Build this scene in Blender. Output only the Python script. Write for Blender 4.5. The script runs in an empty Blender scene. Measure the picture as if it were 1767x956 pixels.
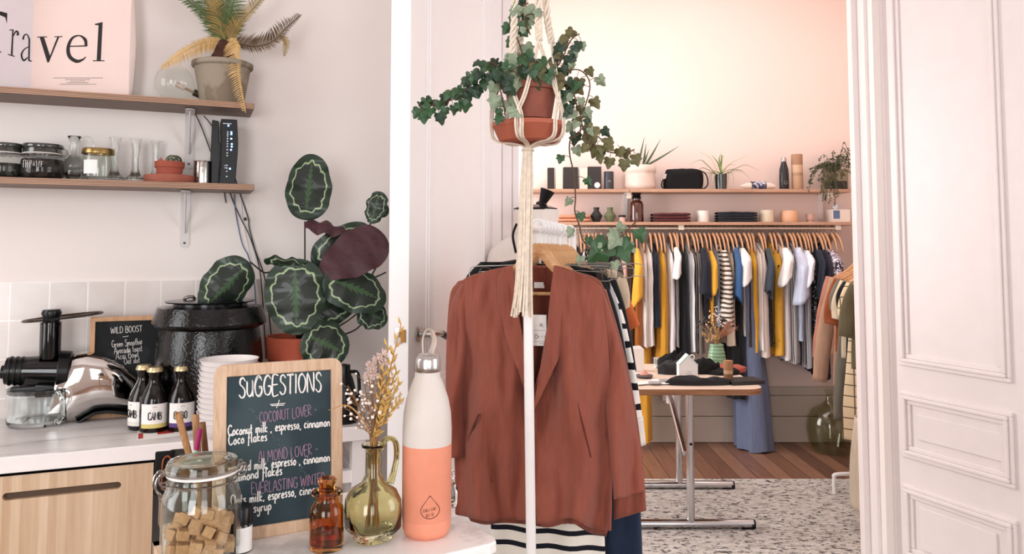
import bpy, math, random
from mathutils import Vector, Matrix, noise
R = random.Random(7)
C = bpy.context.scene.collection
scene = bpy.context.scene
# ------------------------------------------------------------ camera, light, exposure
W_PX, H_PX, F_PX, CX, CY, PITCH, CAM_Z = 1767, 956, 1350.0, 883.5, 347.0, math.radians(3.5), 1.5
cam_data = bpy.data.cameras.new('camera')
cam = bpy.data.objects.new('camera', cam_data); C.objects.link(cam)
cam.location = (0, 0, CAM_Z); cam.rotation_euler = (math.pi/2 + PITCH, 0, 0)
cam_data.sensor_width = 36; cam_data.lens = 36*F_PX/W_PX
cam_data.shift_y = -(H_PX/2 - CY)/W_PX
cam_data.clip_start = 0.05
scene.camera = cam
scene.view_settings.view_transform = 'Standard'
scene.view_settings.look = 'None'
scene.view_settings.gamma = 1
scene.view_settings.use_curve_mapping = False
scene.view_settings.exposure = 0.06
scene.cycles.use_denoising = True
scene.cycles.max_bounces = 10
scene.cycles.transparent_max_bounces = 24
scene.cycles.diffuse_bounces = 5
scene.cycles.sample_clamp_indirect = 6
scene.cycles.caustics_refractive = True
scene.cycles.caustics_reflective = False
w = bpy.data.worlds.new('sky'); scene.world = w; w.use_nodes = True
w.node_tree.nodes['Background'].inputs[0].default_value = (0.75, 0.85, 1, 1)
w.node_tree.nodes['Background'].inputs[1].default_value = 1.0

def area(name, loc, target, sx, sy, power, col=(1, 1, 1)):
    d = bpy.data.lights.new(name, 'AREA'); d.shape = 'RECTANGLE'; d.size = sx; d.size_y = sy
    d.energy = power; d.color = col
    o = bpy.data.objects.new(name, d); C.objects.link(o); o.location = loc
    o.rotation_euler = (Vector(target)-Vector(loc)).to_track_quat('-Z', 'Y').to_euler()
    return o
# daylight through the tall windows of the kitchen (behind the camera) and of the shop
area('daylight_back_window', (-0.9, -2.35, 1.75), (-0.7, 2, 1.3), 1.3, 2.2, 75, (.98, .99, 1))
area('added_left_light', (-3.36, .55, 1.9), (-.5, 1.9, 1.2), 1.5, 2.2, 46, (1, .99, .98))  # added light from the unseen left, gives the jacket folds side-shading
area('daylight_back_window', (1.5, -2.35, 1.75), (1.2, 2, 1.3), 1.3, 2.2, 38, (.98, .99, 1))
area('daylight_side_window', (3.1, 0.6, 1.8), (0, 1.6, 1.3), 1.5, 2.2, 38, (.98, .99, 1))
area('daylight_shop_window', (-1.45, 4.9, 1.75), (1.5, 5.0, 1.3), 1.2, 2.0, 68, (1, .99, .98))
area('shop_ceiling_lamp', (.9, 4.6, 3.85), (.9, 4.8, 0), 2.4, 1.4, 41, (1, .94, .915))
area('shop_wall_lamp', (-.05, 5.95, 2.55), (.3, 6.2, 2.1), .25, .12, .5, (1, .70, .5))

# ------------------------------------------------------------ picture measurements -> places
def ray(px, py):
    u, v = (px-CX)/F_PX, (CY-py)/F_PX
    return Vector((u, math.cos(PITCH)-v*math.sin(PITCH), math.sin(PITCH)+v*math.cos(PITCH)))
CAM = Vector((0, 0, CAM_Z))
def P(px, py, Y):
    d = ray(px, py); return CAM + d*(Y/d.y)
def PZ(px, py, z):
    d = ray(px, py); return CAM + d*((z-CAM_Z)/d.z)
def PPL(px, py, p0, n):
    d = ray(px, py); n = Vector(n); return CAM + d*((Vector(p0)-CAM).dot(n)/d.dot(n))
KA = Vector((-1.812, 2.77, 0)); KB = Vector((-.533, 3.30, 0))
KD = (KB-KA).normalized(); KN = Vector((KD.y, -KD.x, 0))      # along the kitchen wall, out of it
KR = math.atan2(KD.y, KD.x)
def K(s, d, z): 
    p = KA + KD*s + KN*d; return Vector((p.x, p.y, z))
def PK(px, py, d): return PPL(px, py, KA+KN*d, KN)
def KS(p): return (Vector((p[0], p[1], 0))-KA).dot(KD)

# ------------------------------------------------------------ mesh helpers
def lerp(a, b, t): return a+(b-a)*t
def smooth(t): t = max(0, min(1, t)); return t*t*(3-2*t)
def interp(tab, t):
    if t <= tab[0][0]: return tab[0][1]
    for (a, x), (b, y) in zip(tab, tab[1:]):
        if t <= b: return x+(y-x)*(t-a)/(b-a) if b > a else y
    return tab[-1][1]
def crom(pts, k=6):
    pts = [Vector(p) for p in pts]
    if len(pts) < 3: return pts
    out = []
    for i in range(len(pts)-1):
        p0 = pts[i-1] if i else pts[0]*2-pts[1]
        p1, p2 = pts[i], pts[i+1]
        p3 = pts[i+2] if i+2 < len(pts) else pts[-1]*2-pts[-2]
        for j in range(k):
            t = j/k
            out.append(.5*((2*p1)+(p2-p0)*t+(2*p0-5*p1+4*p2-p3)*t*t+(3*p1-p0-3*p2+p3)*t**3))
    return out+[pts[-1]]
class MB:
    def __init__(s): s.v = []; s.f = []; s.m = []; s.uv = {}
    def add(s, vs, fs, m=0, uvs=None):
        o = len(s.v); s.v += [tuple(v) for v in vs]
        s.f += [tuple(i+o for i in f) for f in fs]; s.m += [m]*len(fs)
        if uvs:
            for i, u in enumerate(uvs): s.uv[o+i] = u
        return s
    def box(s, c, size, rz=0, m=0, M4=None):
        x, y, z = [q/2 for q in size]; cz, sz = math.cos(rz), math.sin(rz); vs = []
        for dz in (-z, z):
            for dx, dy in ((-x, -y), (x, -y), (x, y), (-x, y)):
                v = Vector((c[0]+dx*cz-dy*sz, c[1]+dx*sz+dy*cz, c[2]+dz))
                vs.append(M4 @ v if M4 else v)
        return s.add(vs, [(3, 2, 1, 0), (4, 5, 6, 7), (0, 1, 5, 4), (1, 2, 6, 5), (2, 3, 7, 6), (3, 0, 4, 7)], m)
    def tube(s, pts, r, n=8, m=0, flat=1.0, up=None, cap=True):
        pts = [Vector(p) for p in pts]; k = len(pts)
        rs = r if isinstance(r, (list, tuple)) else [r]*k
        if len(rs) != k: rs = [interp([(i/(len(rs)-1), q) for i, q in enumerate(rs)], j/(k-1)) for j in range(k)]
        vs = []; nrm = None
        for i, p in enumerate(pts):
            t = (pts[min(i+1, k-1)]-pts[max(i-1, 0)])
            t = t.normalized() if t.length > 1e-9 else Vector((0, 0, 1))
            if nrm is None:
                a = Vector(up) if up else (Vector((0, 0, 1)) if abs(t.z) < .9 else Vector((1, 0, 0)))
                nrm = (a-t*a.dot(t)).normalized()
            else:
                nrm = nrm-t*nrm.dot(t)
                nrm = nrm.normalized() if nrm.length > 1e-6 else t.orthogonal().normalized()
            b = t.cross(nrm)
            for j in range(n):
                a = 2*math.pi*j/n
                vs.append(p+(nrm*math.cos(a)*flat+b*math.sin(a))*rs[i])
        fs = [(i*n+j, i*n+(j+1) % n, (i+1)*n+(j+1) % n, (i+1)*n+j) for i in range(k-1) for j in range(n)]
        if cap: fs += [tuple(range(n-1, -1, -1)), tuple(range((k-1)*n, k*n))]
        return s.add(vs, fs, m)
    def lathe(s, prof, n=32, c=(0, 0, 0), m=0, fn=None, M4=None):
        vs = []; idx = []
        for r, z in prof:
            if abs(r) < 1e-6:
                v = Vector((c[0], c[1], c[2]+z)); vs.append(M4 @ v if M4 else v); idx.append([len(vs)-1]*n)
            else:
                row = []
                for j in range(n):
                    a = 2*math.pi*j/n; rr = r*(fn(a, z) if fn else 1)
                    v = Vector((c[0]+rr*math.cos(a), c[1]+rr*math.sin(a), c[2]+z))
                    vs.append(M4 @ v if M4 else v); row.append(len(vs)-1)
                idx.append(row)
        fs = []
        for a, b in zip(idx, idx[1:]):
            for j in range(n):
                q = []
                for x in (a[j], a[(j+1) % n], b[(j+1) % n], b[j]):
                    if x not in q: q.append(x)
                if len(q) > 2: fs.append(tuple(q))
        return s.add(vs, fs, m)
    def sheet(s, fn, nu, nv, m=0, closed=False, uvf=None):
        vs = []; uvs = []
        for j in range(nv+1):
            for i in range(nu if closed else nu+1):
                u, v = i/nu, j/nv
                vs.append(fn(u, v)); uvs.append(uvf(u, v) if uvf else (u, v))
        w_ = nu if closed else nu+1
        fs = []
        for j in range(nv):
            for i in range(nu):
                i2 = (i+1) % w_
                fs.append((j*w_+i, j*w_+i2, (j+1)*w_+i2, (j+1)*w_+i))
        return s.add(vs, fs, m, uvs)
    def prism(s, poly, t, M4=None, m=0):
        n = len(poly); M4 = M4 or Matrix()
        vs = [M4 @ Vector((x, 0, z)) for x, z in poly]+[M4 @ Vector((x, t, z)) for x, z in poly]
        fs = [tuple(range(n)), tuple(range(2*n-1, n-1, -1))]+[(i, i+n, (i+1) % n+n, (i+1) % n) for i in range(n)]
        return s.add(vs, fs, m)
    def ball(s, c, r, n=10, m=0, sq=(1, 1, 1)):
        k = max(4, n//2)
        prof = [(r*math.sin(math.pi*i/k)*sq[0], -r*math.cos(math.pi*i/k)*sq[2]) for i in range(k+1)]
        prof[0] = (0, prof[0][1]); prof[-1] = (0, prof[-1][1])
        return s.lathe(prof, n, c, m)
    def build(s, name, mats, parent=None, loc=None, rz=0, sm=True, bevel=0, solid=0, ang=40, sub=0):
        me = bpy.data.meshes.new(name); me.from_pydata(s.v, [], s.f)
        for mt in (mats if isinstance(mats, (list, tuple)) else [mats]): me.materials.append(mt)
        me.polygons.foreach_set('material_index', s.m)
        if s.uv:
            l = me.uv_layers.new(name='UVMap')
            for lp in me.loops: l.data[lp.index].uv = s.uv.get(lp.vertex_index, (0, 0))
        if sm:
            me.polygons.foreach_set('use_smooth', [True]*len(me.polygons))
            try: me.set_sharp_from_angle(angle=math.radians(ang))
            except Exception: pass
        me.update()
        o = bpy.data.objects.new(name, me); C.objects.link(o)
        if loc is not None: o.location = loc
        o.rotation_euler.z = rz
        if parent: o.parent = parent
        if bevel:
            b = o.modifiers.new('bevel', 'BEVEL'); b.width = bevel; b.segments = 2; b.limit_method = 'ANGLE'; b.angle_limit = math.radians(40)
        if solid:
            b = o.modifiers.new('solid', 'SOLIDIFY'); b.thickness = solid; b.offset = 0
        if sub:
            b = o.modifiers.new('sub', 'SUBSURF'); b.levels = sub; b.render_levels = sub
        return o
def tag(o, label, cat=None, group=None, kind=None):
    o['label'] = label
    if cat: o['category'] = cat
    if group: o['group'] = group
    if kind: o['kind'] = kind
    return o
def thing(name, label, cat, loc=(0, 0, 0), rz=0, group=None):
    o = bpy.data.objects.new(name, None); C.objects.link(o); o.empty_display_size = .05
    o.location = loc; o.rotation_euler.z = rz
    return tag(o, label, cat, group)
def struct(o, label): o['label'] = label; o['kind'] = 'structure'; return o
def dup(root, loc, rz=None, label=None, group=None):
    def cp(o, par):
        c = o.copy(); C.objects.link(c); c.parent = par
        for ch in list(o.children): cp(ch, c)
        return c
    r = cp(root, None); r.location = loc
    if rz is not None: r.rotation_euler.z = rz
    if label: r['label'] = label
    if group: r['group'] = group
    return r

# ------------------------------------------------------------ materials
def lin(c):
    return tuple((x/255/12.92 if x/255 <= .04045 else ((x/255+.055)/1.055)**2.4) for x in c[:3])+(1,)
_mc = {}
class G:                                            # tiny node-graph helper
    def __init__(s, name):
        s.mat = bpy.data.materials.new(name); s.mat.use_nodes = True
        s.t = s.mat.node_tree; s.b = s.t.nodes['Principled BSDF']; s.out = s.t.nodes['Material Output']
    def n(s, typ, **kw):
        x = s.t.nodes.new(typ)
        for k, v in kw.items(): setattr(x, k, v)
        return x
    def link(s, a, b): s.t.links.new(a, b)
    def put(s, inp, v):
        if hasattr(v, 'is_output'): s.link(v, inp)
        else: inp.default_value = v
    def math(s, op, a, b=0.0, c=None, clamp=False):
        x = s.n('ShaderNodeMath', operation=op, use_clamp=clamp)
        s.put(x.inputs[0], a); s.put(x.inputs[1], b)
        if c is not None: s.put(x.inputs[2], c)
        return x.outputs[0]
    def mix(s, fac, a, b, mode='MIX'):
        x = s.n('ShaderNodeMix', data_type='RGBA', blend_type=mode)
        s.put(x.inputs[0], fac); s.put(x.inputs[6], a); s.put(x.inputs[7], b); return x.outputs[2]
    def coord(s, kind='Object', scale=(1, 1, 1), rot=(0, 0, 0)):
        tc = s.n('ShaderNodeTexCoord'); mp = s.n('ShaderNodeMapping')
        mp.inputs['Scale'].default_value = scale; mp.inputs['Rotation'].default_value = rot
        s.link(tc.outputs[kind], mp.inputs[0]); return mp.outputs[0]
    def noise(s, co, scale, detail=4, rough=.55):
        x = s.n('ShaderNodeTexNoise'); s.link(co, x.inputs['Vector'])
        x.inputs['Scale'].default_value = scale; x.inputs['Detail'].default_value = detail; x.inputs['Roughness'].default_value = rough
        return x.outputs[0]
    def ramp(s, fac, stops):
        x = s.n('ShaderNodeValToRGB'); s.put(x.inputs[0], fac)
        e = x.color_ramp.elements
        while len(e) < len(stops): e.new(.5)
        for q, (p, c) in zip(e, stops): q.position = p; q.color = c
        return x.outputs[0]
    def bump(s, h, strength, dist=.002):
        x = s.n('ShaderNodeBump'); s.link(h, x.inputs['Height']); x.inputs['Strength'].default_value = strength
        x.inputs['Distance'].default_value = dist; s.link(x.outputs[0], s.b.inputs['Normal'])
    def col(s, c): s.put(s.b.inputs['Base Color'], c)
    def sep(s, co):
        x = s.n('ShaderNodeSeparateXYZ'); s.link(co, x.inputs[0]); return x.outputs
def M(name, col, rough=.5, metal=0, var=.08, scale=12, bump=0, bscale=80, stretch=(1, 1, 1), spec=.5, sheen=0, coat=0):
    if name in _mc: return _mc[name]
    g = G(name); c = lin(col); co = g.coord('Object', stretch)
    d = tuple(x*(1-var) for x in c[:3])+(1,); e = tuple(min(1, x*(1+var)) for x in c[:3])+(1,)
    g.col(g.ramp(g.noise(co, scale), [(.3, d), (.7, e)]))
    g.b.inputs['Roughness'].default_value = rough; g.b.inputs['Metallic'].default_value = metal
    g.b.inputs['Specular IOR Level'].default_value = spec
    if sheen: g.b.inputs['Sheen Weight'].default_value = sheen
    if coat: g.b.inputs['Coat Weight'].default_value = coat; g.b.inputs['Coat Roughness'].default_value = .08
    if bump: g.bump(g.noise(co, bscale, 6), bump)
    _mc[name] = g.mat; return g.mat
def fabric(name, col, var=.12, fold=(60, 60, 6)):
    if name in _mc: return _mc[name]
    g = G(name); c = lin(col); co = g.coord('Object')
    d = tuple(x*(1-var) for x in c[:3])+(1,); e = tuple(min(1, x*(1+var)) for x in c[:3])+(1,)
    st = g.coord('Object', fold)
    g.col(g.ramp(g.noise(st, 1.2, 5, .6), [(.3, d), (.72, e)]))
    g.b.inputs['Roughness'].default_value = .9; g.b.inputs['Specular IOR Level'].default_value = .15
    g.b.inputs['Sheen Weight'].default_value = .15
    wv = g.noise(g.coord('Object', (900, 900, 500)), 1, 2)
    g.bump(g.math('ADD', wv, g.noise(co, 18, 5)), .35, .003)
    _mc[name] = g.mat; return g.mat
def stripes(name, a, b, axis, freq, duty=.5, rough=.85, warp=.15):
    if name in _mc: return _mc[name]
    g = G(name); co = g.coord('Object'); x = g.sep(co)['XYZ'.index(axis)]
    x = g.math('ADD', g.math('MULTIPLY', x, freq), g.math('MULTIPLY', g.noise(co, 6), warp*3))
    fr = g.math('FRACT', x); f = g.math('GREATER_THAN', fr, duty)
    g.col(g.mix(f, lin(a), lin(b))); g.b.inputs['Roughness'].default_value = rough
    g.b.inputs['Specular IOR Level'].default_value = .15
    _mc[name] = g.mat; return g.mat
def speckle(name, a, b, scale, th, rough=.9, stretch=(1, 1, 1), c=None):
    if name in _mc: return _mc[name]
    g = G(name); co = g.coord('Object', stretch)
    f = g.ramp(g.noise(co, scale, 3), [(th-.03, (0, 0, 0, 1)), (th+.03, (1, 1, 1, 1))])
    o = g.mix(f, lin(a), lin(b))
    if c:
        f2 = g.ramp(g.noise(co, scale*1.7, 2), [(th+.02, (0, 0, 0, 1)), (th+.07, (1, 1, 1, 1))])
        o = g.mix(f2, o, lin(c))
    g.col(o); g.b.inputs['Roughness'].default_value = rough; g.b.inputs['Specular IOR Level'].default_value = .2
    _mc[name] = g.mat; return g.mat
def wood(name, a, b, scale=6, grain=(1, 14, 14), rough=.5, bump=.1):
    if name in _mc: return _mc[name]
    g = G(name); co = g.coord('Object', grain)
    n1 = g.noise(co, scale, 6, .6); n2 = g.noise(co, scale*4, 3)
    f = g.math('ADD', g.math('MULTIPLY', n1, .7), g.math('MULTIPLY', n2, .3))
    g.col(g.ramp(f, [(.35, lin(a)), (.62, lin(b))])); g.b.inputs['Roughness'].default_value = rough
    g.bump(f, bump, .001); _mc[name] = g.mat; return g.mat
def glass(name, tint=(255, 255, 255), rough=.0, edge=.55):
    """clear glass wall: part mirror, part see-through, the tint of the glass itself"""
    if name in _mc: return _mc[name]
    g = G(name); t = g.n('ShaderNodeBsdfTransparent'); t.inputs[0].default_value = lin(tint)
    gl = g.n('ShaderNodeBsdfGlossy'); gl.inputs['Roughness'].default_value = .02+rough
    gl.inputs[0].default_value = (1, 1, 1, 1)
    ge = g.n('ShaderNodeNewGeometry'); dt = g.n('ShaderNodeVectorMath', operation='DOT_PRODUCT')
    g.link(ge.outputs['Normal'], dt.inputs[0]); g.link(ge.outputs['Incoming'], dt.inputs[1])
    fz = g.math('POWER', g.math('SUBTRACT', 1.0, g.math('ABSOLUTE', dt.outputs['Value'])), 4.0)
    mx = g.n('ShaderNodeMixShader'); g.link(g.math('ADD', g.math('MULTIPLY', fz, edge), .035, clamp=True), mx.inputs[0])
    g.link(t.outputs[0], mx.inputs[1]); g.link(gl.outputs[0], mx.inputs[2])
    g.link(mx.outputs[0], g.out.inputs[0]); g.t.nodes.remove(g.b)
    _mc[name] = g.mat; return g.mat
def refract(name, tint, ior=1.45, rough=0.0):
    if name in _mc: return _mc[name]
    g = G(name); g.b.inputs['Base Color'].default_value = lin(tint); g.b.inputs['Transmission Weight'].default_value = 1
    g.b.inputs['IOR'].default_value = ior; g.b.inputs['Roughness'].default_value = rough
    _mc[name] = g.mat; return g.mat
def emit(name, col, s):
    if name in _mc: return _mc[name]
    g = G(name); g.b.inputs['Base Color'].default_value = (0, 0, 0, 1)
    g.b.inputs['Emission Color'].default_value = lin(col); g.b.inputs['Emission Strength'].default_value = s
    _mc[name] = g.mat; return g.mat

WHITE = M('white_paint', (236, 230, 228), .45, var=.02)
DOORW = M('door_paint', (232, 222, 220), .4, var=.02, bump=.03, bscale=30)
CHROME = M('chrome', (215, 215, 215), .08, 1, var=.02)
STEEL = M('brushed_steel', (190, 188, 185), .28, 1, var=.06, scale=40, stretch=(1, 1, .02))
BLACKP = M('black_plastic', (12, 12, 13), .28, var=.1, spec=.3)
BLACKM = M('black_matte', (20, 20, 21), .75, var=.15, spec=.2)
TERRA = M('terracotta', (156, 88, 70), .8, var=.1, scale=20, bump=.15)
SOIL = M('soil', (42, 30, 22), .95, var=.4, scale=90, bump=.8)
CLEAR = glass('clear_glass', (250, 252, 250))
PALEWOOD = wood('pale_wood', (198, 168, 136), (220, 194, 164), 5, (14, 14, 1.2))
PLY = wood('shelf_wood', (98, 76, 64), (132, 106, 90), 5, (1, 16, 16))
PAPER = M('white_paper', (238, 234, 230), .8, var=.02)
INK = M('black_ink', (28, 22, 20), .7)
# ============================================================ THE SETTING
CEIL = 3.95; FARY = 6.2; DY = 3.42
g = G('painted_wall'); co = g.coord('Object')
g.col(g.ramp(g.noise(co, 1.2, 3), [(.3, lin((232, 223, 218))), (.7, lin((238, 230, 225)))]))
g.b.inputs['Roughness'].default_value = .85; g.bump(g.noise(co, 220, 4), .12, .001); WALLM = g.mat
g = G('pink_wall'); co = g.coord('Object')
g.col(g.ramp(g.noise(co, 1.2, 3), [(.3, lin((236, 215, 206))), (.7, lin((240, 220, 212)))]))
g.b.inputs['Roughness'].default_value = .85; g.bump(g.noise(co, 220, 4), .1, .001); PINKM = g.mat
# wooden plank floor, boards running away from the doorway
g = G('plank_floor'); co = g.coord('Object'); sx = g.sep(co)
bx = g.math('MULTIPLY', sx[0], 1/.115); fr = g.math('FRACT', bx); idb = g.math('FLOOR', bx)
wn = g.n('ShaderNodeTexWhiteNoise', noise_dimensions='1D'); g.link(idb, wn.inputs['W'])
gr = g.noise(g.coord('Object', (30, 2.2, 1)), 2, 5)
f = g.math('ADD', g.math('MULTIPLY', wn.outputs[0], .45), g.math('MULTIPLY', gr, .55))
base = g.ramp(f, [(.2, lin((96, 64, 50))), (.5, lin((128, 90, 70))), (.8, lin((154, 114, 90)))])
gap = g.math('LESS_THAN', fr, .035)
g.col(g.mix(gap, base, lin((38, 24, 18)))); g.b.inputs['Roughness'].default_value = .42
FLOORM = g.mat
def slab(name, x0, x1, y0, y1, z0, z1, mat, label):
    m = MB().box(((x0+x1)/2, (y0+y1)/2, (z0+z1)/2), (x1-x0, y1-y0, z1-z0)); return struct(m.build(name, mat, sm=False), label)
slab('floor', -3.6, 3.6, -2.7, 6.4, -.1, 0, FLOORM, 'brown wooden plank floor')
slab('ceiling', -3.6, 3.6, -2.7, 6.4, CEIL, CEIL+.1, WHITE, 'white painted ceiling')
slab('wall_far', -1.7, 2.9, FARY, FARY+.12, 0, CEIL, PINKM, 'pale pink painted far wall of the shop')
slab('wall_shop_right', 2.74, 2.86, 3.6, FARY, 0, CEIL, PINKM, 'pale pink side wall of the shop')
m = MB()
for (y0, y1, z0, z1) in ((3.6, 4.3, 0, CEIL), (5.5, FARY, 0, CEIL), (4.3, 5.5, 0, .75), (4.3, 5.5, 2.75, CEIL)):
    m.box((-1.6, (y0+y1)/2, (z0+z1)/2), (.14, y1-y0, z1-z0))
struct(m.build('wall_shop_left', PINKM, sm=False), 'pale side wall of the shop with a window')
m = MB()
for (x0, x1, z0, z1) in ((-3.6, -1.55, 0, CEIL), (-.25, .85, 0, CEIL), (2.15, 3.6, 0, CEIL), (-1.55, -.25, 0, .65), (.85, 2.15, 0, .65), (-1.55, -.25, 2.85, CEIL), (.85, 2.15, 2.85, CEIL)):
    m.box(((x0+x1)/2, -2.5, (z0+z1)/2), (x1-x0, .14, z1-z0))
struct(m.build('wall_back', WALLM, sm=False), 'white wall with two tall windows')
m = MB()
for cx in (-.9, 1.5):
    for z in (.68, 1.9, 2.82): m.box((cx, -2.5, z), (1.3, .06, .07))
    for x in (-.62, 0, .62): m.box((cx+x, -2.5, 1.75), (.07, .06, 2.2))
struct(m.build('window_1', WHITE, sm=False), 'white window frames')
m = MB()
for (y0, y1, z0, z1) in ((-2.5, -.2, 0, CEIL), (1.4, 3.4, 0, CEIL), (-.2, 1.4, 0, .7), (-.2, 1.4, 2.9, CEIL)):
    m.box((3.25, (y0+y1)/2, (z0+z1)/2), (.14, y1-y0, z1-z0))
struct(m.build('wall_right', WALLM, sm=False), 'white side wall with a window')
m = MB()
for (y0, y1, z0, z1) in ((-2.6, -.25, 0, CEIL), (1.35, 2.6, 0, CEIL), (-.25, 1.35, 0, .75), (-.25, 1.35, 3.05, CEIL)):  # opening cut for the added left light
    m.box((-3.49, (y0+y1)/2, (z0+z1)/2), (.12, y1-y0, z1-z0))
struct(m.build('wall_left', WALLM, sm=False), 'white side wall of the kitchen with an opening for added light')
# kitchen wall (angled), from far left to the doorway pier
m = MB(); a = K(-2.1, 0, 0); b = K(1.62, 0, 0); q = -KN*.14
vs = []
for z in (0, CEIL):
    for p in (a, b, b+q, a+q): vs.append((p.x, p.y, z))
m.add(vs, [(3, 2, 1, 0), (4, 5, 6, 7), (0, 1, 5, 4), (1, 2, 6, 5), (2, 3, 7, 6), (3, 0, 4, 7)])
struct(m.build('wall_kitchen', WALLM, sm=False), 'pinkish white kitchen wall behind the shelves')
# doorway wall: two piers and a lintel
OL, OR = -.075, 1.60
m = MB(); m.box(((-.56+OL)/2, DY+.09, CEIL/2), (OL+.56, .18, CEIL)); struct(m.build('wall_doorway_left', WALLM, sm=False), 'white wall pier left of the double door')
m = MB(); m.box(((OR+3.3)/2, DY+.09, CEIL/2), (3.3-OR, .18, CEIL)); struct(m.build('wall_doorway_right', WALLM, sm=False), 'white wall pier right of the double door')
slab('wall_doorway_top', OL, OR, DY, DY+.18, 2.85, CEIL, WALLM, 'white wall above the double door')
# moulded casings at each side of the opening
m = MB()
for x0, x1, y, t in ((-.11, -.045, DY-.03, .24), (-.045, .0, DY+.0, .20), (.0, .03, DY+.03, .15)):
    m.box(((x0+x1)/2, y+t/2, 1.42), (x1-x0, t, 2.84))
struct(m.build('trim_1', DOORW, sm=False, bevel=.004), 'white moulded door frame on the left of the opening')
m = MB()
xa = P(1479, 430, DY+.12).x
for x0, x1, y, t in ((xa, xa+.03, DY+.12, .05), (xa+.026, xa+.052, DY+.05, .12), (xa+.05, xa+.075, DY+.02, .15), (xa+.073, xa+.12, DY-.01, .18), (xa+.115, xa+.15, DY-.03, .2)):
    m.box(((x0+x1)/2, y+t/2, 1.42), (x1-x0, t, 2.84))
struct(m.build('trim_2', DOORW, sm=False, bevel=.006), 'white moulded door frame on the right of the opening')
# far baseboard: three boards high
SKIRT = M('skirting_paint', (196, 184, 172), .5, var=.03)
m = MB()
for z0, z1, t in ((0, .20, .030), (.20, .36, .024), (.36, .43, .016)):
    m.box((.55, FARY-t/2, (z0+z1)/2), (4.2, t, z1-z0-.004))
struct(m.build('baseboard_far', SKIRT, sm=False, bevel=.004), 'tall taupe panelled baseboard along the far wall')
m = MB().box((2.725, 4.9, .1), (.03, 2.5, .2)); struct(m.build('baseboard_right', SKIRT, sm=False, bevel=.004), 'taupe baseboard along the shop side wall')
# tiles behind the worktop
CZ = .905
g = G('glazed_tile'); uvn = g.n('ShaderNodeUVMap'); br = g.n('ShaderNodeTexBrick')
br.offset = 0.0; br.squash = 1; g.link(uvn.outputs[0], br.inputs['Vector'])
br.inputs['Scale'].default_value = 1; br.inputs['Brick Width'].default_value = 1; br.inputs['Row Height'].default_value = 1
br.inputs['Mortar Size'].default_value = .022; br.inputs['Mortar Smooth'].default_value = .2; br.inputs['Bias'].default_value = 0
br.inputs['Color1'].default_value = lin((222, 212, 206)); br.inputs['Color2'].default_value = lin((206, 196, 190)); br.inputs['Mortar'].default_value = lin((240, 234, 230))
g.col(g.mix(.18, br.outputs[0], g.ramp(g.noise(g.coord('Object'), 9), [(.3, lin((190, 178, 172))), (.7, lin((240, 232, 228)))])))
g.b.inputs['Roughness'].default_value = .22; g.bump(g.math('ADD', g.noise(g.coord('Object'), 14, 2), g.math('MULTIPLY', br.outputs[1], -1.0)), .25, .003)
TH = .1215
s0 = KS(PK(17, 520, .008)); topz = PK(100, 486, .008).z
def tilef(u, v):
    s = lerp(-1.6, 1.2, u); return K(s, .010, lerp(CZ-.03, topz, v))
m = MB().sheet(tilef, 2, 2, uvf=lambda u, v: ((lerp(-1.6, 1.2, u)-s0)/TH+20, (lerp(CZ-.03, topz, v)-topz)/.135+20))
m.sheet(lambda u, v: K(lerp(-1.6, 1.2, u), lerp(.010, 0, v), topz), 2, 1)
struct(m.build('wall_tiles', g.mat, sm=False), 'pale glazed square tiles behind the worktop')

# ------------------------------------------------------------ double door
def moulding(mb, x0, x1, z0, z1, y, w=.05, h=.018, s=-1):
    """stepped picture-frame moulding on the plane y (proud towards s)"""
    for k, (i0, i1, hh) in enumerate(((0, .32, .6), (.32, .62, 1), (.62, 1, .45))):
        a, b = w*i0, w*i1; yy = y+s*h*hh/2
        mb.box(((x0+x1)/2, yy, z1-(a+b)/2), (x1-x0-2*a, h*hh, b-a)); mb.box(((x0+x1)/2, yy, z0+(a+b)/2), (x1-x0-2*a, h*hh, b-a))
        mb.box((x0+(a+b)/2, yy, (z0+z1)/2), (b-a, h*hh, z1-z0-2*b)); mb.box((x1-(a+b)/2, yy, (z0+z1)/2), (b-a, h*hh, z1-z0-2*b))
# right leaf, swung towards the viewer
h0 = P(1541, 430, DY-.06); hx, hy = h0.x, h0.y
dv = Vector((.4, -1, 0)).normalized(); nr = Vector((-dv.y*-1, dv.x*-1, 0))
ra = math.atan2(dv.y, dv.x)
fn = Vector((dv.y, -dv.x, 0))      # faces the viewer/left side
def leaf_local(px, py):
    p = PPL(px, py, Vector((hx, hy, 0)), fn); return (p-Vector((hx, hy, 0))).dot(dv), p.z
LW = .86
d2 = thing('door_2', 'white panelled right leaf of the double door standing open', 'door', (hx, hy, 0), ra); d2['kind'] = 'structure'
m = MB().box((LW/2, .022, 1.42), (LW, .044, 2.80))
x0, _ = leaf_local(1553, 625); x1, zb = leaf_local(1747, 657)
moulding(m, x0, x1, leaf_local(1553, 629)[1], 2.62, 0)
z0 = leaf_local(1560, 787)[1]; z1 = leaf_local(1557, 674)[1]
moulding(m, x0, x1, z0, z1, 0)
i0, iz1 = leaf_local(1584, 714); i1, iz0 = leaf_local(1735, 798)
m.box(((i0+i1)/2, -.004, (iz0+iz1)/2), (i1-i0, .008, iz1-iz0))
z1 = leaf_local(1563, 835)[1]; moulding(m, x0, x1, .22, z1, 0)
m.box(((x0+x1)/2, -.004, (.28+z1-.07)/2), (x1-x0-.16, .008, z1-.07-.28))
m.build('leaf_panel', DOORW, d2, bevel=.003, sm=False)
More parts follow.
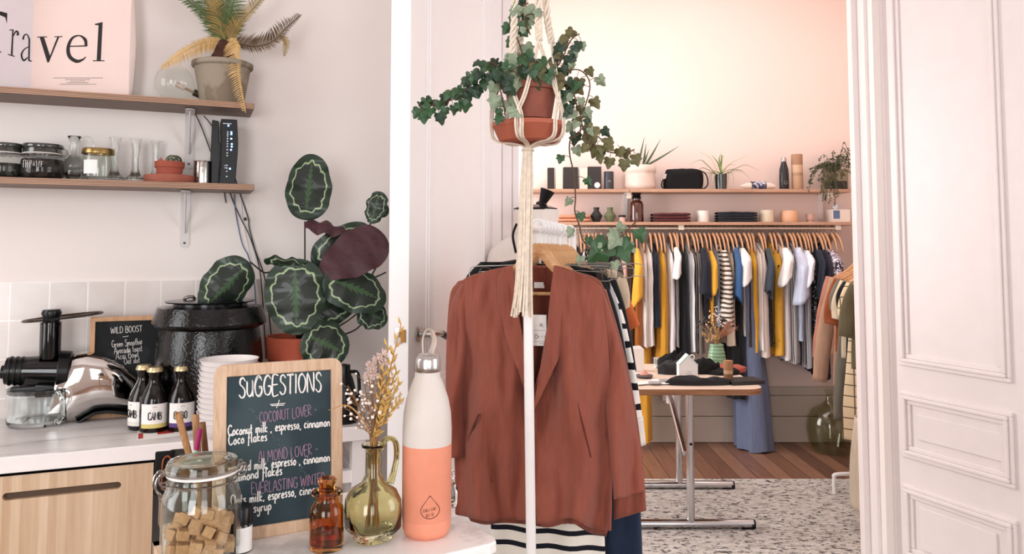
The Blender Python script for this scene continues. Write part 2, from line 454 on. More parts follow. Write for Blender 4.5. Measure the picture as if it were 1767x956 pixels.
# left leaf
e = P(706, 430, 2.62); hL = P(851, 430, DY-.02)
hL = Vector((hL.x, hL.y, 0)); e = Vector((e.x, e.y, 0)); dvl = (e-hL).normalized(); LWl = (e-hL).length; la = math.atan2(dvl.y, dvl.x)
d1 = thing('door_1', 'white left leaf of the double door with lever handle', 'door', tuple(hL), la); d1['kind'] = 'structure'
# local: x from hinge to free edge; visible face is +y side (towards the opening)
fy = 1 if Matrix.Rotation(la, 3, 'Z') @ Vector((0, 1, 0)) @ Vector((1, 0, 0)) > 0 else -1
DOORL = M('door_paint_white', (244, 241, 240), .4, var=.01)
t_ = .075
m = MB().box((LWl/2, -fy*t_/2, 1.42), (LWl, t_, 2.80))
moulding(m, .10, LWl-.13, 1.0, 2.6, 0, h=.007, s=fy); moulding(m, .10, LWl-.13, .2, .86, 0, h=.007, s=fy)
m.build('leaf_panel', DOORL, d1, bevel=.004, sm=False)
def dl(px, py):
    nn = Vector((dvl.y, -dvl.x, 0)); p = PPL(px, py, hL, nn); return (p-hL).dot(dvl), p.z
hxl, hz = dl(722, 576)
m = MB(); RY = Matrix.Translation((hxl, 0, hz)) @ Matrix.Rotation(-fy*math.pi/2, 4, 'X')
m.lathe([(0, 0), (.026, 0), (.026, .006), (.012, .009), (.011, .05), (0, .05)], 24, M4=RY)
m.tube(crom([(hxl, fy*.05, hz), (hxl-.03, fy*.055, hz-.001), (hxl-.08, fy*.055, hz-.006)]), .010, 10)
RY2 = Matrix.Translation((hxl, 0, hz-.10)) @ Matrix.Rotation(-fy*math.pi/2, 4, 'X')
m.lathe([(0, 0), (.024, 0), (.024, .006), (0, .008)], 24, M4=RY2)
dh = m.build('door_handle', STEEL, d1)
m = MB().tube([(hxl-.075, fy*.055, hz-.006), (hxl-.15, fy*.055, hz-.03)], .012, 10); m.build('lever_grip', BLACKP, dh)
m = MB().box((LWl+.001, -fy*t_/2, hz+.0), (.004, .026, .055)); m.box((LWl+.006, -fy*t_/2, hz+.005), (.012, .014, .02)); m.build('lock_plate', CHROME, d1, sm=False, bevel=.001)
m = MB().box((LWl+.003, -fy*.018, hz+.0), (.005, .016, .042)); m.build('strike', M('brass', (150, 105, 55), .35, 1), d1, sm=False)

# rug on the shop floor
g = G('speckled_rug'); co = g.coord('Object', (1, 2.3, 1))
n1 = g.noise(co, 30, 3, .65); n2 = g.noise(co, 13, 3, .6)
c1 = g.ramp(n2, [(.35, lin((190, 182, 174))), (.65, lin((220, 214, 208)))])
dk = g.ramp(n1, [(.54, (0, 0, 0, 1)), (.60, (1, 1, 1, 1))])
g.col(g.mix(dk, c1, lin((62, 60, 62)))); g.b.inputs['Roughness'].default_value = .95
g.bump(g.noise(co, 160, 4), .7, .006)
ra0, ra1 = 5.17, 2.7
m = MB().box((1.15, (ra0+ra1)/2, .008), (3.0-.35, ra0-ra1, .014))
tag(m.build('rug', g.mat, sm=False, bevel=.005), 'cream rug with dark flecks on the shop floor', 'rug')
# ============================================================ KITCHEN WALL: shelves and what stands on them
SHD = .205
def shelf(pyl, pyr, label, edge_s):
    f = PK(439, pyr, SHD); z1 = f.z; th = .0225
    s1 = KS(f); s0_ = -1.5
    c = K((s0_+s1)/2, SHD/2, z1-th/2)
    o = thing('wooden_shelf', label, 'shelf', tuple(c), KR)
    MB().box((0, 0, 0), (s1-s0_, SHD-.002, th)).build('board', PLY, o, bevel=.002, sm=False)
    m = MB()
    for k in range(4): m.box((0, -SHD/2-.0002, -th/2+th*(k+.5)/4), (s1-s0_-.004, .002, th/4-.0022))
    m.build('edge_band', wood('ply_edge', (150, 112, 86), (190, 148, 118), 5, (1, 20, 60)), o, sm=False)
    return s1, z1
US, UZ = shelf(148, 178, 'upper brown plywood wall shelf carrying the poster and palm', 0)
LS, LZ = shelf(310, 318, 'lower brown plywood wall shelf carrying the glass jars', 0)
def bracket(px, ztop, label, depth=.15, height=.215):
    s = KS(PK(px, 430, 0)); o = thing('shelf_bracket', label, 'bracket', tuple(K(s, 0, ztop)), KR, 'white shelf brackets')
    m = MB()
    def strap(poly_len, horizontal):
        pass
    W2 = .017
    pl = [(-W2, -.0), (W2, -.0), (W2, -height+W2)]+[(W2*math.cos(a), -height+W2-W2*math.sin(a)) for a in [math.pi*i/8 for i in range(1, 8)]]+[(-W2, -height+W2)]
    m.prism([(x, z) for x, z in pl][::-1], -.003)
    hp = [(-W2, 0), (W2, 0), (W2, depth-W2)]+[(W2*math.cos(a), depth-W2+W2*math.sin(a)) for a in [math.pi*i/8 for i in range(1, 8)]]+[(-W2, depth-W2)]
    m.prism(hp, -.003, Matrix(((1, 0, 0, 0), (0, 0, -1, 0), (0, 1, 0, -.003), (0, 0, 0, 1))))
    BRW = M('bracket_white', (212, 206, 204), .4, var=.02); pl8 = m.build('plate', BRW, o, sm=False)
    m = MB().tube([(0, -.006, -height*.72), (0, -depth*.78, -.008)], .0075, 8, flat=.55, up=(1, 0, 0)); m.build('brace', BRW, o)
    for zz in (-.045, -.10, -height+.02):
        m = MB().lathe([(0, -.001), (.0045, 0), (.003, .002), (0, .002)], 10, M4=Matrix.Translation((0, -.003, zz)) @ Matrix.Rotation(math.pi/2, 4, 'X'))
        m.build('screw', M('screw_dark', (70, 66, 64), .4, .8), pl8)
bracket(322, UZ-.0225, 'white metal bracket under the upper wooden shelf')
bracket(318, LZ-.0225, 'white metal bracket under the lower wooden shelf')

# ---------------------------------------------------------------- poster
ps = thing('folded_poster', 'folded pale pink travel poster standing on the upper shelf', 'poster', (0, 0, 0))
PINKP = M('poster_pink', (232, 208, 200), .75, var=.02); LILP = M('poster_lilac', (230, 220, 222), .75, var=.02)
fa = K(KS(PK(53, 148, .075)), .075, UZ); fb = K(KS(PK(222, 160, .11)), .11, UZ)
flt = K(KS(PK(-30, 140, .165)), .165, UZ)
def plane_map(a, b, px, py):
    d = (b-a).normalized(); n = Vector((d.y, -d.x, 0)); p = PPL(px, py, a, n); return (p-a).dot(d), p.z-a.z
def panel_mb(a, b, zt, dx=0, thick=.0014):
    d = (b-a); L = d.length; M4 = Matrix.Translation(a) @ Matrix.Rotation(math.atan2(d.y, d.x), 4, 'Z')
    return MB().box((L/2, thick/2, zt/2), (L, thick, zt), M4=M4), M4
def stroke2d(mb, pts, widths, M4, m=1, off=-.0006, k=7, sharp=False):
    """flat inked stroke of varying width in the (x, z) plane of M4"""
    p = [Vector((x, z)) for x, z in pts]
    p3 = [Vector((x, z, 0)) for x, z in pts]
    cs = p3 if sharp else crom(p3, k)
    n = len(cs); tab = [(i/(len(widths)-1), w_) for i, w_ in enumerate(widths)]
    Lf, Rt = [], []
    for i, q in enumerate(cs):
        t = cs[min(i+1, n-1)]-cs[max(i-1, 0)]; t = t.normalized() if t.length > 1e-9 else Vector((1, 0, 0))
        nn = Vector((-t.y, t.x, 0)); w_ = interp(tab, i/(n-1))/2
        Lf.append(q+nn*w_); Rt.append(q-nn*w_)
    vs = [M4 @ Vector((q.x, off, q.y)) for q in Lf+Rt]
    mb.add(vs, [(i, i+1, n+i+1, n+i) for i in range(n-1)], m)
m, M4r = panel_mb(fa, fb, .50)
def PR(px, py): return plane_map(fa, fb, px, py)
def poly(mb, pts, M4, mp, m=1, off=-.0006):
    vs = [M4 @ Vector((x, off, z)) for x, z in [mp(*p) for p in pts]]
    mb.add(vs, [tuple(range(len(vs)))], m)
q = 1/5.623                                             # zoomed measurement -> picture pixels
Z5 = lambda *pts: [(x*q, y*q) for x, y in pts]
def st(mb, M4, mp, pts, ws, sharp=False):
    k = (mp(100, 60)[0]-mp(99, 60)[0])
    stroke2d(mb, [mp(*p) for p in Z5(*pts)], [w_*q*k for w_ in ws], M4, 1, sharp=sharp)
# v
poly(m, Z5((385, 362), (428, 362), (492, 560), (482, 590), (460, 608)), M4r, PR)
st(m, M4r, PR, [(360, 360), (458, 358)], [10, 10]); st(m, M4r, PR, [(528, 357), (606, 355)], [10, 10])
poly(m, Z5((556, 358), (576, 358), (474, 606), (462, 606), (478, 560)), M4r, PR)
# e
st(m, M4r, PR, [(668, 450), (838, 446)], [12, 14])
st(m, M4r, PR, [(836, 450), (826, 385), (770, 346), (700, 372), (662, 460), (676, 548), (742, 594), (800, 580), (834, 552)], [26, 34, 14, 24, 34, 40, 40, 20, 8])
# l
poly(m, Z5((920, 232), (996, 214), (978, 592), (938, 592), (956, 246), (922, 244)), M4r, PR)
st(m, M4r, PR, [(902, 590), (1014, 590)], [11, 11])
for x0, x1, y in ((515, 1000, 756), (632, 876, 772), (682, 826, 787), (650, 860, 802), (578, 934, 817)):
    st(m, M4r, PR, [(x0, y), ((x0+x1)/2, y), (x1, y)], [4, 4, 4])
m.build('right_panel', [PINKP, INK], ps, sm=False)
m, M4l = panel_mb(flt, fa, .50)
def PL(px, py): return plane_map(flt, fa, px, py)
poly(m, Z5((-150, 70), (70, 128), (66, 232), (52, 170), (-10, 142), (-150, 110)), M4l, PL)
poly(m, Z5((-90, 120), (-45, 130), (-45, 490), (-90, 480)), M4l, PL); st(m, M4l, PL, [(-130, 476), (10, 506)], [12, 12])
poly(m, Z5((118, 290), (132, 288), (122, 535), (104, 532)), M4l, PL)
st(m, M4l, PL, [(90, 292), (130, 290)], [9, 9]); st(m, M4l, PL, [(76, 527), (142, 548)], [10, 10])
st(m, M4l, PL, [(128, 350), (148, 312), (166, 304), (174, 330), (162, 342)], [8, 12, 16, 22, 12])
poly(m, Z5((276, 380), (292, 378), (288, 590), (272, 586)), M4l, PL); st(m, M4l, PL, [(276, 588), (314, 594)], [14, 9])
st(m, M4l, PL, [(222, 384), (234, 346), (262, 334), (284, 380)], [18, 12, 10, 16])
st(m, M4l, PL, [(282, 452), (236, 478), (208, 530), (228, 586), (270, 556)], [8, 10, 16, 18, 8])
m.build('left_panel', [LILP, INK], ps, sm=False)
# back page bowing out at the right edge
d = (fb-fa).normalized(); nn = Vector((d.y, -d.x, 0))
m = MB().sheet(lambda u, v: fb+d*(.0+.018*u*(1-.9*abs(2*v-.72)**1.5)-.012*math.sin(v*3)*(1-u)*0)-nn*(.002+.02*u)+Vector((0, 0, .5*v)), 4, 12)
m.build('back_page', M('poster_back', (238, 220, 212), .75, var=.02), ps, solid=.001)

# ---------------------------------------------------------------- big globe bulb
gx = PK(305, 165, .11); r_ = .070
bl = thing('globe_bulb', 'large clear globe light bulb lying on the upper shelf', 'light bulb', tuple(K(KS(PK(301, 150, .11)), .11, UZ)), KR)
ax = Matrix.Translation((0, 0, r_+.001)) @ Matrix.Rotation(math.radians(113), 4, 'Y')
MB().lathe([(0, -r_)]+[(r_*math.sin(a), -r_*math.cos(a)) for a in [math.pi*i/20 for i in range(1, 18)]]+[(.020, .068), (.0135, .078)], 32, M4=ax).build('globe', CLEAR, bl); ax = ax @ Matrix.Translation((0, 0, .027))
m = MB()
for k in range(7):
    a = 2*math.pi*k/7; m.tube([ax @ Vector((.011*math.cos(a), .011*math.sin(a), .012)), ax @ Vector((.008*math.cos(a+.5), .008*math.sin(a+.5), -.022))], .0012, 5)
m.tube([ax @ Vector((0, 0, .045)), ax @ Vector((0, 0, .012))], .005, 8)
m.build('filament', M('filament_copper', (190, 160, 140), .3, .9), bl)
MB().lathe([(.0135, .045)]+[(.0128+.0010*math.cos(i*math.pi), .047+i*.002) for i in range(11)]+[(.006, .072), (0, .073)], 20, M4=ax).build('screw_cap', M('bulb_brass', (120, 110, 95), .35, 1), bl)

# ---------------------------------------------------------------- sago palm in a pot
c = K(KS(PK(383, 170, .115)), .115, UZ)
pm = thing('potted_palm', 'potted sago palm with yellowing fronds at the shelf end', 'potted plant', tuple(c), KR)
k_ = c.y/F_PX
H = 76*k_*.97; r0, r1 = 36*k_, 49*k_
CLAY = speckle('aged_clay', (150, 138, 122), (126, 112, 96), 7, .5, .9)
MB().lathe([(0, 0), (r0, 0), (r1*.94, H*.86), (r1, H*.87), (r1*1.04, H*.9), (r1*1.04, H*.985), (r1*1.0, H), (r1*.9, H), (r1*.86, H*.9), (0, H*.9)], 40).build('pot', CLAY, pm)
MB().lathe([(0, H*.93), (r1*.88, H*.91)], 24).build('soil', SOIL, pm)
m = MB().lathe([(.044, H*.88), (.046, H+.01), (.038, H+.035), (.030, H+.06), (.020, H+.085), (0, H+.095)], 14, fn=lambda a, z: 1+.12*math.sin(a*5+z*200))
m.build('trunk', M('palm_trunk', (72, 40, 32), .9, var=.35, scale=60, bump=.9, bscale=60), pm)
FY = M('frond_straw', (200, 164, 108), .7, var=.2, scale=30); FG = M('frond_green', (70, 92, 42), .6, var=.3, scale=20); FO = M('frond_olive', (138, 116, 62), .7, var=.25, scale=25); FB_ = M('frond_brown', (92, 72, 48), .8, var=.3, scale=25)
def frond(pts, mat, ll, side=(1, 1), rr=.003, dens=60, drop=.35):
    """pts: local spine; leaflets swept towards the tip on both sides"""
    cs = crom(pts, 8); m = MB().tube(cs, [rr, rr*.4], 6)
    n = len(cs)
    for i in range(dens):
        t = .12+.87*i/dens; x = t*(n-1); j = min(int(x), n-2); p = cs[j].lerp(cs[j+1], x-j); d = (cs[j+1]-cs[j]).normalized()
        L = ll*(math.sin(math.pi*min(1, t*.82+.16))**.7)
        view = Vector((0, -1, .15)); sd = d.cross(view).normalized()
        for s_ in (-1, 1):
            f_ = side[0] if s_ < 0 else side[1]
            if f_ <= 0: continue
            a = R.uniform(.85, 1.1)*L*f_; tip = p+(sd*s_*.92+d*.48+view*R.uniform(-.25, .25)).normalized()*a
            tip.z -= a*drop*.15; mid = p.lerp(tip, .5)+sd*0+Vector((0, 0, a*.05))
            wv = d*.0020
            m.add([p-wv, p+wv, mid+wv*1.1, tip, mid-wv*1.1], [(0, 1, 2, 4), (4, 2, 3)])
    m.build('frond', mat, pm, sm=False)
def pl(px, py, dep=0.0):
    """picture point -> palm-local, in the wall-parallel plane dep in front of the pot axis"""
    p = PK(px, py, .115+dep); v = p-c; return Vector((v.dot(KD), -dep, v.z))
frond([pl(385, 76), pl(372, 70, .02), pl(345, 75, .05), pl(312, 92, .08), pl(276, 118, .09)], FY, .056, (1.0, .45), .004)
frond([pl(390, 72, .0), pl(402, 68, .05), pl(410, 85, .08), pl(412, 130, .105), pl(424, 195, .112)], FY, .062, (.25, 1.0), .004)
frond([pl(392, 76), pl(412, 76, .02), pl(440, 80, .03), pl(470, 72, .05), pl(492, 50, .06), pl(520, 25, .06)], FB_, .060, (1.15, .5), .004, 54)
frond([pl(480, 60, .05), pl(494, 72, .06), pl(490, 98, .06)], FO, .02, (1, 1), .002, 14)
frond([pl(392, 74), pl(400, 62, .01), pl(412, 40, .03), pl(445, 6, .06), pl(478, -40, .08)], FO, .05, (1, .5), .004)
frond([pl(385, 74), pl(376, 58), pl(352, 25, .02), pl(316, -6, .03), pl(270, -45, .03)], FG, .035, (1, .9), .004)
frond([pl(386, 74), pl(379, 56), pl(368, 25, .02), pl(345, -15, .04), pl(330, -60, .05)], FG, .075, (.9, .9), .004)
frond([pl(387, 74), pl(383, 56), pl(374, 20, .03), pl(360, -30, .05)], FO, .06, (1, 1), .004)
frond([pl(389, 74), pl(391, 56), pl(398, 22, .03), pl(412, -30, .05)], FG, .075, (1, 1), .004)
frond([pl(388, 74), pl(387, 50), pl(386, 30, .0), pl(384, -30, .0)], FO, .06, (1, 1), .004)
frond([pl(372, 120, -.02), pl(350, 130, -.03), pl(342, 150, -.03)], FB_, .02, (1, 1), .002, 14)

# ---------------------------------------------------------------- things on the lower shelf
def shelfpos(px, d): return tuple(K(KS(PK(px, 312, d)), d, LZ))
def pxm(px, d): return PK(px, 312, d).y/F_PX
def clip_jar(px, d, label, wpx, hpx, fill, fill_h, dark=False):
    k = pxm(px, d); r = wpx*k/2; h = hpx*k
    o = thing('clip_top_jar', label, 'jar', shelfpos(px, d), KR)
    prof = [(0, .004), (r*.86, .001), (r*.96, h*.08), (r, h*.22), (r*.99, h*.42), (r*.9, h*.56), (r*.82, h*.64), (r*.82, h*.70)]
    MB().lathe(prof, 36).build('jar_body', glass('jar_glass', (250, 252, 250)), o)
    ins = [(0, .007), (r*.82, .006), (r*.92, h*.1), (r*.955, h*.22), (r*.945, min(fill_h, .42)*h), (r*.90, fill_h*h), (0, fill_h*h+.003)]
    MB().lathe(ins, 32).build('contents', fill, o)
    MB().lathe([(r*.84, h*.70), (r*.90, h*.715), (r*.90, h*.735), (r*.84, h*.745)], 36).build('gasket', M('rubber_white', (222, 216, 210), .6), o)
    MB().lathe([(0, h*.83), (r*.4, h*.845), (r*.62, h*.90), (r*.84, h*.97), (r*.9, h*.985), (r*.94, h*.95), (r*.93, h*.9), (r*.84, h*.86), (r*.86, h*.75)], 36).build('lid', M('smoked_glass', (52, 55, 52), .05, var=.1, coat=1), o)
    m = MB()
    m.tube([(r*.88*math.cos(a), r*.88*math.sin(a), h*.68) for a in [2*math.pi*i/36 for i in range(37)]], .0012, 6)
    for yy in (-.006, .006):
        m.tube(crom([(r*.88, yy, h*.68), (r*1.02, yy, h*.74), (r*1.03, yy, h*.86), (r*.8, yy, h*.9)]), .0012, 6)
        m.tube(crom([(r*.88, yy, h*.68), (r*1.0, yy, h*.62), (r*1.12, yy, h*.7), (r*1.05, yy, h*.8)]), .0012, 6)
        m.tube(crom([(-r*.88, yy, h*.68), (-r*1.02, yy, h*.76), (-r*.9, yy, h*.9)]), .0012, 6)
    m.build('wire_clasp', M('dark_wire', (96, 90, 86), .3, 1), o)
    return o, r, h
BEANS = speckle('dark_tea', (22, 20, 20), (52, 44, 40), 60, .52)
clip_jar(6, .105, 'clip-top jar with dark grey contents cut off by the frame edge', 62, 62, speckle('grey_tea', (66, 68, 62), (36, 36, 34), 60, .5), .42)
tj, r, h = clip_jar(72, .11, 'squat clip-top jar full of dark loose tea', 70, 62, BEANS, .56)
# chalk writing on the dark jar: TEA POWER-like scrawl in white pen
def pen(mb, pts, r_, m=1): mb.tube(crom([Vector(p) for p in pts], 5), r_, 5, m=m)
m = MB()
def onjar(a, z): return Vector((r*1.003*math.sin(a), -r*1.003*math.cos(a), z))
x = -.75
for gl in ([(0, 0), (0, 1)], [(0, 1), (.6, 1)], [(.9, 1), (.9, 0)], [(.9, .5), (1.4, .5)], [(1.5, 0), (1.5, 1)], [(2.2, 0), (2.2, 1), (2.7, .9), (2.7, .6), (2.2, .45)], [(3.1, .2), (3.4, .8), (3.7, .2), (3.2, .4)], [(4, .9), (4.2, .1), (4.5, .8), (4.7, .1), (4.9, .9)], [(5.3, .1), (5.3, .9), (5.8, .8)], [(5.3, .5), (5.7, .5)]):
    m.tube([onjar(x+gx_*.16, h*(.30+.2*gz_)) for gx_, gz_ in gl], .0008, 5)
m.build('pen_lettering', PAPER, tj)
# cut-glass decanter with handle
k = pxm(126, .05); o = thing('glass_decanter', 'cut glass decanter with a curled handle behind the jars', 'decanter', shelfpos(126, .06), KR)
rr = 22*k; hh = 79*k
MB().lathe([(0, .003), (rr*.9, .001), (rr*1.05, hh*.08), (rr*1.1, hh*.25), (rr*.95, hh*.4), (rr*.5, hh*.52), (rr*.33, hh*.6), (rr*.3, hh*.85), (rr*.36, hh*.93), (rr*.5, hh), (rr*.44, hh), (rr*.24, hh*.86), (rr*.26, hh*.6), (rr*.8, hh*.4), (rr*.9, hh*.2), (0, .012)], 40,
   fn=lambda a, z: 1+(.05*math.sin(a*14+z*160)*math.sin(a*14-z*160) if z < hh*.42 else 0)).build('body', refract('cut_glass', (250, 252, 250)), o, ang=80)
MB().tube(crom([(rr*.3, 0, hh*.86), (rr*.7, 0, hh*1.0), (rr*1.15, 0, hh*.98), (rr*1.35, 0, hh*.78), (rr*1.1, 0, hh*.6)]), .0042, 8).build('handle', CLEAR, o)
# gold-lidded jar
k = pxm(168, .13); rr = 26*k; hh = 56*k
o = thing('gold_lid_jar', 'clear jam jar with a gold lid and paper label', 'jar', shelfpos(168, .13), KR)
MB().lathe([(0, .004), (rr*.9, .001), (rr*.98, hh*.06), (rr, hh*.2), (rr, hh*.68), (rr*.9, hh*.8), (rr*.9, hh*.84), (rr*.86, hh*.84), (rr*.94, hh*.66), (rr*.94, hh*.12), (0, .01)], 36).build('jar_body', glass('jar_glass', (250, 252, 250)), o)
MB().lathe([(rr*.95, hh*.83), (rr*.99, hh*.84), (rr*.99, hh*.96), (rr*.95, hh), (0, hh)], 36).build('lid', M('gold_lid', (158, 132, 84), .3, 1), o)
MB().sheet(lambda u, v: Vector((rr*1.01*math.sin(-.85+u*.9), -rr*1.01*math.cos(-.85+u*.9), hh*(.2+.42*v))), 8, 2).build('label', PAPER, o)
# three bud vases
proto = None
for px, d, lab in ((197, .09, 'clear glass bud vase next to the gold-lidded jar'), (233, .09, 'clear glass bud vase standing alone in the middle of the three'), (268, .055, 'clear glass bud vase behind the little terracotta pot')):
    k = pxm(px, d)
    if proto is None:
        proto = thing('bud_vase', lab, 'vase', shelfpos(px, d), KR, 'slim glass bud vases'); a = 8.6*k; b = 15.5*k; h_ = 78*k
        MB().lathe([(0, .002), (b*.96, .001), (b, h_*.04), (b, h_*.11), (b*.8, h_*.14), (a*1.05, h_*.18), (a*.72, h_*.3), (a*.66, h_*.55), (a*.85, h_*.9), (a*1.15, h_), (a*1.0, h_), (a*.7, h_*.88), (a*.5, h_*.5), (a*.6, h_*.22), (0, h_*.18)], 28).build('body', refract('vase_glass', (250, 252, 250)), proto)
        MB().lathe([(b*.99, h_*.02), (b*.99, h_*.025)], 6)
    else: dup(proto, shelfpos(px, d), KR, lab)
# cactus in pot on its saucer
k = pxm(292, .14); o = thing('potted_cactus', 'tiny round cactus in a chipped terracotta pot on a saucer', 'potted plant', shelfpos(292, .13), KR)
MB().lathe([(0, 0), (38*k, 0), (41*k, 5*k), (41*k, 13*k), (38*k, 13*k), (37*k, 8*k), (0, 7*k)], 40).build('saucer', TERRA, o)
MB().lathe([(0, 7*k), (19*k, 7*k), (22*k, 27*k), (24*k, 27*k), (24.5*k, 37*k), (22*k, 37*k), (21*k, 32*k), (0, 32*k)], 36, fn=lambda a, z: 1).build('pot', M('terracotta_dark', (158, 78, 58), .85, var=.12, bump=.2), o)
m = MB().add([(-22*k, -8*k, 34*k), (-8*k, -18*k, 36*k), (-14*k, -14*k, 43*k)], [(0, 1, 2)]); m.build('chip', TERRA, o, solid=.003)
MB().lathe([(0, 31*k), (10*k, 32*k), (13*k, 38*k), (11*k, 45*k), (6*k, 49*k), (0, 49*k)], 44, c=(6*k, 0, 0), fn=lambda a, z: 1+.12*math.cos(a*11)).build('cactus', speckle('cactus_skin', (70, 78, 60), (150, 146, 130), 120, .56), o, ang=80)
# crinkled metal beaker
k = pxm(349, .12); o = thing('metal_beaker', 'silver metal beaker beside the black router', 'cup', shelfpos(349, .12), KR)
MB().lathe([(0, .002), (14.5*k, 0), (15*k, 3*k), (14.6*k, 38*k), (15.6*k, 40*k), (14.2*k, 40*k), (13.8*k, 4*k), (0, 4*k)], 32, fn=lambda a, z: 1+.012*noise.noise(Vector((math.cos(a)*5, math.sin(a)*5, z*140)))).build('body', M('beaker_metal', (200, 196, 190), .22, 1, bump=.3, bscale=60), o)
# router standing on its foot
d = .11; k = pxm(392, d); o = thing('wifi_router', 'slim black upright router with glowing blue lights', 'router', shelfpos(391, d), KR)
hz_ = (314-196)*k*.95
pr = [(-13*k, 0), (13*k, 0), (15*k, hz_*.3), (16.5*k, hz_*.62), (14*k, hz_), (-12*k, hz_), (-9.5*k, hz_*.6), (-10.5*k, hz_*.3)]
cv = crom([Vector((x, z, 0)) for x, z in pr[2:5]], 5)
MB().prism([(x, z) for x, z in pr[:2]]+[(q.x, q.y) for q in cv]+[(x, z) for x, z in pr[5:]], .10, Matrix.Translation((0, -.05, 0))).build('case', M('router_black', (10, 11, 14), .35, var=.05, spec=.3), o, bevel=.003, sm=False)
m = MB()
for z, xx in ((.90, 0), (.80, 5), (.77, 5), (.70, 5), (.62, 6), (.58, 6), (.53, 5), (.24, 4)):
    MB().box((xx*k, -.0515, hz_*z), (2.6*k, .003, 2.6*k)).build('status_light', emit('led_blue', (120, 170, 255), 6), o, sm=False)
m = MB()
for z in (.80, .77, .74, .70, .66, .62, .58, .53, .48, .44, .29, .25, .20, .12):
    m.box((-1*k, -.0512, hz_*z), (2.2*k, .002, 2*k))
m.box((-2*k, -.0512, hz_*.93), (14*k, .002, 1.2*k)); m.box((-3*k, -.0512, hz_*.285), (5*k, .002, 1*k)); m.box((-3*k, -.0512, hz_*.25), (4*k, .002, 1*k))
m.build('port_marks', M('router_print', (210, 215, 222), .6), o, sm=False)
# the second black box behind it
d = .055; k = pxm(374, d); o = thing('modem_box', 'black upright modem with cut-out side behind the router', 'modem', shelfpos(371, d), KR)
hz_ = 118*k
out = [(-9*k, 0), (8*k, 0), (6*k, hz_*.22), (8*k, hz_*.3), (9*k, hz_*.6), (5*k, hz_*.66), (4*k, hz_*.95), (-7*k, hz_*.97)]
MB().prism(out, .06, Matrix.Translation((0, -.02, 0))).build('case', BLACKP, o, bevel=.002, sm=False)
# cables
def cable(name, label, pts, r, mat, group=None):
    m = MB().tube(crom(pts, 6), r, 7); o = m.build(name, mat); tag(o, label, 'cable', group); return o
CB = M('cable_black', (20, 20, 22), .5)
cable('power_cable', 'black cable running up beside the upper bracket to the shelf', [PK(337, 196, .03), PK(350, 225, .02), PK(372, 285, .03), PK(384, 316, .012), PK(390, 350, .01)], .0022, CB)
cable('power_cable', 'thin black cable crossing between bracket and modem', [PK(352, 200, .04), PK(362, 212, .03), PK(368, 222, .035)], .002, CB)
cable('power_cable', 'thick black cable hanging from the router down the wall', [PK(404, 300, .02), PK(411, 325, .012), PK(428, 375, .015), PK(430, 392, .015), PK(440, 430, .02), PK(456, 476, .02), PK(462, 520, .02), PK(470, 600, .02)], .0024, CB)
cable('power_cable', 'second black cable looping below the shelf end', [PK(396, 330, .01), PK(404, 352, .012), PK(418, 382, .018), PK(431, 408, .02), PK(446, 455, .022), PK(452, 500, .022), PK(458, 600, .02)], .0022, CB)
cable('network_cable', 'blue network cable hanging down the wall', [PK(404, 335, .012), PK(407, 368, .014), PK(418, 420, .016), PK(430, 446, .02), PK(440, 500, .02), PK(444, 600, .02)], .0022, M('cable_blue', (60, 88, 120), .5))
cable('white_cable', 'thin white cable beside the blue one', [PK(416, 330, .008), PK(417, 368, .01), PK(424, 410, .012), PK(433, 450, .014), PK(448, 520, .014), PK(452, 600, .02)], .0018, WHITE)
m = MB().ball(PK(423, 378, .016), .006, 8, sq=(1, 1, 1.2)); tag(m.build('cable_tie', CB), 'small black cable tie bundling the wires', 'cable tie')
# ============================================================ WORKTOP AND WHAT STANDS ON IT
CD = .60
ct = thing('worktop_counter', 'white kitchen counter with a pale marbled worktop', 'counter', tuple(K(0, 0, 0)), KR)
# local: x along the wall, -y out into the room
ce = KS(PK(640, 742, CD))
g = G('worktop_laminate'); co = g.coord('Object', (1.2, 7, 7))
g.col(g.ramp(g.noise(co, 2.2, 7, .68), [(.30, lin((178, 170, 166))), (.45, lin((214, 208, 205))), (.7, lin((230, 225, 223)))])); g.b.inputs['Roughness'].default_value = .35
fz0 = PK(150, 783, CD).z
MB().box(((ce-1.6)/2, -CD/2-.003, CZ-.0), (ce+1.6, CD-.012, .006)).build('worktop', g.mat, ct, sm=False)
m = MB().box(((ce-1.6)/2, -CD+.009, CZ-.0225), (ce+1.6, .018, .045)); m.box((ce-.009, -CD/2, CZ-.0225), (.018, CD-.02, .045)); m.build('front_edge', WHITE, ct, sm=False, bevel=.002)
for x in (ce-.035, -1.35):
    for y in (-CD+.045, -.06): MB().box((x, y, (CZ-.045)/2), (.045, .045, CZ-.047)).build('leg', WHITE, ct, sm=False)
zr = PK(610, 826, CD).z
m = MB(); m.box(((ce+.75)/2, -CD+.045, zr), (ce-.80, .03, .04)); m.box((ce-.035, -CD/2, zr), (.03, CD-.08, .04)); m.build('rail', WHITE, ct, sm=False)
m = MB().box(((ce-1.3)/2, -.03, .45), (ce+1.3, .02, .85)); m.build('back_panel', M('grey_panel', (128, 128, 126), .8), ct, sm=False)
m = MB().box((-.2, -CD+.16, CZ-.12), (1.9, .02, .14)); m.build('gap_shade_sheet', BLACKM, ct, sm=False)  # black sheet added to stand in for the shade under the worktop

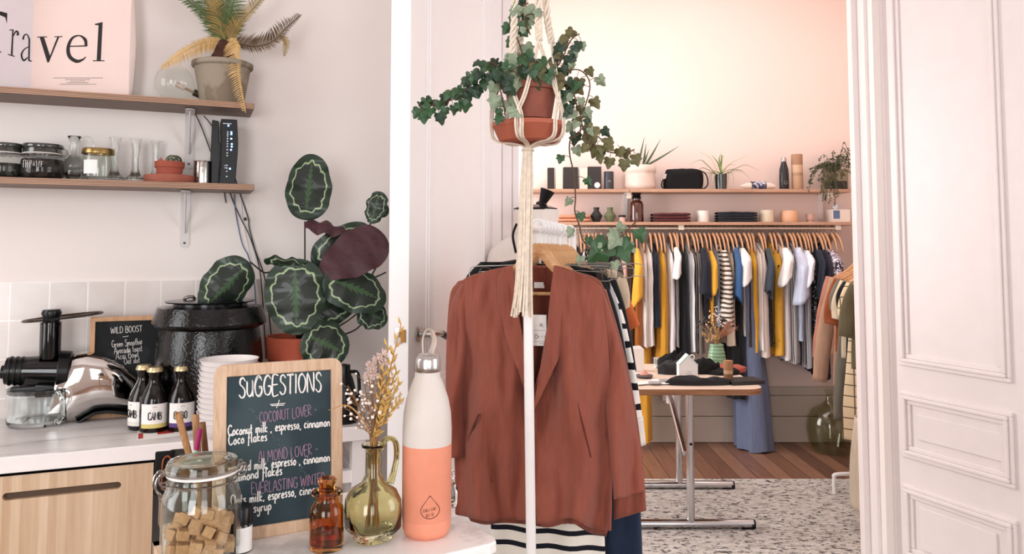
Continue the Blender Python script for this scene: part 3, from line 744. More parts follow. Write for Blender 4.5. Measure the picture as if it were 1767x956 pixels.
# bamboo front
g = G('bamboo'); co = g.coord('Object'); sx = g.sep(co)
wn = g.n('ShaderNodeTexWhiteNoise', noise_dimensions='1D'); g.link(g.math('FLOOR', g.math('MULTIPLY', sx[0], 44)), wn.inputs['W'])
n1 = g.noise(g.coord('Object', (50, 50, 3)), 1.5, 5)
f = g.math('ADD', g.math('MULTIPLY', wn.outputs[0], .35), g.math('MULTIPLY', n1, .65))
g.col(g.ramp(f, [(.25, lin((190, 158, 126))), (.55, lin((206, 178, 148))), (.8, lin((220, 194, 166)))])); g.b.inputs['Roughness'].default_value = .45; BAMB = g.mat
d = CD+.030
tr = PK(265, 803, d); tl = PK(0, 823, d); s1 = KS(tr); zt = (tr.z+tl.z)/2
bp = thing('bamboo_cabinet', 'pale bamboo front panel with a long slotted handle', 'cabinet', tuple(K(s1, d, 0)), KR)
a = PK(4, 856, d); b = PK(209, 839, d); xa, xb = KS(a)-s1, KS(b)-s1; zh = (a.z+b.z)/2; rh = .0105
W0 = -.95
# panel built around the slot
ring = []
for i in range(13): t = math.pi/2-math.pi*i/12; ring.append((xb-rh+rh*math.cos(t), zh+rh*math.sin(t)))
for i in range(13): t = -math.pi/2-math.pi*i/12; ring.append((xa+rh+rh*math.cos(t), zh+rh*math.sin(t)))
outer = []
for x, z in ring:
    if z >= zh: outer.append((x, zt))
    else: outer.append((x, .08))
m = MB(); n = len(ring); T = .018
for yy, fl in ((0, 0), (T, 1)):
    vs = [(x, yy, z) for x, z in ring]+[(x, yy, z) for x, z in outer]
    fs = []
    for i in range(n):
        j = (i+1) % n; fs.append((i, j, n+j, n+i) if not fl else (i, n+i, n+j, j))
    m.add(vs, fs)
m.add([(x, y, z) for y in (0, T) for x, z in ring], [(i, n+i, n+(i+1) % n, (i+1) % n) for i in range(n)])
def blk(x0, x1, z0, z1): m.box(((x0+x1)/2, T/2, (z0+z1)/2), (x1-x0, T, z1-z0))
blk(xb, 0, .08, zt); blk(W0, xa, .08, zt)
m.add([(x, y, z) for x, z in ((xa, zt), (xb, zt)) for y in (0, T)], [(0, 2, 3, 1)])
m.build('front_panel', BAMB, bp, sm=False)
MB().box((W0/2, T+.006, zh), (-W0-.04, .008, .10)).build('slot_backing', M('bamboo_dark', (86, 62, 44), .6), bp, sm=False)

# ---------------------------------------------------------------- helpers for the worktop
def onK(px, py): return PZ(px, py, CZ+.003)
def kloc(p, rz=None): return tuple(p)
# ---------------------------------------------------------------- juicer
jc = onK(165, 722); kj = jc.y/F_PX
jb = thing('slow_juicer', 'chrome slow juicer with black feed tube on the worktop', 'juicer', tuple(jc), KR)
def jl(px, py, dep=0):
    p = PPL(px, py, jc+KN*dep, KN); v = p-jc; return Vector((v.dot(KD), -dep, v.z))
top = [(98, 640), (110, 622), (130, 609), (150, 606), (180, 612), (210, 628), (235, 648), (243, 660)]
bot = [(96, 734), (110, 735), (132, 728), (150, 716), (168, 706), (190, 704), (212, 706), (243, 712)]
def prof(tab, x):
    return interp([(a_, b_) for a_, b_ in tab], x)
def bodyf(u, v):
    x = lerp(98, 243, v); yt, yb = prof(top, x), prof(bot, x)
    if v < .15: yb = lerp(736, yb, v/.15)
    if v < .12: yt = lerp(645, prof(top, lerp(98, 243, .12)), math.sqrt(v/.12))
    zt_, zb_ = jl(x, yt).z, jl(x, yb).z
    ym, hz_ = (zt_+zb_)/2, (zt_-zb_)/2
    xx = jl(x, 660).x+ (0 if v > .25 else (0))
    dp = .066*math.sin(math.pi*min(1, .30+v*.62))**.6
    a_ = 2*math.pi*u
    ca, sa = math.cos(a_), math.sin(a_)
    e = lambda q, p_: math.copysign(abs(q)**p_, q)
    return Vector((xx-.045*max(0, -e(sa, .7))*(1-smooth(v*4)), -dp*e(ca, .7), ym+hz_*e(sa, .7)))
m = MB().sheet(bodyf, 40, 34, closed=True)
m.add([bodyf(i/40, 0) for i in range(40)], [tuple(range(40))]); m.add([bodyf(i/40, 1) for i in range(40)], [tuple(range(39, -1, -1))])
m.build('motor_housing', M('mirror_chrome', (222, 218, 214), .05, 1, var=.01), jb, ang=60)
m = MB().sheet(lambda u, v: Vector((bodyf(0, v).x-.0, -.06*(2*u-1), jl(lerp(98, 243, v), prof(bot, lerp(98, 243, v))).z-.0035+.0)), 4, 24)
m.build('base_foot', BLACKP, jb, solid=.007)
cx_ = Vector((0, 0, 0))
def hcyl(mb, x0, x1, pxc, r0, r1=None, n=28, m=0):
    c0 = jl(x0, pxc); c1 = jl(x1, pxc); mb.tube([c0, c1], [r0*kj, (r1 or r0)*kj], n, m=m)
m = MB(); hcyl(m, 102, 122, 640, 34, 33); m.build('collar', BLACKP, jb, bevel=.003)
m = MB(); hcyl(m, 40, 102, 640, 23, 27); m.build('drum', glass('smoke_glass', (150, 150, 150)), jb)
m = MB(); hcyl(m, 44, 100, 640, 12, 17); m.build('auger', M('auger_black', (26, 26, 27), .3), jb)
m = MB(); hcyl(m, 10, 42, 640, 22, 23); hcyl(m, 2, 12, 642, 11); 
for t in (16, 26, 36): hcyl(m, t, t+5, 640, 24)
m.build('drum_cap', BLACKP, jb, bevel=.002)
m = MB(); p0, p1 = jl(86, 628), jl(88, 556); m.tube([p0, p1], 16*kj, 24, cap=False); m.build('feed_tube', glass('smoke_glass', (150, 150, 150)), jb)
m = MB().tube([jl(86, 622), jl(88, 562)], 12.5*kj, 24); m.tube([jl(88, 560), jl(88.5, 556), jl(89, 548), jl(89, 540), jl(89, 534)], [15*kj, 13*kj, 12.5*kj, 15.5*kj, 13*kj], 24); m.build('pusher', BLACKP, jb, ang=50)
# tilted clear tray
t0 = jl(36, 556); t1 = jl(180, 542); mid = (t0+t1)/2; L = (t1-t0).length/2
m = MB().lathe([(0, 0), (L*.97, 0), (L, .004), (L*.97, .008), (L*.93, .004), (0, .004)], 40, M4=Matrix.Translation(mid) @ Matrix.Rotation(-math.atan2((t1-t0).z, (t1-t0).x)-.02, 4, 'Y') @ Matrix.Diagonal((1, .62, 1, 1)))
m.build('hopper_tray', glass('tray_smoke', (150, 140, 132)), jb)
m = MB().box(jl(62, 668), (70*kj, .05, 7*kj)); m.box(jl(80, 672), (30*kj, .05, 22*kj)); m.build('spout', M('spout_black', (30, 31, 32), .3), jb, bevel=.004)
# clear cup with handle under the spout
cc = onK(66, 731); k = cc.y/F_PX
o = thing('measuring_cup', 'clear juice cup with handle below the juicer spout', 'cup', tuple(cc), KR)
MB().lathe([(0, .003), (42*k, 0), (47*k, 5*k), (49*k, 20*k), (48*k, 60*k), (49*k, 61*k), (46*k, 61*k), (46*k, 10*k), (0, 7*k)], 40).build('cup_body', refract('cup_glass', (246, 250, 250)), o)
MB().lathe([(0, 60*k), (46*k, 60*k), (46*k, 54*k), (44*k, 54*k), (44*k, 57*k), (0, 57*k)], 40).build('lid', glass('cup_lid', (190, 194, 196)), o)
MB().tube(crom([(30*k, -36*k, 58*k), (40*k, -52*k, 50*k), (42*k, -54*k, 30*k), (36*k, -46*k, 10*k), (30*k, -36*k, 8*k)]), 4*k, 10).build('handle', refract('cup_glass', (246, 250, 250)), o)

# ---------------------------------------------------------------- chalk writing, drawn as single strokes
GL = {
'A': (.75, ['0,0 .36,1 .72,0', '.14,.36 .6,.36']), 'B': (.62, ['.05,0 .05,1 .4,.98 .5,.78 .38,.55 .05,.52', '.38,.55 .58,.4 .55,.12 .35,0 .05,0']),
'C': (.68, ['.62,.82 .45,1 .2,.92 .04,.5 .2,.08 .45,0 .64,.18']), 'D': (.7, ['.05,0 .05,1 .4,.94 .64,.55 .5,.12 .05,0']), 'E': (.6, ['.55,1 .05,1 .05,0 .56,0', '.05,.52 .48,.54']),
'G': (.74, ['.66,.84 .45,1 .2,.9 .05,.5 .2,.08 .5,.02 .68,.2 .68,.44 .42,.44']), 'I': (.24, ['.1,0 .12,1']), 'K': (.6, ['.05,0 .05,1', '.55,1 .06,.45 .56,0']),
'L': (.56, ['.05,1 .05,0 .52,.02']), 'M': (.9, ['.02,0 .12,1 .42,.3 .74,1 .84,0']), 'N': (.74, ['.04,0 .06,1 .62,.02 .66,1']), 'O': (.76, ['.38,1 .12,.84 .04,.45 .2,.06 .46,.02 .68,.3 .68,.7 .38,1']),
'R': (.64, ['.05,0 .06,1 .42,.96 .5,.72 .06,.5 .56,0']), 'S': (.58, ['.54,.84 .36,1 .12,.92 .1,.68 .36,.52 .54,.32 .46,.06 .22,0 .02,.16']), 'T': (.66, ['0,.98 .66,1', '.34,1 .32,0']),
'U': (.7, ['.05,1 .06,.3 .22,.03 .48,.04 .62,.3 .64,1']), 'u_': (.62, ['.05,.75 .06,.25 .22,.02 .44,.08 .56,.3 .56,.78 .58,0']), 'V': (.7, ['0,1 .34,0 .68,1']), 'W': (.95, ['0,1 .22,0 .46,.8 .68,0 .94,1']), 'X': (.6, ['0,1 .6,0', '.58,1 .02,0']), '-': (.5, ['.06,.46 .44,.5']),
'a': (.52, ['.44,.42 .26,.5 .06,.3 .1,.06 .28,.02 .42,.3 .44,.46', '.44,.46 .42,.1 .54,.02']), 'b': (.5, ['.06,1 .06,.04', '.06,.3 .26,.48 .44,.3 .36,.05 .06,.04']), 'c': (.44, ['.4,.42 .22,.5 .05,.25 .18,.02 .42,.1']),
'd': (.54, ['.44,.4 .24,.5 .05,.25 .18,.02 .4,.16 .46,1 .46,.02']), 'e': (.46, ['.06,.24 .38,.3 .34,.46 .2,.5 .05,.25 .18,.02 .44,.1']), 'f': (.38, ['.42,.92 .28,1 .18,.8 .1,-.3', '.02,.48 .38,.5']), 'h': (.52, ['.06,1 .06,0', '.06,.3 .26,.48 .42,.36 .44,.02']),
'i': (.24, ['.1,.48 .12,.06 .22,.02', '.12,.66 .14,.7']), 'k': (.5, ['.06,1 .06,0', '.42,.5 .08,.22 .46,.0']), 'l': (.24, ['.1,1 .1,.08 .22,.02']), 'm': (.76, ['.06,.48 .06,0', '.06,.3 .22,.48 .34,.36 .34,.02', '.34,.32 .52,.48 .64,.36 .68,.02']),
'n': (.52, ['.06,.48 .06,0', '.06,.3 .26,.48 .42,.36 .46,.02']), 'o': (.5, ['.26,.5 .06,.3 .14,.04 .34,.04 .44,.28 .26,.5 .4,.46']), 'p': (.5, ['.06,.48 .04,-.42', '.06,.34 .26,.5 .44,.3 .34,.05 .06,.06']), 'r': (.38, ['.06,.48 .06,0', '.06,.3 .2,.46 .36,.44']),
's': (.42, ['.36,.44 .18,.5 .08,.38 .32,.2 .3,.04 .04,.04']), 't': (.38, ['.16,.9 .16,.1 .34,.04', '.0,.5 .36,.54']), 'u': (.52, ['.06,.48 .08,.1 .24,.02 .42,.2 .44,.48', '.44,.48 .44,.06 .52,.02']), 'v': (.46, ['.02,.48 .2,.02 .42,.5']), 'w': (.66, ['.02,.48 .16,.02 .32,.4 .46,.02 .62,.5']), 'y': (.5, ['.04,.48 .1,.14 .28,.1 .44,.48', '.44,.48 .38,-.3 .2,-.42 .06,-.26']), ',': (.24, ['.12,.06 .06,-.14']), ' ': (.36, [])}
def write(mb, text, x0, y0, x1, y1, height, mp, M4, r, m=1, jit=.03):
    """text between two picture points (its base line), strokes laid on the plane M4"""
    toks = []; i = 0
    while i < len(text):
        if text[i:i+2] == 'u_': toks.append('u_'); i += 2
        else: toks.append(text[i]); i += 1
    tot = sum(GL[t][0]+.1 for t in toks)
    a = Vector(mp(x0, y0)); b = Vector(mp(x1, y1)); d = (b-a); Lm = d.length; d = d.normalized(); up = Vector((-d.y, d.x))
    sx = Lm/tot; x = 0
    for t in toks:
        w_, strokes = GL[t]; jy = R.uniform(-jit, jit)
        for s_ in strokes:
            pts = [tuple(float(q) for q in p.split(',')) for p in s_.split()]
            pp = [a+d*((x+px_)*sx)+up*((py_+jy)*height) for px_, py_ in pts]
            cs = crom([Vector((p.x, -.0004, p.y)) for p in pp], 4) if len(pp) > 2 else [Vector((p.x, -.0004, p.y)) for p in pp]
            mb.tube([M4 @ p for p in cs], r, 5, m=m, flat=.5, up=M4.to_3x3() @ Vector((0, 1, 0)))
        x += w_+.1
CHALKW = M('chalk_white', (236, 232, 228), .95, var=.1, scale=300); CHALKP = M('chalk_mauve', (160, 126, 152), .95, var=.2, scale=300)
def rrect(w_, h_, r_, n=6):
    out = []
    for cx_, cz_, a0 in ((w_-r_, h_-r_, 0), (r_, h_-r_, 90), (r_, r_, 180), (w_-r_, r_, 270)):
        for i in range(n+1):
            a_ = math.radians(a0+90*i/n); out.append((cx_+r_*math.cos(a_), cz_+r_*math.sin(a_)))
    return out
def frame_mb(w_, h_, fw, t, r_=.018):
    o_ = rrect(w_, h_, r_, 6); i_ = [(min(max(x, fw), w_-fw), min(max(z, fw), h_-fw)) for x, z in o_]; n = len(o_); m = MB()
    vs = [(x, 0, z) for x, z in o_]+[(x, 0, z) for x, z in i_]+[(x, t, z) for x, z in o_]+[(x, t, z) for x, z in i_]
    fs = []
    for i in range(n):
        j = (i+1) % n
        fs += [(j, i, n+i, n+j), (2*n+i, 2*n+j, 3*n+j, 3*n+i), (i, j, 2*n+j, 2*n+i), (n+j, n+i, 3*n+i, 3*n+j)]
    return m.add(vs, fs)
# small board at the back: WILD BOOST
a = onK(158, 738); dpt = .10
A0 = K(KS(PK(153, 640, .13)), .13, CZ+.003); B0 = K(KS(PK(285, 640, .13)), .13, CZ+.003); L = (B0-A0).length; Hb = PK(160, 549, .13).z-CZ
wb = thing('chalkboard', 'small chalkboard against the tiles listing smoothie and toast', 'chalkboard', tuple(A0), KR)
frame_mb(L, Hb, .016, .012, .004).build('frame', wood('oak_frame', (176, 130, 92), (206, 160, 118), 5, (14, 14, 1.5)), wb, sm=False)
mpw = lambda px, py: ((PK(px, py, .13)-A0).dot(KD), PK(px, py, .13).z-A0.z)
m = MB().box((L/2, .008, Hb/2), (L-.03, .004, Hb-.03)); I4 = Matrix.Translation((0, .0052, 0))
SLATE1 = speckle('slate_black', (34, 36, 38), (44, 47, 49), 6, .5, .85)
write(m, 'WILD BOOST', 191, 576, 246, 572, .022, mpw, I4, .0009)
write(m, '-', 210, 584, 226, 582, .01, mpw, I4, .0009)
write(m, 'Green Smoothie', 193, 600, 246, 594, .024, mpw, I4, .0008); write(m, 'Avocado toast', 197, 611, 246, 606, .024, mpw, I4, .0008)
write(m, 'Acai Bowl', 200, 621, 240, 616, .024, mpw, I4, .0008); write(m, 'Oat dot', 214, 629, 242, 626, .022, mpw, I4, .0008)
m.build('slate', [SLATE1, CHALKW], wb, sm=False)

# ---------------------------------------------------------------- soup kettle
kc = onK(361, 716); kc = K(KS(PK(361, 640, .28)), .28, CZ+.003); k = kc.y/F_PX
o = thing('soup_kettle', 'big glossy black soup kettle with a rimmed lid', 'soup kettle', tuple(kc), KR)
g = G('hammered_black'); g.b.inputs['Base Color'].default_value = lin((7, 7, 8)); g.b.inputs['Roughness'].default_value = .16; g.b.inputs['Specular IOR Level'].default_value = .45
g.bump(g.noise(g.coord('Object'), 120, 2), .45, .003)
z0 = PK(361, 560, .28+.085).z-CZ; zT = PK(361, 530, .28).z-CZ
MB().lathe([(0, 0), (72*k, 0), (78*k, .01), (85*k, z0*.35), (87*k, z0*.6), (83*k, z0*.88), (80*k, z0*.95)], 48).build('kettle_body', g.mat, o)
MB().lathe([(80*k, z0*.94), (90*k, z0*.97), (93*k, z0), (92*k, z0+.008), (84*k, zT), (62*k, zT+.004), (0, zT+.004)], 48).build('rim', g.mat, o)
zl = zT+.012
MB().lathe([(60*k, zT), (60*k, zl), (72*k, zl+.004), (73*k, zl+.008), (58*k, zl+.012), (0, zl+.022)], 40).build('lid', M('lid_black', (30, 31, 33), .2, .6), o)
m = MB().tube(crom([(-42*k, -16*k, zl+.006), (-40*k, -18*k, zl+.022), (-28*k, -18*k, zl+.024), (-26*k, -16*k, zl+.006)]), .005, 8); m.tube([(26*k, 10*k, zl+.01), (34*k, 10*k, zl+.03)], .008, 10); m.build('lid_hinge', M('hinge_metal', (110, 104, 98), .3, .9), o)

# ---------------------------------------------------------------- beer bottles on a leaflet
lf = onK(238, 762); 
o = thing('leaflet', 'printed paper leaflet under the dark bottles', 'leaflet', (0, 0, 0))
qd = [PZ(236, 760, CZ+.0035), PZ(340, 748, CZ+.0035), PZ(330, 722, CZ+.0035), PZ(238, 733, CZ+.0035)]
m = MB().add([v for v in qd]+[v+Vector((0, 0, .0012)) for v in qd], [(3, 2, 1, 0), (4, 5, 6, 7), (0, 1, 5, 4), (1, 2, 6, 5), (2, 3, 7, 6), (3, 0, 4, 7)])
def lq(u, v): return (qd[0].lerp(qd[1], u)).lerp(qd[3].lerp(qd[2], u), v)+Vector((0, 0, .0016))
def pr_(u0, u1, v0, v1, mi): m.add([lq(u0, v0), lq(u1, v0), lq(u1, v1), lq(u0, v1)], [(0, 1, 2, 3)], mi)
pr_(.02, .10, .05, .38, 1); pr_(.34, .62, .18, .36, 1)
for i in range(9): pr_(.26+i*.06, .285+i*.06, .45, .62, 2)
m.build('sheet', [PAPER, M('print_red', (176, 44, 40), .7), INK], o, sm=False)
BOT = M('dark_bottle', (12, 8, 7), .08, var=.1, spec=.5)
BCAP = M('bottle_cap', (196, 178, 138), .35, .8)
LBL = {}
def bottle(px, py, label, accent, word, turn):
    c = PZ(px, py, CZ+.0055); k = c.y/F_PX; r = 23*k; h = 106*k
    o = thing('beer_bottle', label, 'bottle', tuple(c), KR)
    MB().lathe([(0, .002), (r*.94, 0), (r, h*.03), (r, h*.46), (r*.93, h*.54), (r*.6, h*.68), (r*.42, h*.76), (r*.40, h*.86), (r*.47, h*.88), (r*.47, h*.93), (0, h*.93)], 32).build('glass_body', BOT, o)
    MB().lathe([(r*.5, h*.92), (r*.56, h*.93), (r*.54, h*.96), (r*.46, h*1.0), (0, h*1.0)], 21, fn=lambda a, z: 1+.04*math.cos(a*21)).build('crown_cap', BCAP, o)
    m = MB(); A = 1.0
    def lp(a, z): return Vector((r*1.012*math.sin(a+turn), -r*1.012*math.cos(a+turn), z))
    m.sheet(lambda u, v: lp(lerp(-A, A, u), h*lerp(.07, .445, v)), 20, 2, 0)
    m.sheet(lambda u, v: lp(lerp(-A, A, u), h*lerp(.07, .135, v))*1.0+Vector((0.0006*math.sin(turn), -.0006, 0)), 20, 1, 1)
    LT = {'C': '.62,.82 .4,1 .08,.9 .08,.1 .4,0 .62,.2', 'A': '.02,0 .32,1 .62,0|.15,.34 .5,.34', 'M': '.05,0 .05,1 .4,.3 .75,1 .75,0', 'B': '.06,0 .06,1 .5,.9 .45,.55 .06,.5|.45,.52 .6,.3 .5,0 .06,0', 'O': '.1,.15 .1,.85 .35,1 .6,.85 .6,.15 .35,0 .1,.15'}
    x = -.42 if word[0] == 'C' else -.62
    for ch in word:
        for s_ in LT[ch].split('|'):
            pts = [tuple(float(q) for q in p.split(',')) for p in s_.split()]
            m.tube([lp(x+px_*.3, h*(.20+.12*pz_))+Vector((0, -.0004, 0)) for px_, pz_ in pts], .0018, 5, m=2)
        x += .30*(.95 if ch == 'M' else .74)
    for i in range(5): m.tube([lp(-.12+i*.06, h*(.385+.012*(i % 2))), lp(-.10+i*.06, h*(.40+.012*(i % 2)))], .0006, 4, m=2)
    m.tube([lp(-.3, h*.35), lp(0, h*.353), lp(.35, h*.35)], .0005, 4, m=2)
    m.build('label', [PAPER, accent, INK], o)
bottle(246, 738, 'dark beer bottle half hidden behind the yellow-labelled one', M('acc_white', (220, 214, 206), .7), 'CAMB', -.9)
bottle(265, 742, 'dark beer bottle with a white label edged in yellow', M('acc_yellow', (206, 190, 112), .7), 'CAMB', .05)
bottle(312, 740, 'dark beer bottle with a white label edged in purple', M('acc_purple', (84, 56, 120), .7), 'OMBO', .10)

# ---------------------------------------------------------------- stack of white bowls
bc = PZ(392, 762, CZ+.003); bc = PZ(390, 752, CZ+.003); k = bc.y/F_PX
NB = 13; rt = 52*k; rb = 34*k; step = (128*k-.030)/NB; hb = .050
proto = None
BOWL = M('bowl_white', (236, 230, 228), .35, var=.02)
for i in range(NB):
    off = (R.uniform(-.0012, .0012), R.uniform(-.0012, .0012))
    loc = (bc.x+off[0]+i*.0004, bc.y+off[1], bc.z+i*step)
    if proto is None:
        m = MB().lathe([(0, 0), (rb*.9, 0), (rb, .003), (rt*.82, hb*.5), (rt*.90, hb*.9), (rt*.93, hb), (rt*.90, hb), (rt*.79, hb*.5), (rb*.95, .0055), (0, .0045)], 40)
        proto = tag(m.build('paper_bowl', BOWL, loc=loc), 'white bowl in the tall stack behind the suggestions board', 'bowl', 'stacked white bowls')
    else:
        c_ = proto.copy(); C.objects.link(c_); c_.location = loc
        if i == NB-1: c_['label'] = 'topmost white bowl of the tall stack'
# dark canister behind the board
c_ = PZ(592, 728, CZ+.003); k = c_.y/F_PX
o = thing('black_canister', 'black canister partly hidden behind the suggestions board', 'canister', tuple(c_), KR)
MB().lathe([(0, 0), (24*k, 0), (25*k, 6*k), (23*k, 45*k), (16*k, 72*k), (11*k, 84*k), (11*k, 96*k), (0, 98*k)], 28).build('body', BLACKP, o)
MB().tube(crom([(11*k, 0, 84*k), (24*k, 0, 80*k), (27*k, 0, 50*k), (24*k, 0, 24*k)]), 3*k, 8).build('handle', BLACKP, o)

# ---------------------------------------------------------------- calathea
pc = K(KS(PK(512, 640, .26)), .26, CZ+.003); k = pc.y/F_PX
ca = thing('potted_calathea', 'large patterned-leaf calathea in a terracotta pot', 'potted plant', tuple(pc), KR)
zr = PK(505, 584, .26+.06).z-CZ
MB().lathe([(0, 0), (40*k, 0), (47*k, zr*.7), (52*k, zr*.72), (53*k, zr), (49*k, zr), (47*k, zr*.85), (0, zr*.85)], 40).build('pot', M('terracotta_red', (176, 82, 56), .8, var=.08, bump=.1), ca)
MB().lathe([(0, zr*.90), (49*k, zr*.88)], 24).build('soil', SOIL, ca)
g = G('calathea_leaf'); uv = g.n('ShaderNodeUVMap'); sx = g.sep(uv.outputs[0]); X, Y = sx[0], sx[1]
rad = g.math('SQRT', g.math('ADD', g.math('POWER', X, 2.0), g.math('POWER', Y, 2.0)))
ang_ = g.math('ARCTAN2', X, Y)
zz = g.math('PINGPONG', g.math('MULTIPLY', ang_, 4.2), 1.0)
rz_ = g.math('ADD', rad, g.math('MULTIPLY', zz, .075)); rz_ = g.math('ADD', rz_, g.math('MULTIPLY', g.math('SUBTRACT', g.noise(g.coord('Object'), 30, 3), .5), .22))
ringf = g.ramp(rz_, [(.745, (0, 0, 0, 1)), (.765, (1, 1, 1, 1)), (.79, (1, 1, 1, 1)), (.825, (0, 0, 0, 1))])
fz = g.math('PINGPONG', g.math('ADD', g.math('MULTIPLY', Y, 5.5), g.math('MULTIPLY', g.math('ABSOLUTE', X), -5.0)), .5)
fw_ = g.math('MULTIPLY', g.math('ADD', .06, g.math('MULTIPLY', fz, .42)), g.math('SUBTRACT', .85, g.math('ABSOLUTE', Y)))
feather = g.math('LESS_THAN', g.math('ABSOLUTE', X), fw_)
inner = g.mix(g.math('MULTIPLY', feather, .75), lin((24, 36, 27)), lin((62, 96, 56)))
outer = g.mix(g.math('GREATER_THAN', rz_, .80), inner, lin((30, 52, 36)))
vein = g.math('GREATER_THAN', g.math('FRACT', g.math('ADD', g.math('MULTIPLY', Y, 9), g.math('MULTIPLY', g.math('ABSOLUTE', X), -7))), .86)
outer = g.mix(g.math('MULTIPLY', vein, .35), outer, lin((14, 24, 18)))
g.col(g.mix(ringf, outer, lin((168, 190, 148)))); g.b.inputs['Roughness'].default_value = .5
g.b.inputs['Coat Weight'].default_value = .2
CAL = g.mat
CALB = M('calathea_purple', (66, 30, 36), .6, var=.3, scale=40, stretch=(1, 1, 3))
CSTEM = M('calathea_stem', (40, 34, 30), .6)
def cl(px, py, dep=0):
    p = PPL(px, py, pc+KN*dep, KN); v = p-pc; return Vector((v.dot(KD), -dep, v.z))
def cleaf(base, tip, wpx, dep, tilt=0, curl=.2, fold=.25, under=False, wav=.01, mats=None):
    """elliptical leaf from the stem end to the tip; wpx its half width"""
    b = cl(base[0], base[1], dep[0]); t = cl(tip[0], tip[1], dep[1]); ax_ = t-b; L = ax_.length; ax_ = ax_.normalized()
    view = Vector((0, -1, .08)); sd = ax_.cross(view).normalized(); nn = sd.cross(ax_).normalized()*1.0
    if nn.dot(view) < 0: nn = -nn
    sd = (Matrix.Rotation(tilt, 3, ax_) @ sd); nn = (Matrix.Rotation(tilt, 3, ax_) @ nn)
    hw = wpx*k; ph = R.uniform(0, 6)
    def f(u, v):
        y = -math.cos(math.pi*v)
        s_ = math.sqrt(max(0, 1-y*y))**.9; x = (2*u-1)*s_
        if v < .5: x *= 1.0
        q_ = b+ax_*L*(y+1)/2+sd*x*hw*(1+(.30 if under else .13)*(-y))
        q_ += nn*(-fold*hw*abs(x)**1.6*-1*-1+curl*L*(-(y*.5)**2)+wav*math.sin(y*9+ph)*abs(x)+.008*math.sin(abs(x)*4-y*22)*.25)
        return q_
    def uvf(u, v):
        y = -math.cos(math.pi*v); s_ = math.sqrt(max(0, 1-y*y))**.9; return ((2*u-1)*s_, y)
    m = MB().sheet(f, 16, 26, uvf=uvf)
    m.build('leaf', CALB if under else CAL, ca, ang=180)
    return b
def stem(pts): MB().tube(crom(pts, 6), [.0035, .0028], 7).build('stem', CSTEM, ca)
rt_ = cl(515, 590, 0)
cleaf((526, 380), (540, 266), 39, (.03, .03), .1, -.05, -.1); stem([rt_, cl(525, 480, .02), cl(526, 382, .03)])
cleaf((432, 452), (352, 534), 37, (.10, .14), -.3, .25, .3); stem([rt_, cl(480, 480, .06), cl(455, 470, .08), cl(432, 452, .10)])
cleaf((508, 446), (512, 578), 49, (.13, .15), .12, .1, .12); stem([rt_, cl(520, 480, .05), cl(508, 446, .12)])
cleaf((455, 452), (543, 466), 14, (.125, .12), .9, .2, .3)
cleaf((543, 462), (640, 392), 36, (.06, .05), .15, .2, .2); stem([rt_, cl(553, 500, .03), cl(553, 440, .05)])
cleaf((526, 382), (606, 398), 16, (.05, .07), -.7, .3, .4, under=True)
cleaf((664, 404), (552, 474), 40, (.12, .14), .35, .12, .1, under=True)
cleaf((560, 476), (668, 520), 40, (.15, .14), -.25, .2, .15); stem([rt_, cl(610, 500, .06), cl(666, 470, .05)])
cleaf((655, 330), (640, 386), 20, (.03, .04), .6, .1, .2); stem([rt_, cl(610, 440, .0), cl(640, 385, .02), cl(655, 332, .03)])
cleaf((525, 575), (600, 612), 40, (.15, .17), -.2, .15, .2); stem([rt_, cl(512, 575, .08), cl(522, 574, .14)])
cleaf((600, 470), (540, 560), 45, (.02, .05), .2, .1, .2)
cleaf((575, 490), (560, 575), 30, (.0, .03), -.3, .1, .2)
cleaf((620, 530), (668, 556), 26, (.10, .12), -.3, .2, .2)
stem([rt_, cl(590, 560, .04), cl(640, 520, .06)]); stem([rt_, cl(600, 575, .04), cl(630, 555, .06), cl(660, 540, .08)]); stem([rt_, cl(600, 540, .0), cl(650, 460, .0), cl(664, 440, 0)])
cleaf((640, 345), (668, 372), 16, (.0, .02), .2, .1, .2)
# ============================================================ FOREGROUND TABLE
TZ = P(735, 924, 1.25).z
A = PZ(785, 885, TZ); B = PZ(866, 934, TZ)
ed = (B-A); ed.z = 0; ed = ed.normalized(); fd = Vector((ed.y, -ed.x, 0)); 
if fd.x > 0: fd = -fd                                 # ed: along the right edge to the viewer, fd: along the front edge to the left
TR = math.atan2(-fd.y, -fd.x)
mt = thing('marble_table', 'white marble-topped bar table with a pale wooden apron', 'table', (B.x, B.y, 0), TR)
# local: -x along the front edge, +y away from the viewer
TW, TD = .47, .36
poly_ = [(-TW, 0), (-.02, 0), (-.006, .006), (0, .02), (0, TD), (-TW+.042, TD)]
g = G('white_marble'); co = g.coord('Object')
vn = g.noise(co, 5, 8, .65); g.col(g.ramp(vn, [(.36, lin((206, 200, 196))), (.46, lin((240, 236, 233))), (.8, lin((246, 243, 240)))])); g.b.inputs['Roughness'].default_value = .3
m = MB(); n = len(poly_)
m.add([(x, y, TZ) for x, y in poly_]+[(x, y, TZ-.018) for x, y in poly_], [tuple(range(n)), tuple(range(2*n-1, n-1, -1))]+[(i, n+i, n+(i+1) % n, (i+1) % n) for i in range(n)])
m.build('tabletop', g.mat, mt, sm=False, bevel=.003)
m = MB().box((-TW/2, .025+.01, TZ-.018-.04), (TW-.05, .02, .08)); m.box((-TW/2, TD-.035, TZ-.058), (TW-.05, .02, .08)); m.box((-.035, TD/2, TZ-.058), (.02, TD-.05, .08)); m.box((-TW+.035, TD/2, TZ-.058), (.02, TD-.05, .08))
m.build('apron', PALEWOOD, mt, sm=False)
for x in (-.05, -TW+.05):
    for y in (.05, TD-.05): MB().box((x, y, (TZ-.018)/2), (.04, .04, TZ-.02)).build('leg', PALEWOOD, mt, sm=False, bevel=.003)
def onT(px, py): p = PZ(px, py, TZ); return Vector((p.x, p.y, TZ))

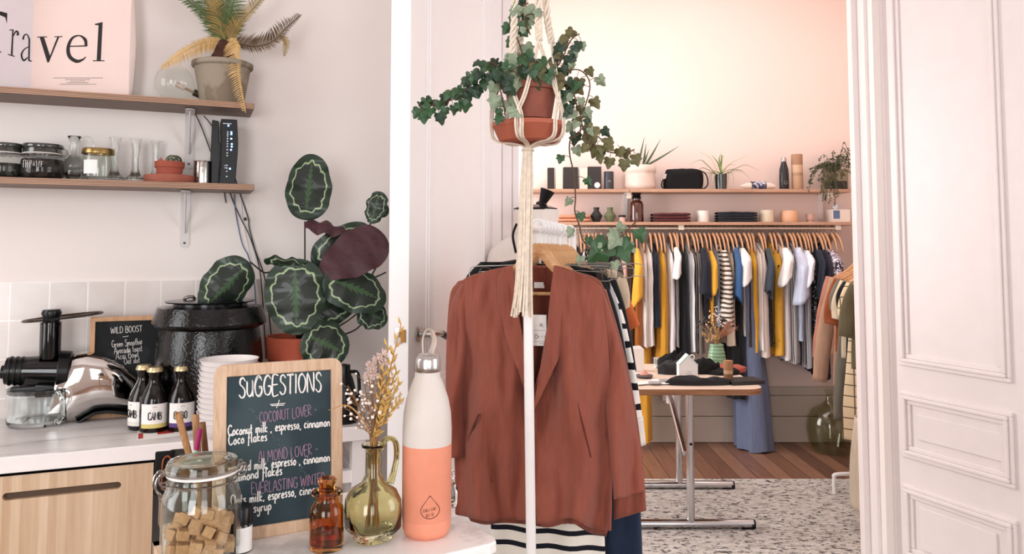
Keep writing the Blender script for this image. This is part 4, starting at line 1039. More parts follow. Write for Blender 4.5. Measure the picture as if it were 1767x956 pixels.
# ---------------------------------------------------------------- suggestions board
bl_ = onT(366, 943); br_ = onT(592, 906)
L = (br_-bl_).length; rzb = math.atan2((br_-bl_).y, (br_-bl_).x)
lean = math.radians(-4)
h_ = (P(368, 632, bl_.y+.02).z-TZ)
sb = thing('suggestions_board', 'wood-framed chalkboard with a handwritten suggestions list', 'chalkboard', tuple(bl_), rzb)
OAK = wood('board_frame_wood', (184, 148, 118), (210, 180, 152), 5, (14, 14, 1.5), .55)
nb = Vector((math.sin(rzb), -math.cos(rzb), 0))
u_ = Vector((math.cos(rzb), math.sin(rzb), 0)); wl = Vector((0, 0, 1))
Rl = Matrix.Rotation(lean, 4, 'X')
up_ = (Matrix.Rotation(rzb, 3, 'Z') @ (Rl.to_3x3() @ Vector((0, 0, 1)))); nl = (Matrix.Rotation(rzb, 3, 'Z') @ (Rl.to_3x3() @ Vector((0, -1, 0))))
def mpb(px, py):
    p = PPL(px, py, bl_+nl*-.0035, nl); v = p-bl_; return v.dot(u_), v.dot(up_)
hL_ = mpb(369, 630)[1]; hR_ = mpb(592, 618)[1]; Hb = (hL_+hR_)/2
fr_ = frame_mb(L, Hb, .0185, .012, .016); fr_.v = [tuple(Rl @ Vector(v)) for v in fr_.v]
fr_.build('frame', OAK, sb, bevel=.0015, sm=False)
SLATE = speckle('slate_green', (48, 62, 68), (62, 76, 80), 5, .5, .8)
m = MB().box((L/2, .0065, Hb/2), (L-.03, .005, Hb-.03), M4=Rl)
I4 = Rl @ Matrix.Translation((0, .0035, 0))
write(m, 'Su_GGESTIONS', 412, 686, 556, 674, .031, mpb, I4, .0010, 1)
write(m, 'Su_GGESTIONS', 413, 687, 557, 675, .030, mpb, I4, .0007, 1)
for pts in ([(466, 698), (492, 696)], [(468, 700), (490, 699)], [(482, 690), (477, 704)]):
    m.tube([I4 @ Vector((*[mpb(*p)[0] for p in [q]], -.0004, mpb(*q)[1])) for q in pts], .0007, 5, m=1)
write(m, 'COCONUT LOVER -', 448, 730, 548, 715, .016, mpb, I4, .0006, 2)
write(m, 'Coconut milk , espresso, cinnamon', 393, 752, 570, 735, .0155, mpb, I4, .0010, 1)
write(m, 'Coco flakes', 394, 768, 462, 760, .0155, mpb, I4, .0010, 1)
write(m, 'ALMOND LOVER -', 446, 798, 550, 783, .0165, mpb, I4, .0006, 2)
write(m, 'Almond milk, espresso , cinnamon', 393, 815, 570, 796, .0155, mpb, I4, .0010, 1)
write(m, 'almond flakes', 404, 831, 488, 819, .0155, mpb, I4, .0010, 1)
write(m, 'EVERLASTING WINTER', 434, 853, 562, 834, .0165, mpb, I4, .0006, 2)
write(m, 'Oats milk, espresso, cinnamon', 398, 872, 566, 848, .0155, mpb, I4, .0010, 1)
write(m, 'maple syrup', 398, 889, 469, 880, .0155, mpb, I4, .0010, 1)
SM = M('chalk_smear', (98, 112, 116), .9, var=.3, scale=200)
for i in range(26):
    t = i/26; x, y = lerp(427, 545, t)+R.uniform(-3, 3), lerp(702, 836, t)+R.uniform(-3, 3)
    q0, q1 = mpb(x, y), mpb(x+R.uniform(3, 8), y+R.uniform(4, 9)); m.tube([I4 @ Vector((q0[0], -.0001, q0[1])), I4 @ Vector((q1[0], -.0001, q1[1]))], .0004, 4, m=3)
m.build('slate', [SLATE, CHALKW, CHALKP, SM], sb, sm=False)
m = MB().box((L/2, .035, .09), (.03, .006, .19), M4=Matrix.Translation((0, .02, 0)) @ Matrix.Rotation(math.radians(6), 4, 'X')); m.build('stand_leg', OAK, sb, sm=False)

# ---------------------------------------------------------------- sugar jar
def big_jar(name, label, c, r, h, tintname, tint, lid_open=False):
    o = thing(name, label, 'jar', tuple(c), TR)
    prof = [(0, .006), (r*.80, .004), (r*.93, .006), (r*.985, .018), (r, h*.18), (r, h*.55), (r*.97, h*.66), (r*.88, h*.735), (r*.83, h*.76), (r*.84, h*.79), (r*.82, h*.81), (r*.82, h*.85), (r*.86, h*.86)]
    inn = [(r*.80, h*.86), (r*.78, h*.80), (r*.80, h*.75), (r*.93, h*.655), (r*.955, h*.54), (r*.955, h*.16), (r*.92, .022), (r*.78, .013), (0, .012)]
    MB().lathe(prof+inn, 56).build('jar_body', glass(tintname, tint, edge=.85), o)
    m = MB().lathe([(r*.80, h*.857), (r*.89, h*.857), (r*.90, h*.868), (r*.89, h*.88), (r*.80, h*.88)], 56)
    m.build('gasket', M('gasket_white', (238, 234, 230), .5, var=.02), o)
    Ml = Matrix()
    if lid_open: Ml = Matrix.Translation((r*.9, 0, h*.88)) @ Matrix.Rotation(math.radians(100), 4, 'Y') @ Matrix.Translation((-r*.9, 0, -h*.88))
    MB().lathe([(r*.80, h*.884), (r*.9, h*.886), (r*.93, h*.90), (r*.91, h*.925), (r*.90, h*.955), (r*.86, h*.985), (r*.78, h*.992), (r*.70, h*.985), (r*.55, h*.992), (r*.3, h*.998), (0, h)], 56, M4=Ml).build('lid', refract(tintname+'_lid', (236, 244, 238)), o)
    m = MB()
    for zz in (.795, .90): m.tube([((r*.87 if zz < .85 else r*.95)*math.cos(a), (r*.87 if zz < .85 else r*.95)*math.sin(a), h*zz) for a in [2*math.pi*i/48 for i in range(49)]], .0014, 6)
    for s_ in (-1, 1):
        for yy in (-.010, .010):
            m.tube(crom([(s_*r*.86, yy, h*.795), (s_*r*1.02, yy, h*.80), (s_*r*1.10, yy, h*.85), (s_*r*1.05, yy, h*.91), (s_*r*.93, yy, h*.90)]), .0015, 6)
            if s_ < 0: m.tube(crom([(s_*r*.95, yy, h*.90), (s_*r*1.12, yy, h*.88), (s_*r*1.16, yy, h*.78), (s_*r*1.04, yy, h*.71), (s_*r*1.0, yy*.4, h*.70)]), .0015, 6)
    m.build('wire_clasp', M('clasp_steel', (170, 166, 160), .2, 1), o)
    return o
jc_ = onT(346, 971); kk = jc_.y/F_PX; jr = 64*kk; jh = (P(346, 790, jc_.y).z-TZ)
big_jar('sugar_jar', 'large clip-top glass jar holding brown sugar cubes', jc_, jr, jh, 'sugar_glass', (250, 252, 250))
# the cubes, dropped in by hand: (picture x, y, turn, size) for the ones in front, then the heap behind
SUG = M('brown_sugar', (190, 148, 106), .85, var=.15, scale=160, bump=.9, bscale=260)
cube_me = None; cs_ = .0162
def cube_at(loc, rx, ry, rz, lab):
    global cube_me
    if cube_me is None:
        m = MB(); m.box((0, 0, 0), (cs_, cs_*.92, cs_*.86)); o = m.build('sugar_cube', SUG, sm=False, bevel=.0012); cube_me = o
        o.location = loc
    else:
        o = cube_me.copy(); C.objects.link(o); o.location = loc
    o.rotation_euler = (rx, ry, rz); tag(o, lab, 'sugar cube', 'brown sugar cubes in the jar'); return o
fr_px = [(316, 896, .6, .3), (357, 893, .5, .8), (316, 922, .1, .2), (361, 922, .5, .5), (338, 910, .2, 1.1), (345, 884, .3, .2), (375, 885, .2, .5), (388, 905, .4, 1.0), (383, 932, .7, .6), (374, 900, 1.0, .2), (292, 915, .2, .5), (294, 940, .1, .3), (315, 946, .1, .1), (338, 943, .05, .25), (362, 945, .6, .9), (376, 955, .2, .3), (396, 940, .3, 1.3), (356, 958, .2, .5), (398, 962, .1, .4), (300, 962, .2, .8), (325, 966, .5, .4), (348, 976, .1, .2), (378, 978, .3, .1)]
used = []
def free(p, mind):
    return all((p-q).length > mind for q in used)
for px, py, a, b in fr_px:
    dx = (px-346)*kk; y_ = -math.sqrt(max(0, (jr*.955-.0125)**2-dx*dx))
    top_t = max(0, (900-py)/20)
    y_ += min(.03, .018*top_t)
    q_ = Vector((dx, 0, 0)); rel = P(px, py, jc_.y+y_); q_ = Vector((rel.x-jc_.x, rel.y-jc_.y, rel.z-TZ))
    rr_ = math.hypot(q_.x, q_.y); lim = jr*.955-.0118
    if rr_ > lim: q_.x *= lim/rr_; q_.y *= lim/rr_
    if q_.z < .022: continue
    used.append(q_); cube_at(jc_+q_, a, b, a*3+b, 'brown sugar cube in the clip-top glass jar')
for it in range(9000):
    a = R.uniform(0, 6.283); r__ = math.sqrt(R.random())*(jr*.95-.0128); q_ = Vector((r__*math.cos(a), r__*math.sin(a), R.uniform(.0225, jh*.42)))
    if free(q_, .0160): used.append(q_); cube_at(jc_+q_, R.uniform(0, .5), R.uniform(0, .5), R.uniform(0, 3), 'brown sugar cube in the clip-top glass jar')
    if len(used) > 95: break

# ---------------------------------------------------------------- second jar behind with straws
j2 = onT(332, 912); k2 = j2.y/F_PX
o2 = big_jar('straw_jar', 'open clip-top jar holding bamboo straws behind the sugar jar', j2, 54*k2, 125*k2, 'straw_glass', (222, 226, 220), lid_open=False) if False else None
o2 = thing('straw_jar', 'glass jar holding bamboo straws behind the sugar jar', 'jar', tuple(j2), TR)
r2, h2 = 53*k2, 108*k2
MB().lathe([(0, .006), (r2*.9, .003), (r2, .015), (r2, h2*.72), (r2*.9, h2*.84), (r2*.84, h2*.88), (r2*.84, h2), (r2*.79, h2), (r2*.79, h2*.88), (r2*.95, h2*.7), (r2*.95, .018), (0, .012)], 48).build('jar_body', glass('straw_glass', (246, 248, 245)), o2)
m = MB()
for zz, q_ in ((h2*.90, .87), (h2*.72, 1.02)): m.tube([(r2*q_*math.cos(a), r2*q_*math.sin(a), zz) for a in [2*math.pi*i/40 for i in range(41)]], .0013, 6)
for yy in (-.008, .008): m.tube(crom([(-r2*.87, yy, h2*.9), (-r2*1.05, yy, h2*.95), (-r2*1.12, yy, h2*.8), (-r2*1.0, yy, h2*.66), (-r2*.98, yy*.3, h2*.5)]), .0013, 6)
m.build('wire_clasp', M('clasp_steel', (170, 166, 160), .2, 1), o2)
BST = wood('straw_bamboo', (150, 104, 66), (196, 150, 104), 5, (20, 20, 2))
def straw(p0, p1, r_, lab, mat=BST):
    d = (p1-p0).normalized(); m = MB()
    n = 16; u1 = d.orthogonal().normalized(); u2 = d.cross(u1)
    M4 = Matrix((u1, u2, d)).transposed().to_4x4(); M4.translation = p0; L = (p1-p0).length
    m.lathe([(r_, 0), (r_, L), (r_*.68, L), (r_*.68, L-.02), (r_*.68, .002), (r_, 0)], n, M4=M4)
    return tag(m.build('drinking_straw', mat), lab, 'straw')
straw(j2+Vector((.016, .012, .014)), P(307, 713, j2.y-.03), .0052, 'thick bamboo straw leaning furthest to the left')
straw(j2+Vector((.018, -.008, .014)), P(337, 715, j2.y+.012), .0056, 'thick bamboo straw with a pale cut end in the jar')
straw(j2+Vector((.030, .004, .014)), P(349, 729, j2.y-.004), .0050, 'darker bamboo straw crossing in front of the pale-ended one', wood('straw_dark', (120, 78, 48), (160, 112, 72), 5, (20, 20, 2)))
o = thing('cleaning_brush', 'slim brush with a magenta sleeve and green tip among the straws', 'brush', (0, 0, 0))
pa, pb, pc_ = P(338, 790, j2.y-.028), P(339, 776, j2.y-.028), P(345, 740, j2.y-.028)
m = MB().tube([pb, pc_], .0042, 12); m.build('magenta_sleeve', M('magenta', (156, 28, 92), .45), o)
m = MB().tube([pb-(pc_-pb)*1.0, pb], .0036, 12); m.build('green_tip', M('mint', (150, 196, 158), .5), o)
# black wallet-clip with copper paper clip hung on the jar
c0 = P(290, 815, j2.y-.030); o = thing('clip_tag', 'black tag held by a copper clip beside the sugar jar', 'tag', tuple(c0), TR-.2)
MB().box((-.006, 0, 0), (.026, .008, .066)).build('tag', BLACKM, o, bevel=.002, sm=False)
MB().box((.014, .006, .008), (.022, .003, .05)).build('back_tag', M('clip_dark', (52, 46, 44), .4, .5), o, sm=False)
m = MB().tube(crom([(-.008, -.0055, -.024), (-.0075, -.0055, .016), (-.002, -.0055, .026), (.004, -.0055, .020), (.004, -.0055, -.004), (.001, -.0055, -.012)]), .0015, 7); m.build('copper_clip', M('copper', (196, 118, 78), .25, 1), o)

# ---------------------------------------------------------------- small dark jar with a white label
c = onT(413, 950); k = c.y/F_PX; r = 20*k; h = 74*k
o = thing('labelled_jar', 'small dark jar with a black cap and white label', 'jar', tuple(c), TR)
MB().lathe([(0, .001), (r*.95, 0), (r, .002), (r, h*.60), (r*.9, h*.64), (0, h*.64)], 36).build('jar_body', M('jar_dark', (26, 24, 24), .15, coat=.5), o)
MB().lathe([(r*.9, h*.62), (r*1.02, h*.63), (r*1.02, h*.97), (r*.95, h), (0, h)], 36, fn=lambda a, z: 1+.008*math.cos(a*36)).build('cap', BLACKP, o)
MB().sheet(lambda u, v: Vector((r*1.012*math.sin(-.5+u*1.9), -r*1.012*math.cos(-.5+u*1.9), h*(.03+.54*v))), 16, 1).build('label', PAPER, o)

# ---------------------------------------------------------------- amber apothecary bottle
c = onT(563, 946); k = c.y/F_PX
o = thing('amber_bottle', 'amber glass stoppered bottle in front of the suggestions board', 'bottle', tuple(c), TR)
AMB = refract('amber_glass', (222, 158, 88)); r = 28.5*k; h = 118*k
MB().lathe([(0, .004), (r*.95, .001), (r, .005), (r, h*.50), (r*.96, h*.58), (r*.72, h*.655), (r*.66, h*.68), (r*.68, h*.74), (r*.90, h*.765), (r*.93, h*.79), (r*.85, h*.81), (r*.5, h*.81), (r*.5, h*.68), (r*.62, h*.64), (r*.88, h*.56), (r*.92, h*.48), (r*.92, .009), (0, .008)], 44).build('bottle_body', AMB, o)
MB().lathe([(0, .0085), (r*.915, .0095), (r*.915, h*.25), (0, h*.25)], 40).build('liquid', refract('amber_liquid', (196, 110, 50), 1.33), o)
MB().lathe([(0, h*.70), (r*.48, h*.71), (r*.52, h*.81), (r*.56, h*.83), (r*.50, h*.845), (r*.42, h*.86), (r*.48, h*.90), (r*.56, h*.95), (r*.46, h*.99), (0, h)], 32).build('stopper', refract('amber_stopper', (206, 130, 62)), o)
MB().sheet(lambda u, v: Vector((r*1.01*math.sin(.95+u*.6), -r*1.01*math.cos(.95+u*.6), h*(.30+.22*v))), 8, 1).build('label', PAPER, o)

# ---------------------------------------------------------------- olive glass jug and its dried flowers
c = onT(643, 931); k = c.y/F_PX
o = thing('olive_jug', 'olive green glass jug with a looped handle holding dried flowers', 'jug', tuple(c), TR)
r = 47*k; h = 158*k; OLV = refract('olive_glass', (238, 234, 196))
sq = lambda a, z: (1+.10*abs(math.sin(2*a))**1.5-.03 if z < h*.56 else 1)
MB().lathe([(0, .006), (r*.62, .001), (r*.68, .004), (r*.66, .008), (r*.85, .014), (r*.97, h*.14), (r*.98, h*.30), (r*.96, h*.42), (r*.80, h*.52), (r*.42, h*.60), (r*.29, h*.68), (r*.27, h*.90), (r*.30, h*.96), (r*.42, h*.975), (r*.43, h), (r*.33, h), (r*.22, h*.94), (r*.21, h*.68), (r*.36, h*.59), (r*.75, h*.50), (r*.92, h*.40), (r*.93, h*.15), (r*.8, .019), (0, .012)], 56, fn=sq).build('jug_body', OLV, o, ang=80)
m = MB().tube(crom([(r*.27, 0, h*.93), (r*.42, 0, h*1.02), (r*.66, 0, h*1.035), (r*.86, 0, h*.98), (r*.90, 0, h*.84), (r*.80, 0, h*.68), (r*.66, 0, h*.56)]), [.0045, .006, .0062, .006, .0055, .006, .0075], 12, flat=.7); m.build('handle', refract('olive_handle', (222, 216, 150)), o)
fl = thing('dried_bouquet', 'dried bouquet of white gypsophila and golden grasses in the olive jug', 'dried flowers', tuple(c), 0)
def dryloc(px, py, dep): p = P(px, py, c.y-dep); return p-c
STM = M('dry_stem', (176, 132, 78), .8, var=.2, scale=40); STB = M('dry_stem_brown', (128, 92, 58), .8, var=.2)
def dstem(px, py, dep, rr=.0008):
    b = Vector((R.uniform(-.012, .012), R.uniform(-.01, .01), .016)); nk = Vector((R.uniform(-.005, .005), R.uniform(-.005, .005), h*.96)); t = dryloc(px, py, dep)
    cs = crom([b, nk, nk.lerp(t, .5)+Vector((0, 0, .008)), t], 7); return cs
m = MB(); mw = MB()
tips = [(612, 690), (628, 660), (645, 640), (660, 650), (604, 710), (620, 720), (640, 700), (600, 665), (655, 690), (668, 690), (632, 680), (650, 720), (690, 660), (684, 700), (615, 735)]
for (px, py) in tips:
    cs = dstem(px, py, R.uniform(-.02, .03)); m.tube(cs, .0007, 5)
    for i in range(7):
        b = cs[-1-R.randrange(0, 7)]; e_ = b+Vector((R.uniform(-.016, .016), R.uniform(-.014, .014), R.uniform(.0, .018))); m.tube([b, e_], .0004, 4)
        mw.ball(e_, R.uniform(.0016, .003), 7)
gs_ = m.build('gypsophila_stems', STB, fl); mw.build('gypsophila_blossom', M('blossom_white', (236, 222, 212), .9, var=.1, scale=200), gs_, sm=False)
m = MB(); mg = MB()
for px, py, dep in ((668, 596, .0), (662, 640, .02), (680, 610, .01), (692, 560, -.01), (688, 660, .02), (672, 680, .03), (664, 700, .02), (684, 640, -.02), (655, 745, .02), (690, 690, 0)):
    cs = dstem(px, py, dep); m.tube(cs, .0009, 5)
    for i in range(10):
        t = len(cs)-1-i*.9; j = int(max(0, t)); b = cs[j]; s_ = 1 if i % 2 else -1
        d = (cs[min(j+1, len(cs)-1)]-cs[max(j-1, 0)]).normalized(); sd = Vector((s_*.5, R.uniform(-.3, .3), 0))
        e_ = b+(d*.9+sd).normalized()*.013; mg.tube([b, b.lerp(e_, .4)+sd*.002, e_], [.0008, .0022, .0003], 5)
gs_ = m.build('grass_stems', STM, fl); mg.build('golden_ears', M('gold_ear', (196, 158, 84), .8, var=.2, scale=60), gs_)
m = MB(); m2 = MB()
for px, py in ((640, 632), (652, 620), (660, 612), (646, 645), (664, 628), (636, 650)):
    cs = dstem(px, py, .015); m2.tube(cs, .0008, 5); 
    for i in range(26):
        v = Vector((R.gauss(0, 1), R.gauss(0, 1), R.gauss(.3, 1))).normalized()*.010; m.tube([cs[-1], cs[-1]+v*.7, cs[-1]+v], [.0006, .0012, .0004], 4)
fs_ = m2.build('flower_stems', STB, fl); m.build('pink_flower_heads', M('dry_pink', (208, 184, 174), .9, var=.15, scale=150), fs_, sm=False)
m = MB().tube(crom([Vector((0, 0, h*.98)), dryloc(628, 728, .01), dryloc(600, 700, .02), dryloc(566, 708, .03)]), [.0008, .0012, .0014, .0003], 5); m.build('curled_grass_blade', STM, fl)

# ---------------------------------------------------------------- two-tone water bottle
c = onT(736, 921); k = c.y/F_PX
o = thing('water_bottle', 'tall water bottle, cream above and coral below with a steel cap', 'bottle', tuple(c), 0)
r = 41.5*k; H_ = P(736, 597, c.y).z-TZ; HB = P(736, 640, c.y).z-TZ; zs = P(736, 775, c.y-r).z-TZ
CORAL = M('coral_coat', (220, 140, 112), .5, var=.03, scale=60, bump=.06, bscale=900); CREAM = M('cream_coat', (208, 199, 191), .55, var=.02, scale=300, bump=.06, bscale=900)
lob = lambda a, z: 1+(.02*math.cos(a*12)*max(0, 1-z/.012))
MB().lathe([(0, .003), (r*.78, 0), (r*.90, .004), (r*.97, .012), (r*.985, .026), (r*.985, .0272), (r, .028), (r, zs)], 64, fn=lob).build('coral_base', CORAL, o); cb_ = o.children[-1] if o.children else o
MB().lathe([(r, zs), (r, zs+(HB-zs)*.20), (r*.965, zs+(HB-zs)*.42), (r*.86, zs+(HB-zs)*.62), (r*.66, zs+(HB-zs)*.82), (r*.535, zs+(HB-zs)*.92), (r*.50, HB), (0, HB)], 64).build('cream_body', CREAM, o)
hc = P(736, 611, c.y).z-TZ
MB().lathe([(r*.50, HB-.001), (r*.52, HB), (r*.53, HB+(hc-HB)*.25), (r*.52, HB+(hc-HB)*.7), (r*.46, HB+(hc-HB)*.9), (r*.36, hc), (0, hc)], 48).build('steel_cap', STEEL, o)
zt_ = P(736, 571, c.y).z-TZ
m = MB().tube(crom([(-r*.18, -.001, hc-.002), (-r*.20, -.002, hc+(zt_-hc)*.6), (-r*.08, 0, zt_), (r*.14, .002, zt_+.000), (r*.26, .004, hc+(zt_-hc)*.55), (r*.10, .004, hc-.002)]), .0075, 8, flat=.16, up=(1, 0, 0)); m.build('strap_loop', fabric('strap_cloth', (214, 198, 186)), o)
# drop emblem with its two words on the coral side
m = MB()
def onb(px, py):
    z = P(px, py, c.y-r).z-TZ; x = (px-736)*k*.97; a = math.asin(max(-1, min(1, x/r))); return Vector((r*1.003*math.sin(a), -r*1.003*math.cos(a), z))
dp_ = [(746, 856)]+[(746+16*math.sin(t)*(.35+.65*min(1, (math.pi-abs(math.pi-t*1.0))/1.6)) if False else 746+15.5*math.sin(t), 882-14*math.cos(t)) for t in [math.pi*i/10 for i in range(3, 18)]]+[(746, 856)]
m.tube([onb(*p) for p in dp_], .0006, 6)
UG = {'D': '0,0 0,1 .45,.85 .45,.15 0,0', 'R': '0,0 0,1 .45,.8 .4,.5 0,.5 .5,0', 'I': '.1,0 .1,1', 'N': '0,0 0,1 .5,0 .5,1', 'K': '0,0 0,1|.5,1 0,.45 .5,0', 'B': '0,0 0,1 .42,.85 .38,.55 0,.5 .5,.3 .4,0 0,0', 'G': '.5,.8 .3,1 0,.7 0,.25 .3,0 .5,.2 .5,.45 .3,.45'}
for word, x0, x1, y in (('DRINK', 735, 757.5, 883.5), ('BIG', 740, 753, 891.5)):
    st_ = (x1-x0)/len(word)
    for i, ch in enumerate(word):
        for s_ in UG[ch].split('|'):
            m.tube([onb(x0+i*st_+float(p.split(',')[0])*st_*1.4, y-i*.7+1-float(p.split(',')[1])*5.2) for p in s_.split()], .00038, 5)
m.build('drop_emblem', M('emblem_brown', (92, 52, 36), .6), o)
# little clear jar behind the bottle
c = onT(770, 873); k = c.y/F_PX
o = thing('clear_jar', 'small clear glass jar peeking out behind the water bottle', 'jar', tuple(c), 0)
r = 19*k; h = 62*k
MB().lathe([(0, .002), (r*.9, 0), (r, h*.1), (r, h*.5), (r*.7, h*.62), (r*.6, h*.7), (r*.75, h*.74), (r*.75, h*.78), (r*.5, h*.82), (r*.7, h*.9), (r*.6, h), (0, h)], 28).build('jar_body', refract('pale_glass', (248, 248, 246)), o)
# ============================================================ CLOTHES RACK WITH THE RUST JACKETS
RY0, RZ = 2.00, P(915, 388, 2.1).z
r0 = P(915, 620, RY0); RX0 = r0.x
rd = Vector((.19, 1, 0)).normalized(); RL = 1.0
RR = math.atan2(rd.y, rd.x)-math.pi/2                 # rotation of the shoulder line
def RP(t, side=0, z=0): return Vector((RX0, RY0, 0))+rd*t+Vector((rd.y, -rd.x, 0))*side+Vector((0, 0, z))
rk = thing('clothes_rack', 'white metal clothes rack seen end-on with its post in front', 'clothes rack', (RX0, RY0, 0), RR)
m = MB().tube([(.010, 0, .03), (-.008, 0, RZ-.011)], .0125, 16); m.build('post', M('rack_white', (240, 238, 236), .35, var=.02), rk)
MB().tube([(0, RL, .03), (0, RL, RZ-.011)], .0125, 14).build('post', M('rack_white', (240, 238, 236), .35), rk)
MB().tube([(0, -.02, RZ-.011), (0, RL+.02, RZ-.011)], .010, 14).build('rail', M('rack_white', (240, 238, 236), .35), rk)
m = MB()
for y in (0, RL): m.tube([(-.24, y, .015), (.24, y, .015)], .0125, 12)
m.tube([(0, 0, .015), (0, RL, .015)], .0125, 12)
m.build('foot', M('rack_white', (240, 238, 236), .35), rk)
HWOOD = wood('hanger_wood', (186, 134, 88), (214, 166, 116), 5, (3, 12, 12), .4)
HWIRE = M('hook_wire', (112, 106, 100), .3, 1)
WPL = M('hook_white', (238, 236, 234), .3, var=.02)
def hanger(loc, rz, label, group, white=True, w_=.30, bar=True, tilt=0):
    """wooden shoulder hanger, local x across, z=0 at the rail line"""
    o = thing('coat_hanger', label, 'hanger', tuple(loc), rz, group)
    m = MB(); cs = crom([(-w_/2, 0, -.188), (-w_*.38, 0, -.160), (-w_*.19, 0, -.122), (0, 0, -.066), (w_*.19, 0, -.122), (w_*.38, 0, -.160), (w_/2, 0, -.188)], 6)
    m.tube(cs, [.009, .011, .015, .020, .015, .011, .009], 10, flat=.42, up=(0, 1, 0)); m.build('shoulders', HWOOD, o)
    if bar: MB().tube([(-w_*.36, 0, -.185), (w_*.36, 0, -.185)], .005, 8).build('trouser_bar', HWOOD, o)
    hk = crom([(0, 0, -.07), (0, 0, -.035), (.004, 0, -.022), (.019, 0, -.008), (.016, 0, .008), (0, 0, .014), (-.015, 0, .006), (-.018, 0, -.006)], 5)
    MB().tube(hk, .0045 if white else .0015, 7).build('hook', WPL if white else HWIRE, o)
    return o
hp = None
for i, t in enumerate((.12, .20, .27, .34, .41, .48, .55, .62, .69, .76)):
    lab = 'wooden hanger inside the front rust jacket' if i == 0 else 'wooden hanger with a white hook on the white rack'
    if hp is None:
        hp = hanger(RP(t, 0, RZ), RR, lab, None); hp['group'] = 'wooden hangers on the white rack'
    else: dup(hp, RP(t, 0, RZ), RR+R.uniform(-.04, .04), lab if i else None)
# spare white-hooked hangers bunched together at the near end
for i in range(9):
    t = .155+i*.062
    if True:
        pass
# wire clip hangers sticking out at both sides
def clip_hanger(loc, rz, label, w_=.40, dz=0):
    o = thing('clip_hanger', label, 'hanger', tuple(loc), rz, 'wire clip hangers on the white rack')
    m = MB(); z = -.118+dz
    m.tube(crom([(0, 0, z+.012), (-w_*.3, 0, z+.006), (-w_*.46, 0, z+.004), (-w_*.5, 0, z-.004), (-w_*.505, 0, z-.03), (-w_*.48, 0, z-.037), (-w_*.42, 0, z-.037)], 5), .0016, 6)
    m.tube(crom([(0, 0, z+.012), (w_*.3, 0, z+.006), (w_*.46, 0, z+.004), (w_*.5, 0, z-.004), (w_*.505, 0, z-.03), (w_*.48, 0, z-.037), (w_*.42, 0, z-.037)], 5), .0016, 6)
    m.tube([(-w_*.44, 0, z-.012), (0, 0, z-.002), (w_*.44, 0, z-.012)], .0014, 6)
    m.build('wire_frame', HWIRE, o)
    for s_ in (-1, 1):
        m = MB()
        for k_ in range(6): m.tube([(s_*(w_*.40+k_*.003), -.004, z-.014), (s_*(w_*.40+k_*.003), -.004, z-.036)], .0011, 5)
        m.tube(crom([(s_*w_*.36, 0, z-.012), (s_*w_*.36, -.004, z-.002), (s_*w_*.42, -.004, z-.002), (s_*w_*.44, 0, z-.03)]), .0013, 5); m.build('clip', HWIRE, o)
    hk = crom([(0, 0, z+.012), (0, 0, -.035), (.004, 0, -.022), (.019, 0, -.008), (.016, 0, .008), (0, 0, .014), (-.015, 0, .006)], 5); MB().tube(hk, .0035, 7).build('hook', WPL, o)
    return o
for t, tw, lab, w_, sd in ((.235, .12, 'wire clip hanger just behind the front jackets', .40, -.01), (.385, -.10, 'wire clip hanger poking out highest on the left', .44, -.02), (.525, .10, 'wire clip hanger in the middle of the rack', .46, .01), (.70, -.05, 'wire clip hanger at the far end of the rack', .50, .02)):
    clip_hanger(RP(t, sd, RZ), RR+tw, lab, w_)

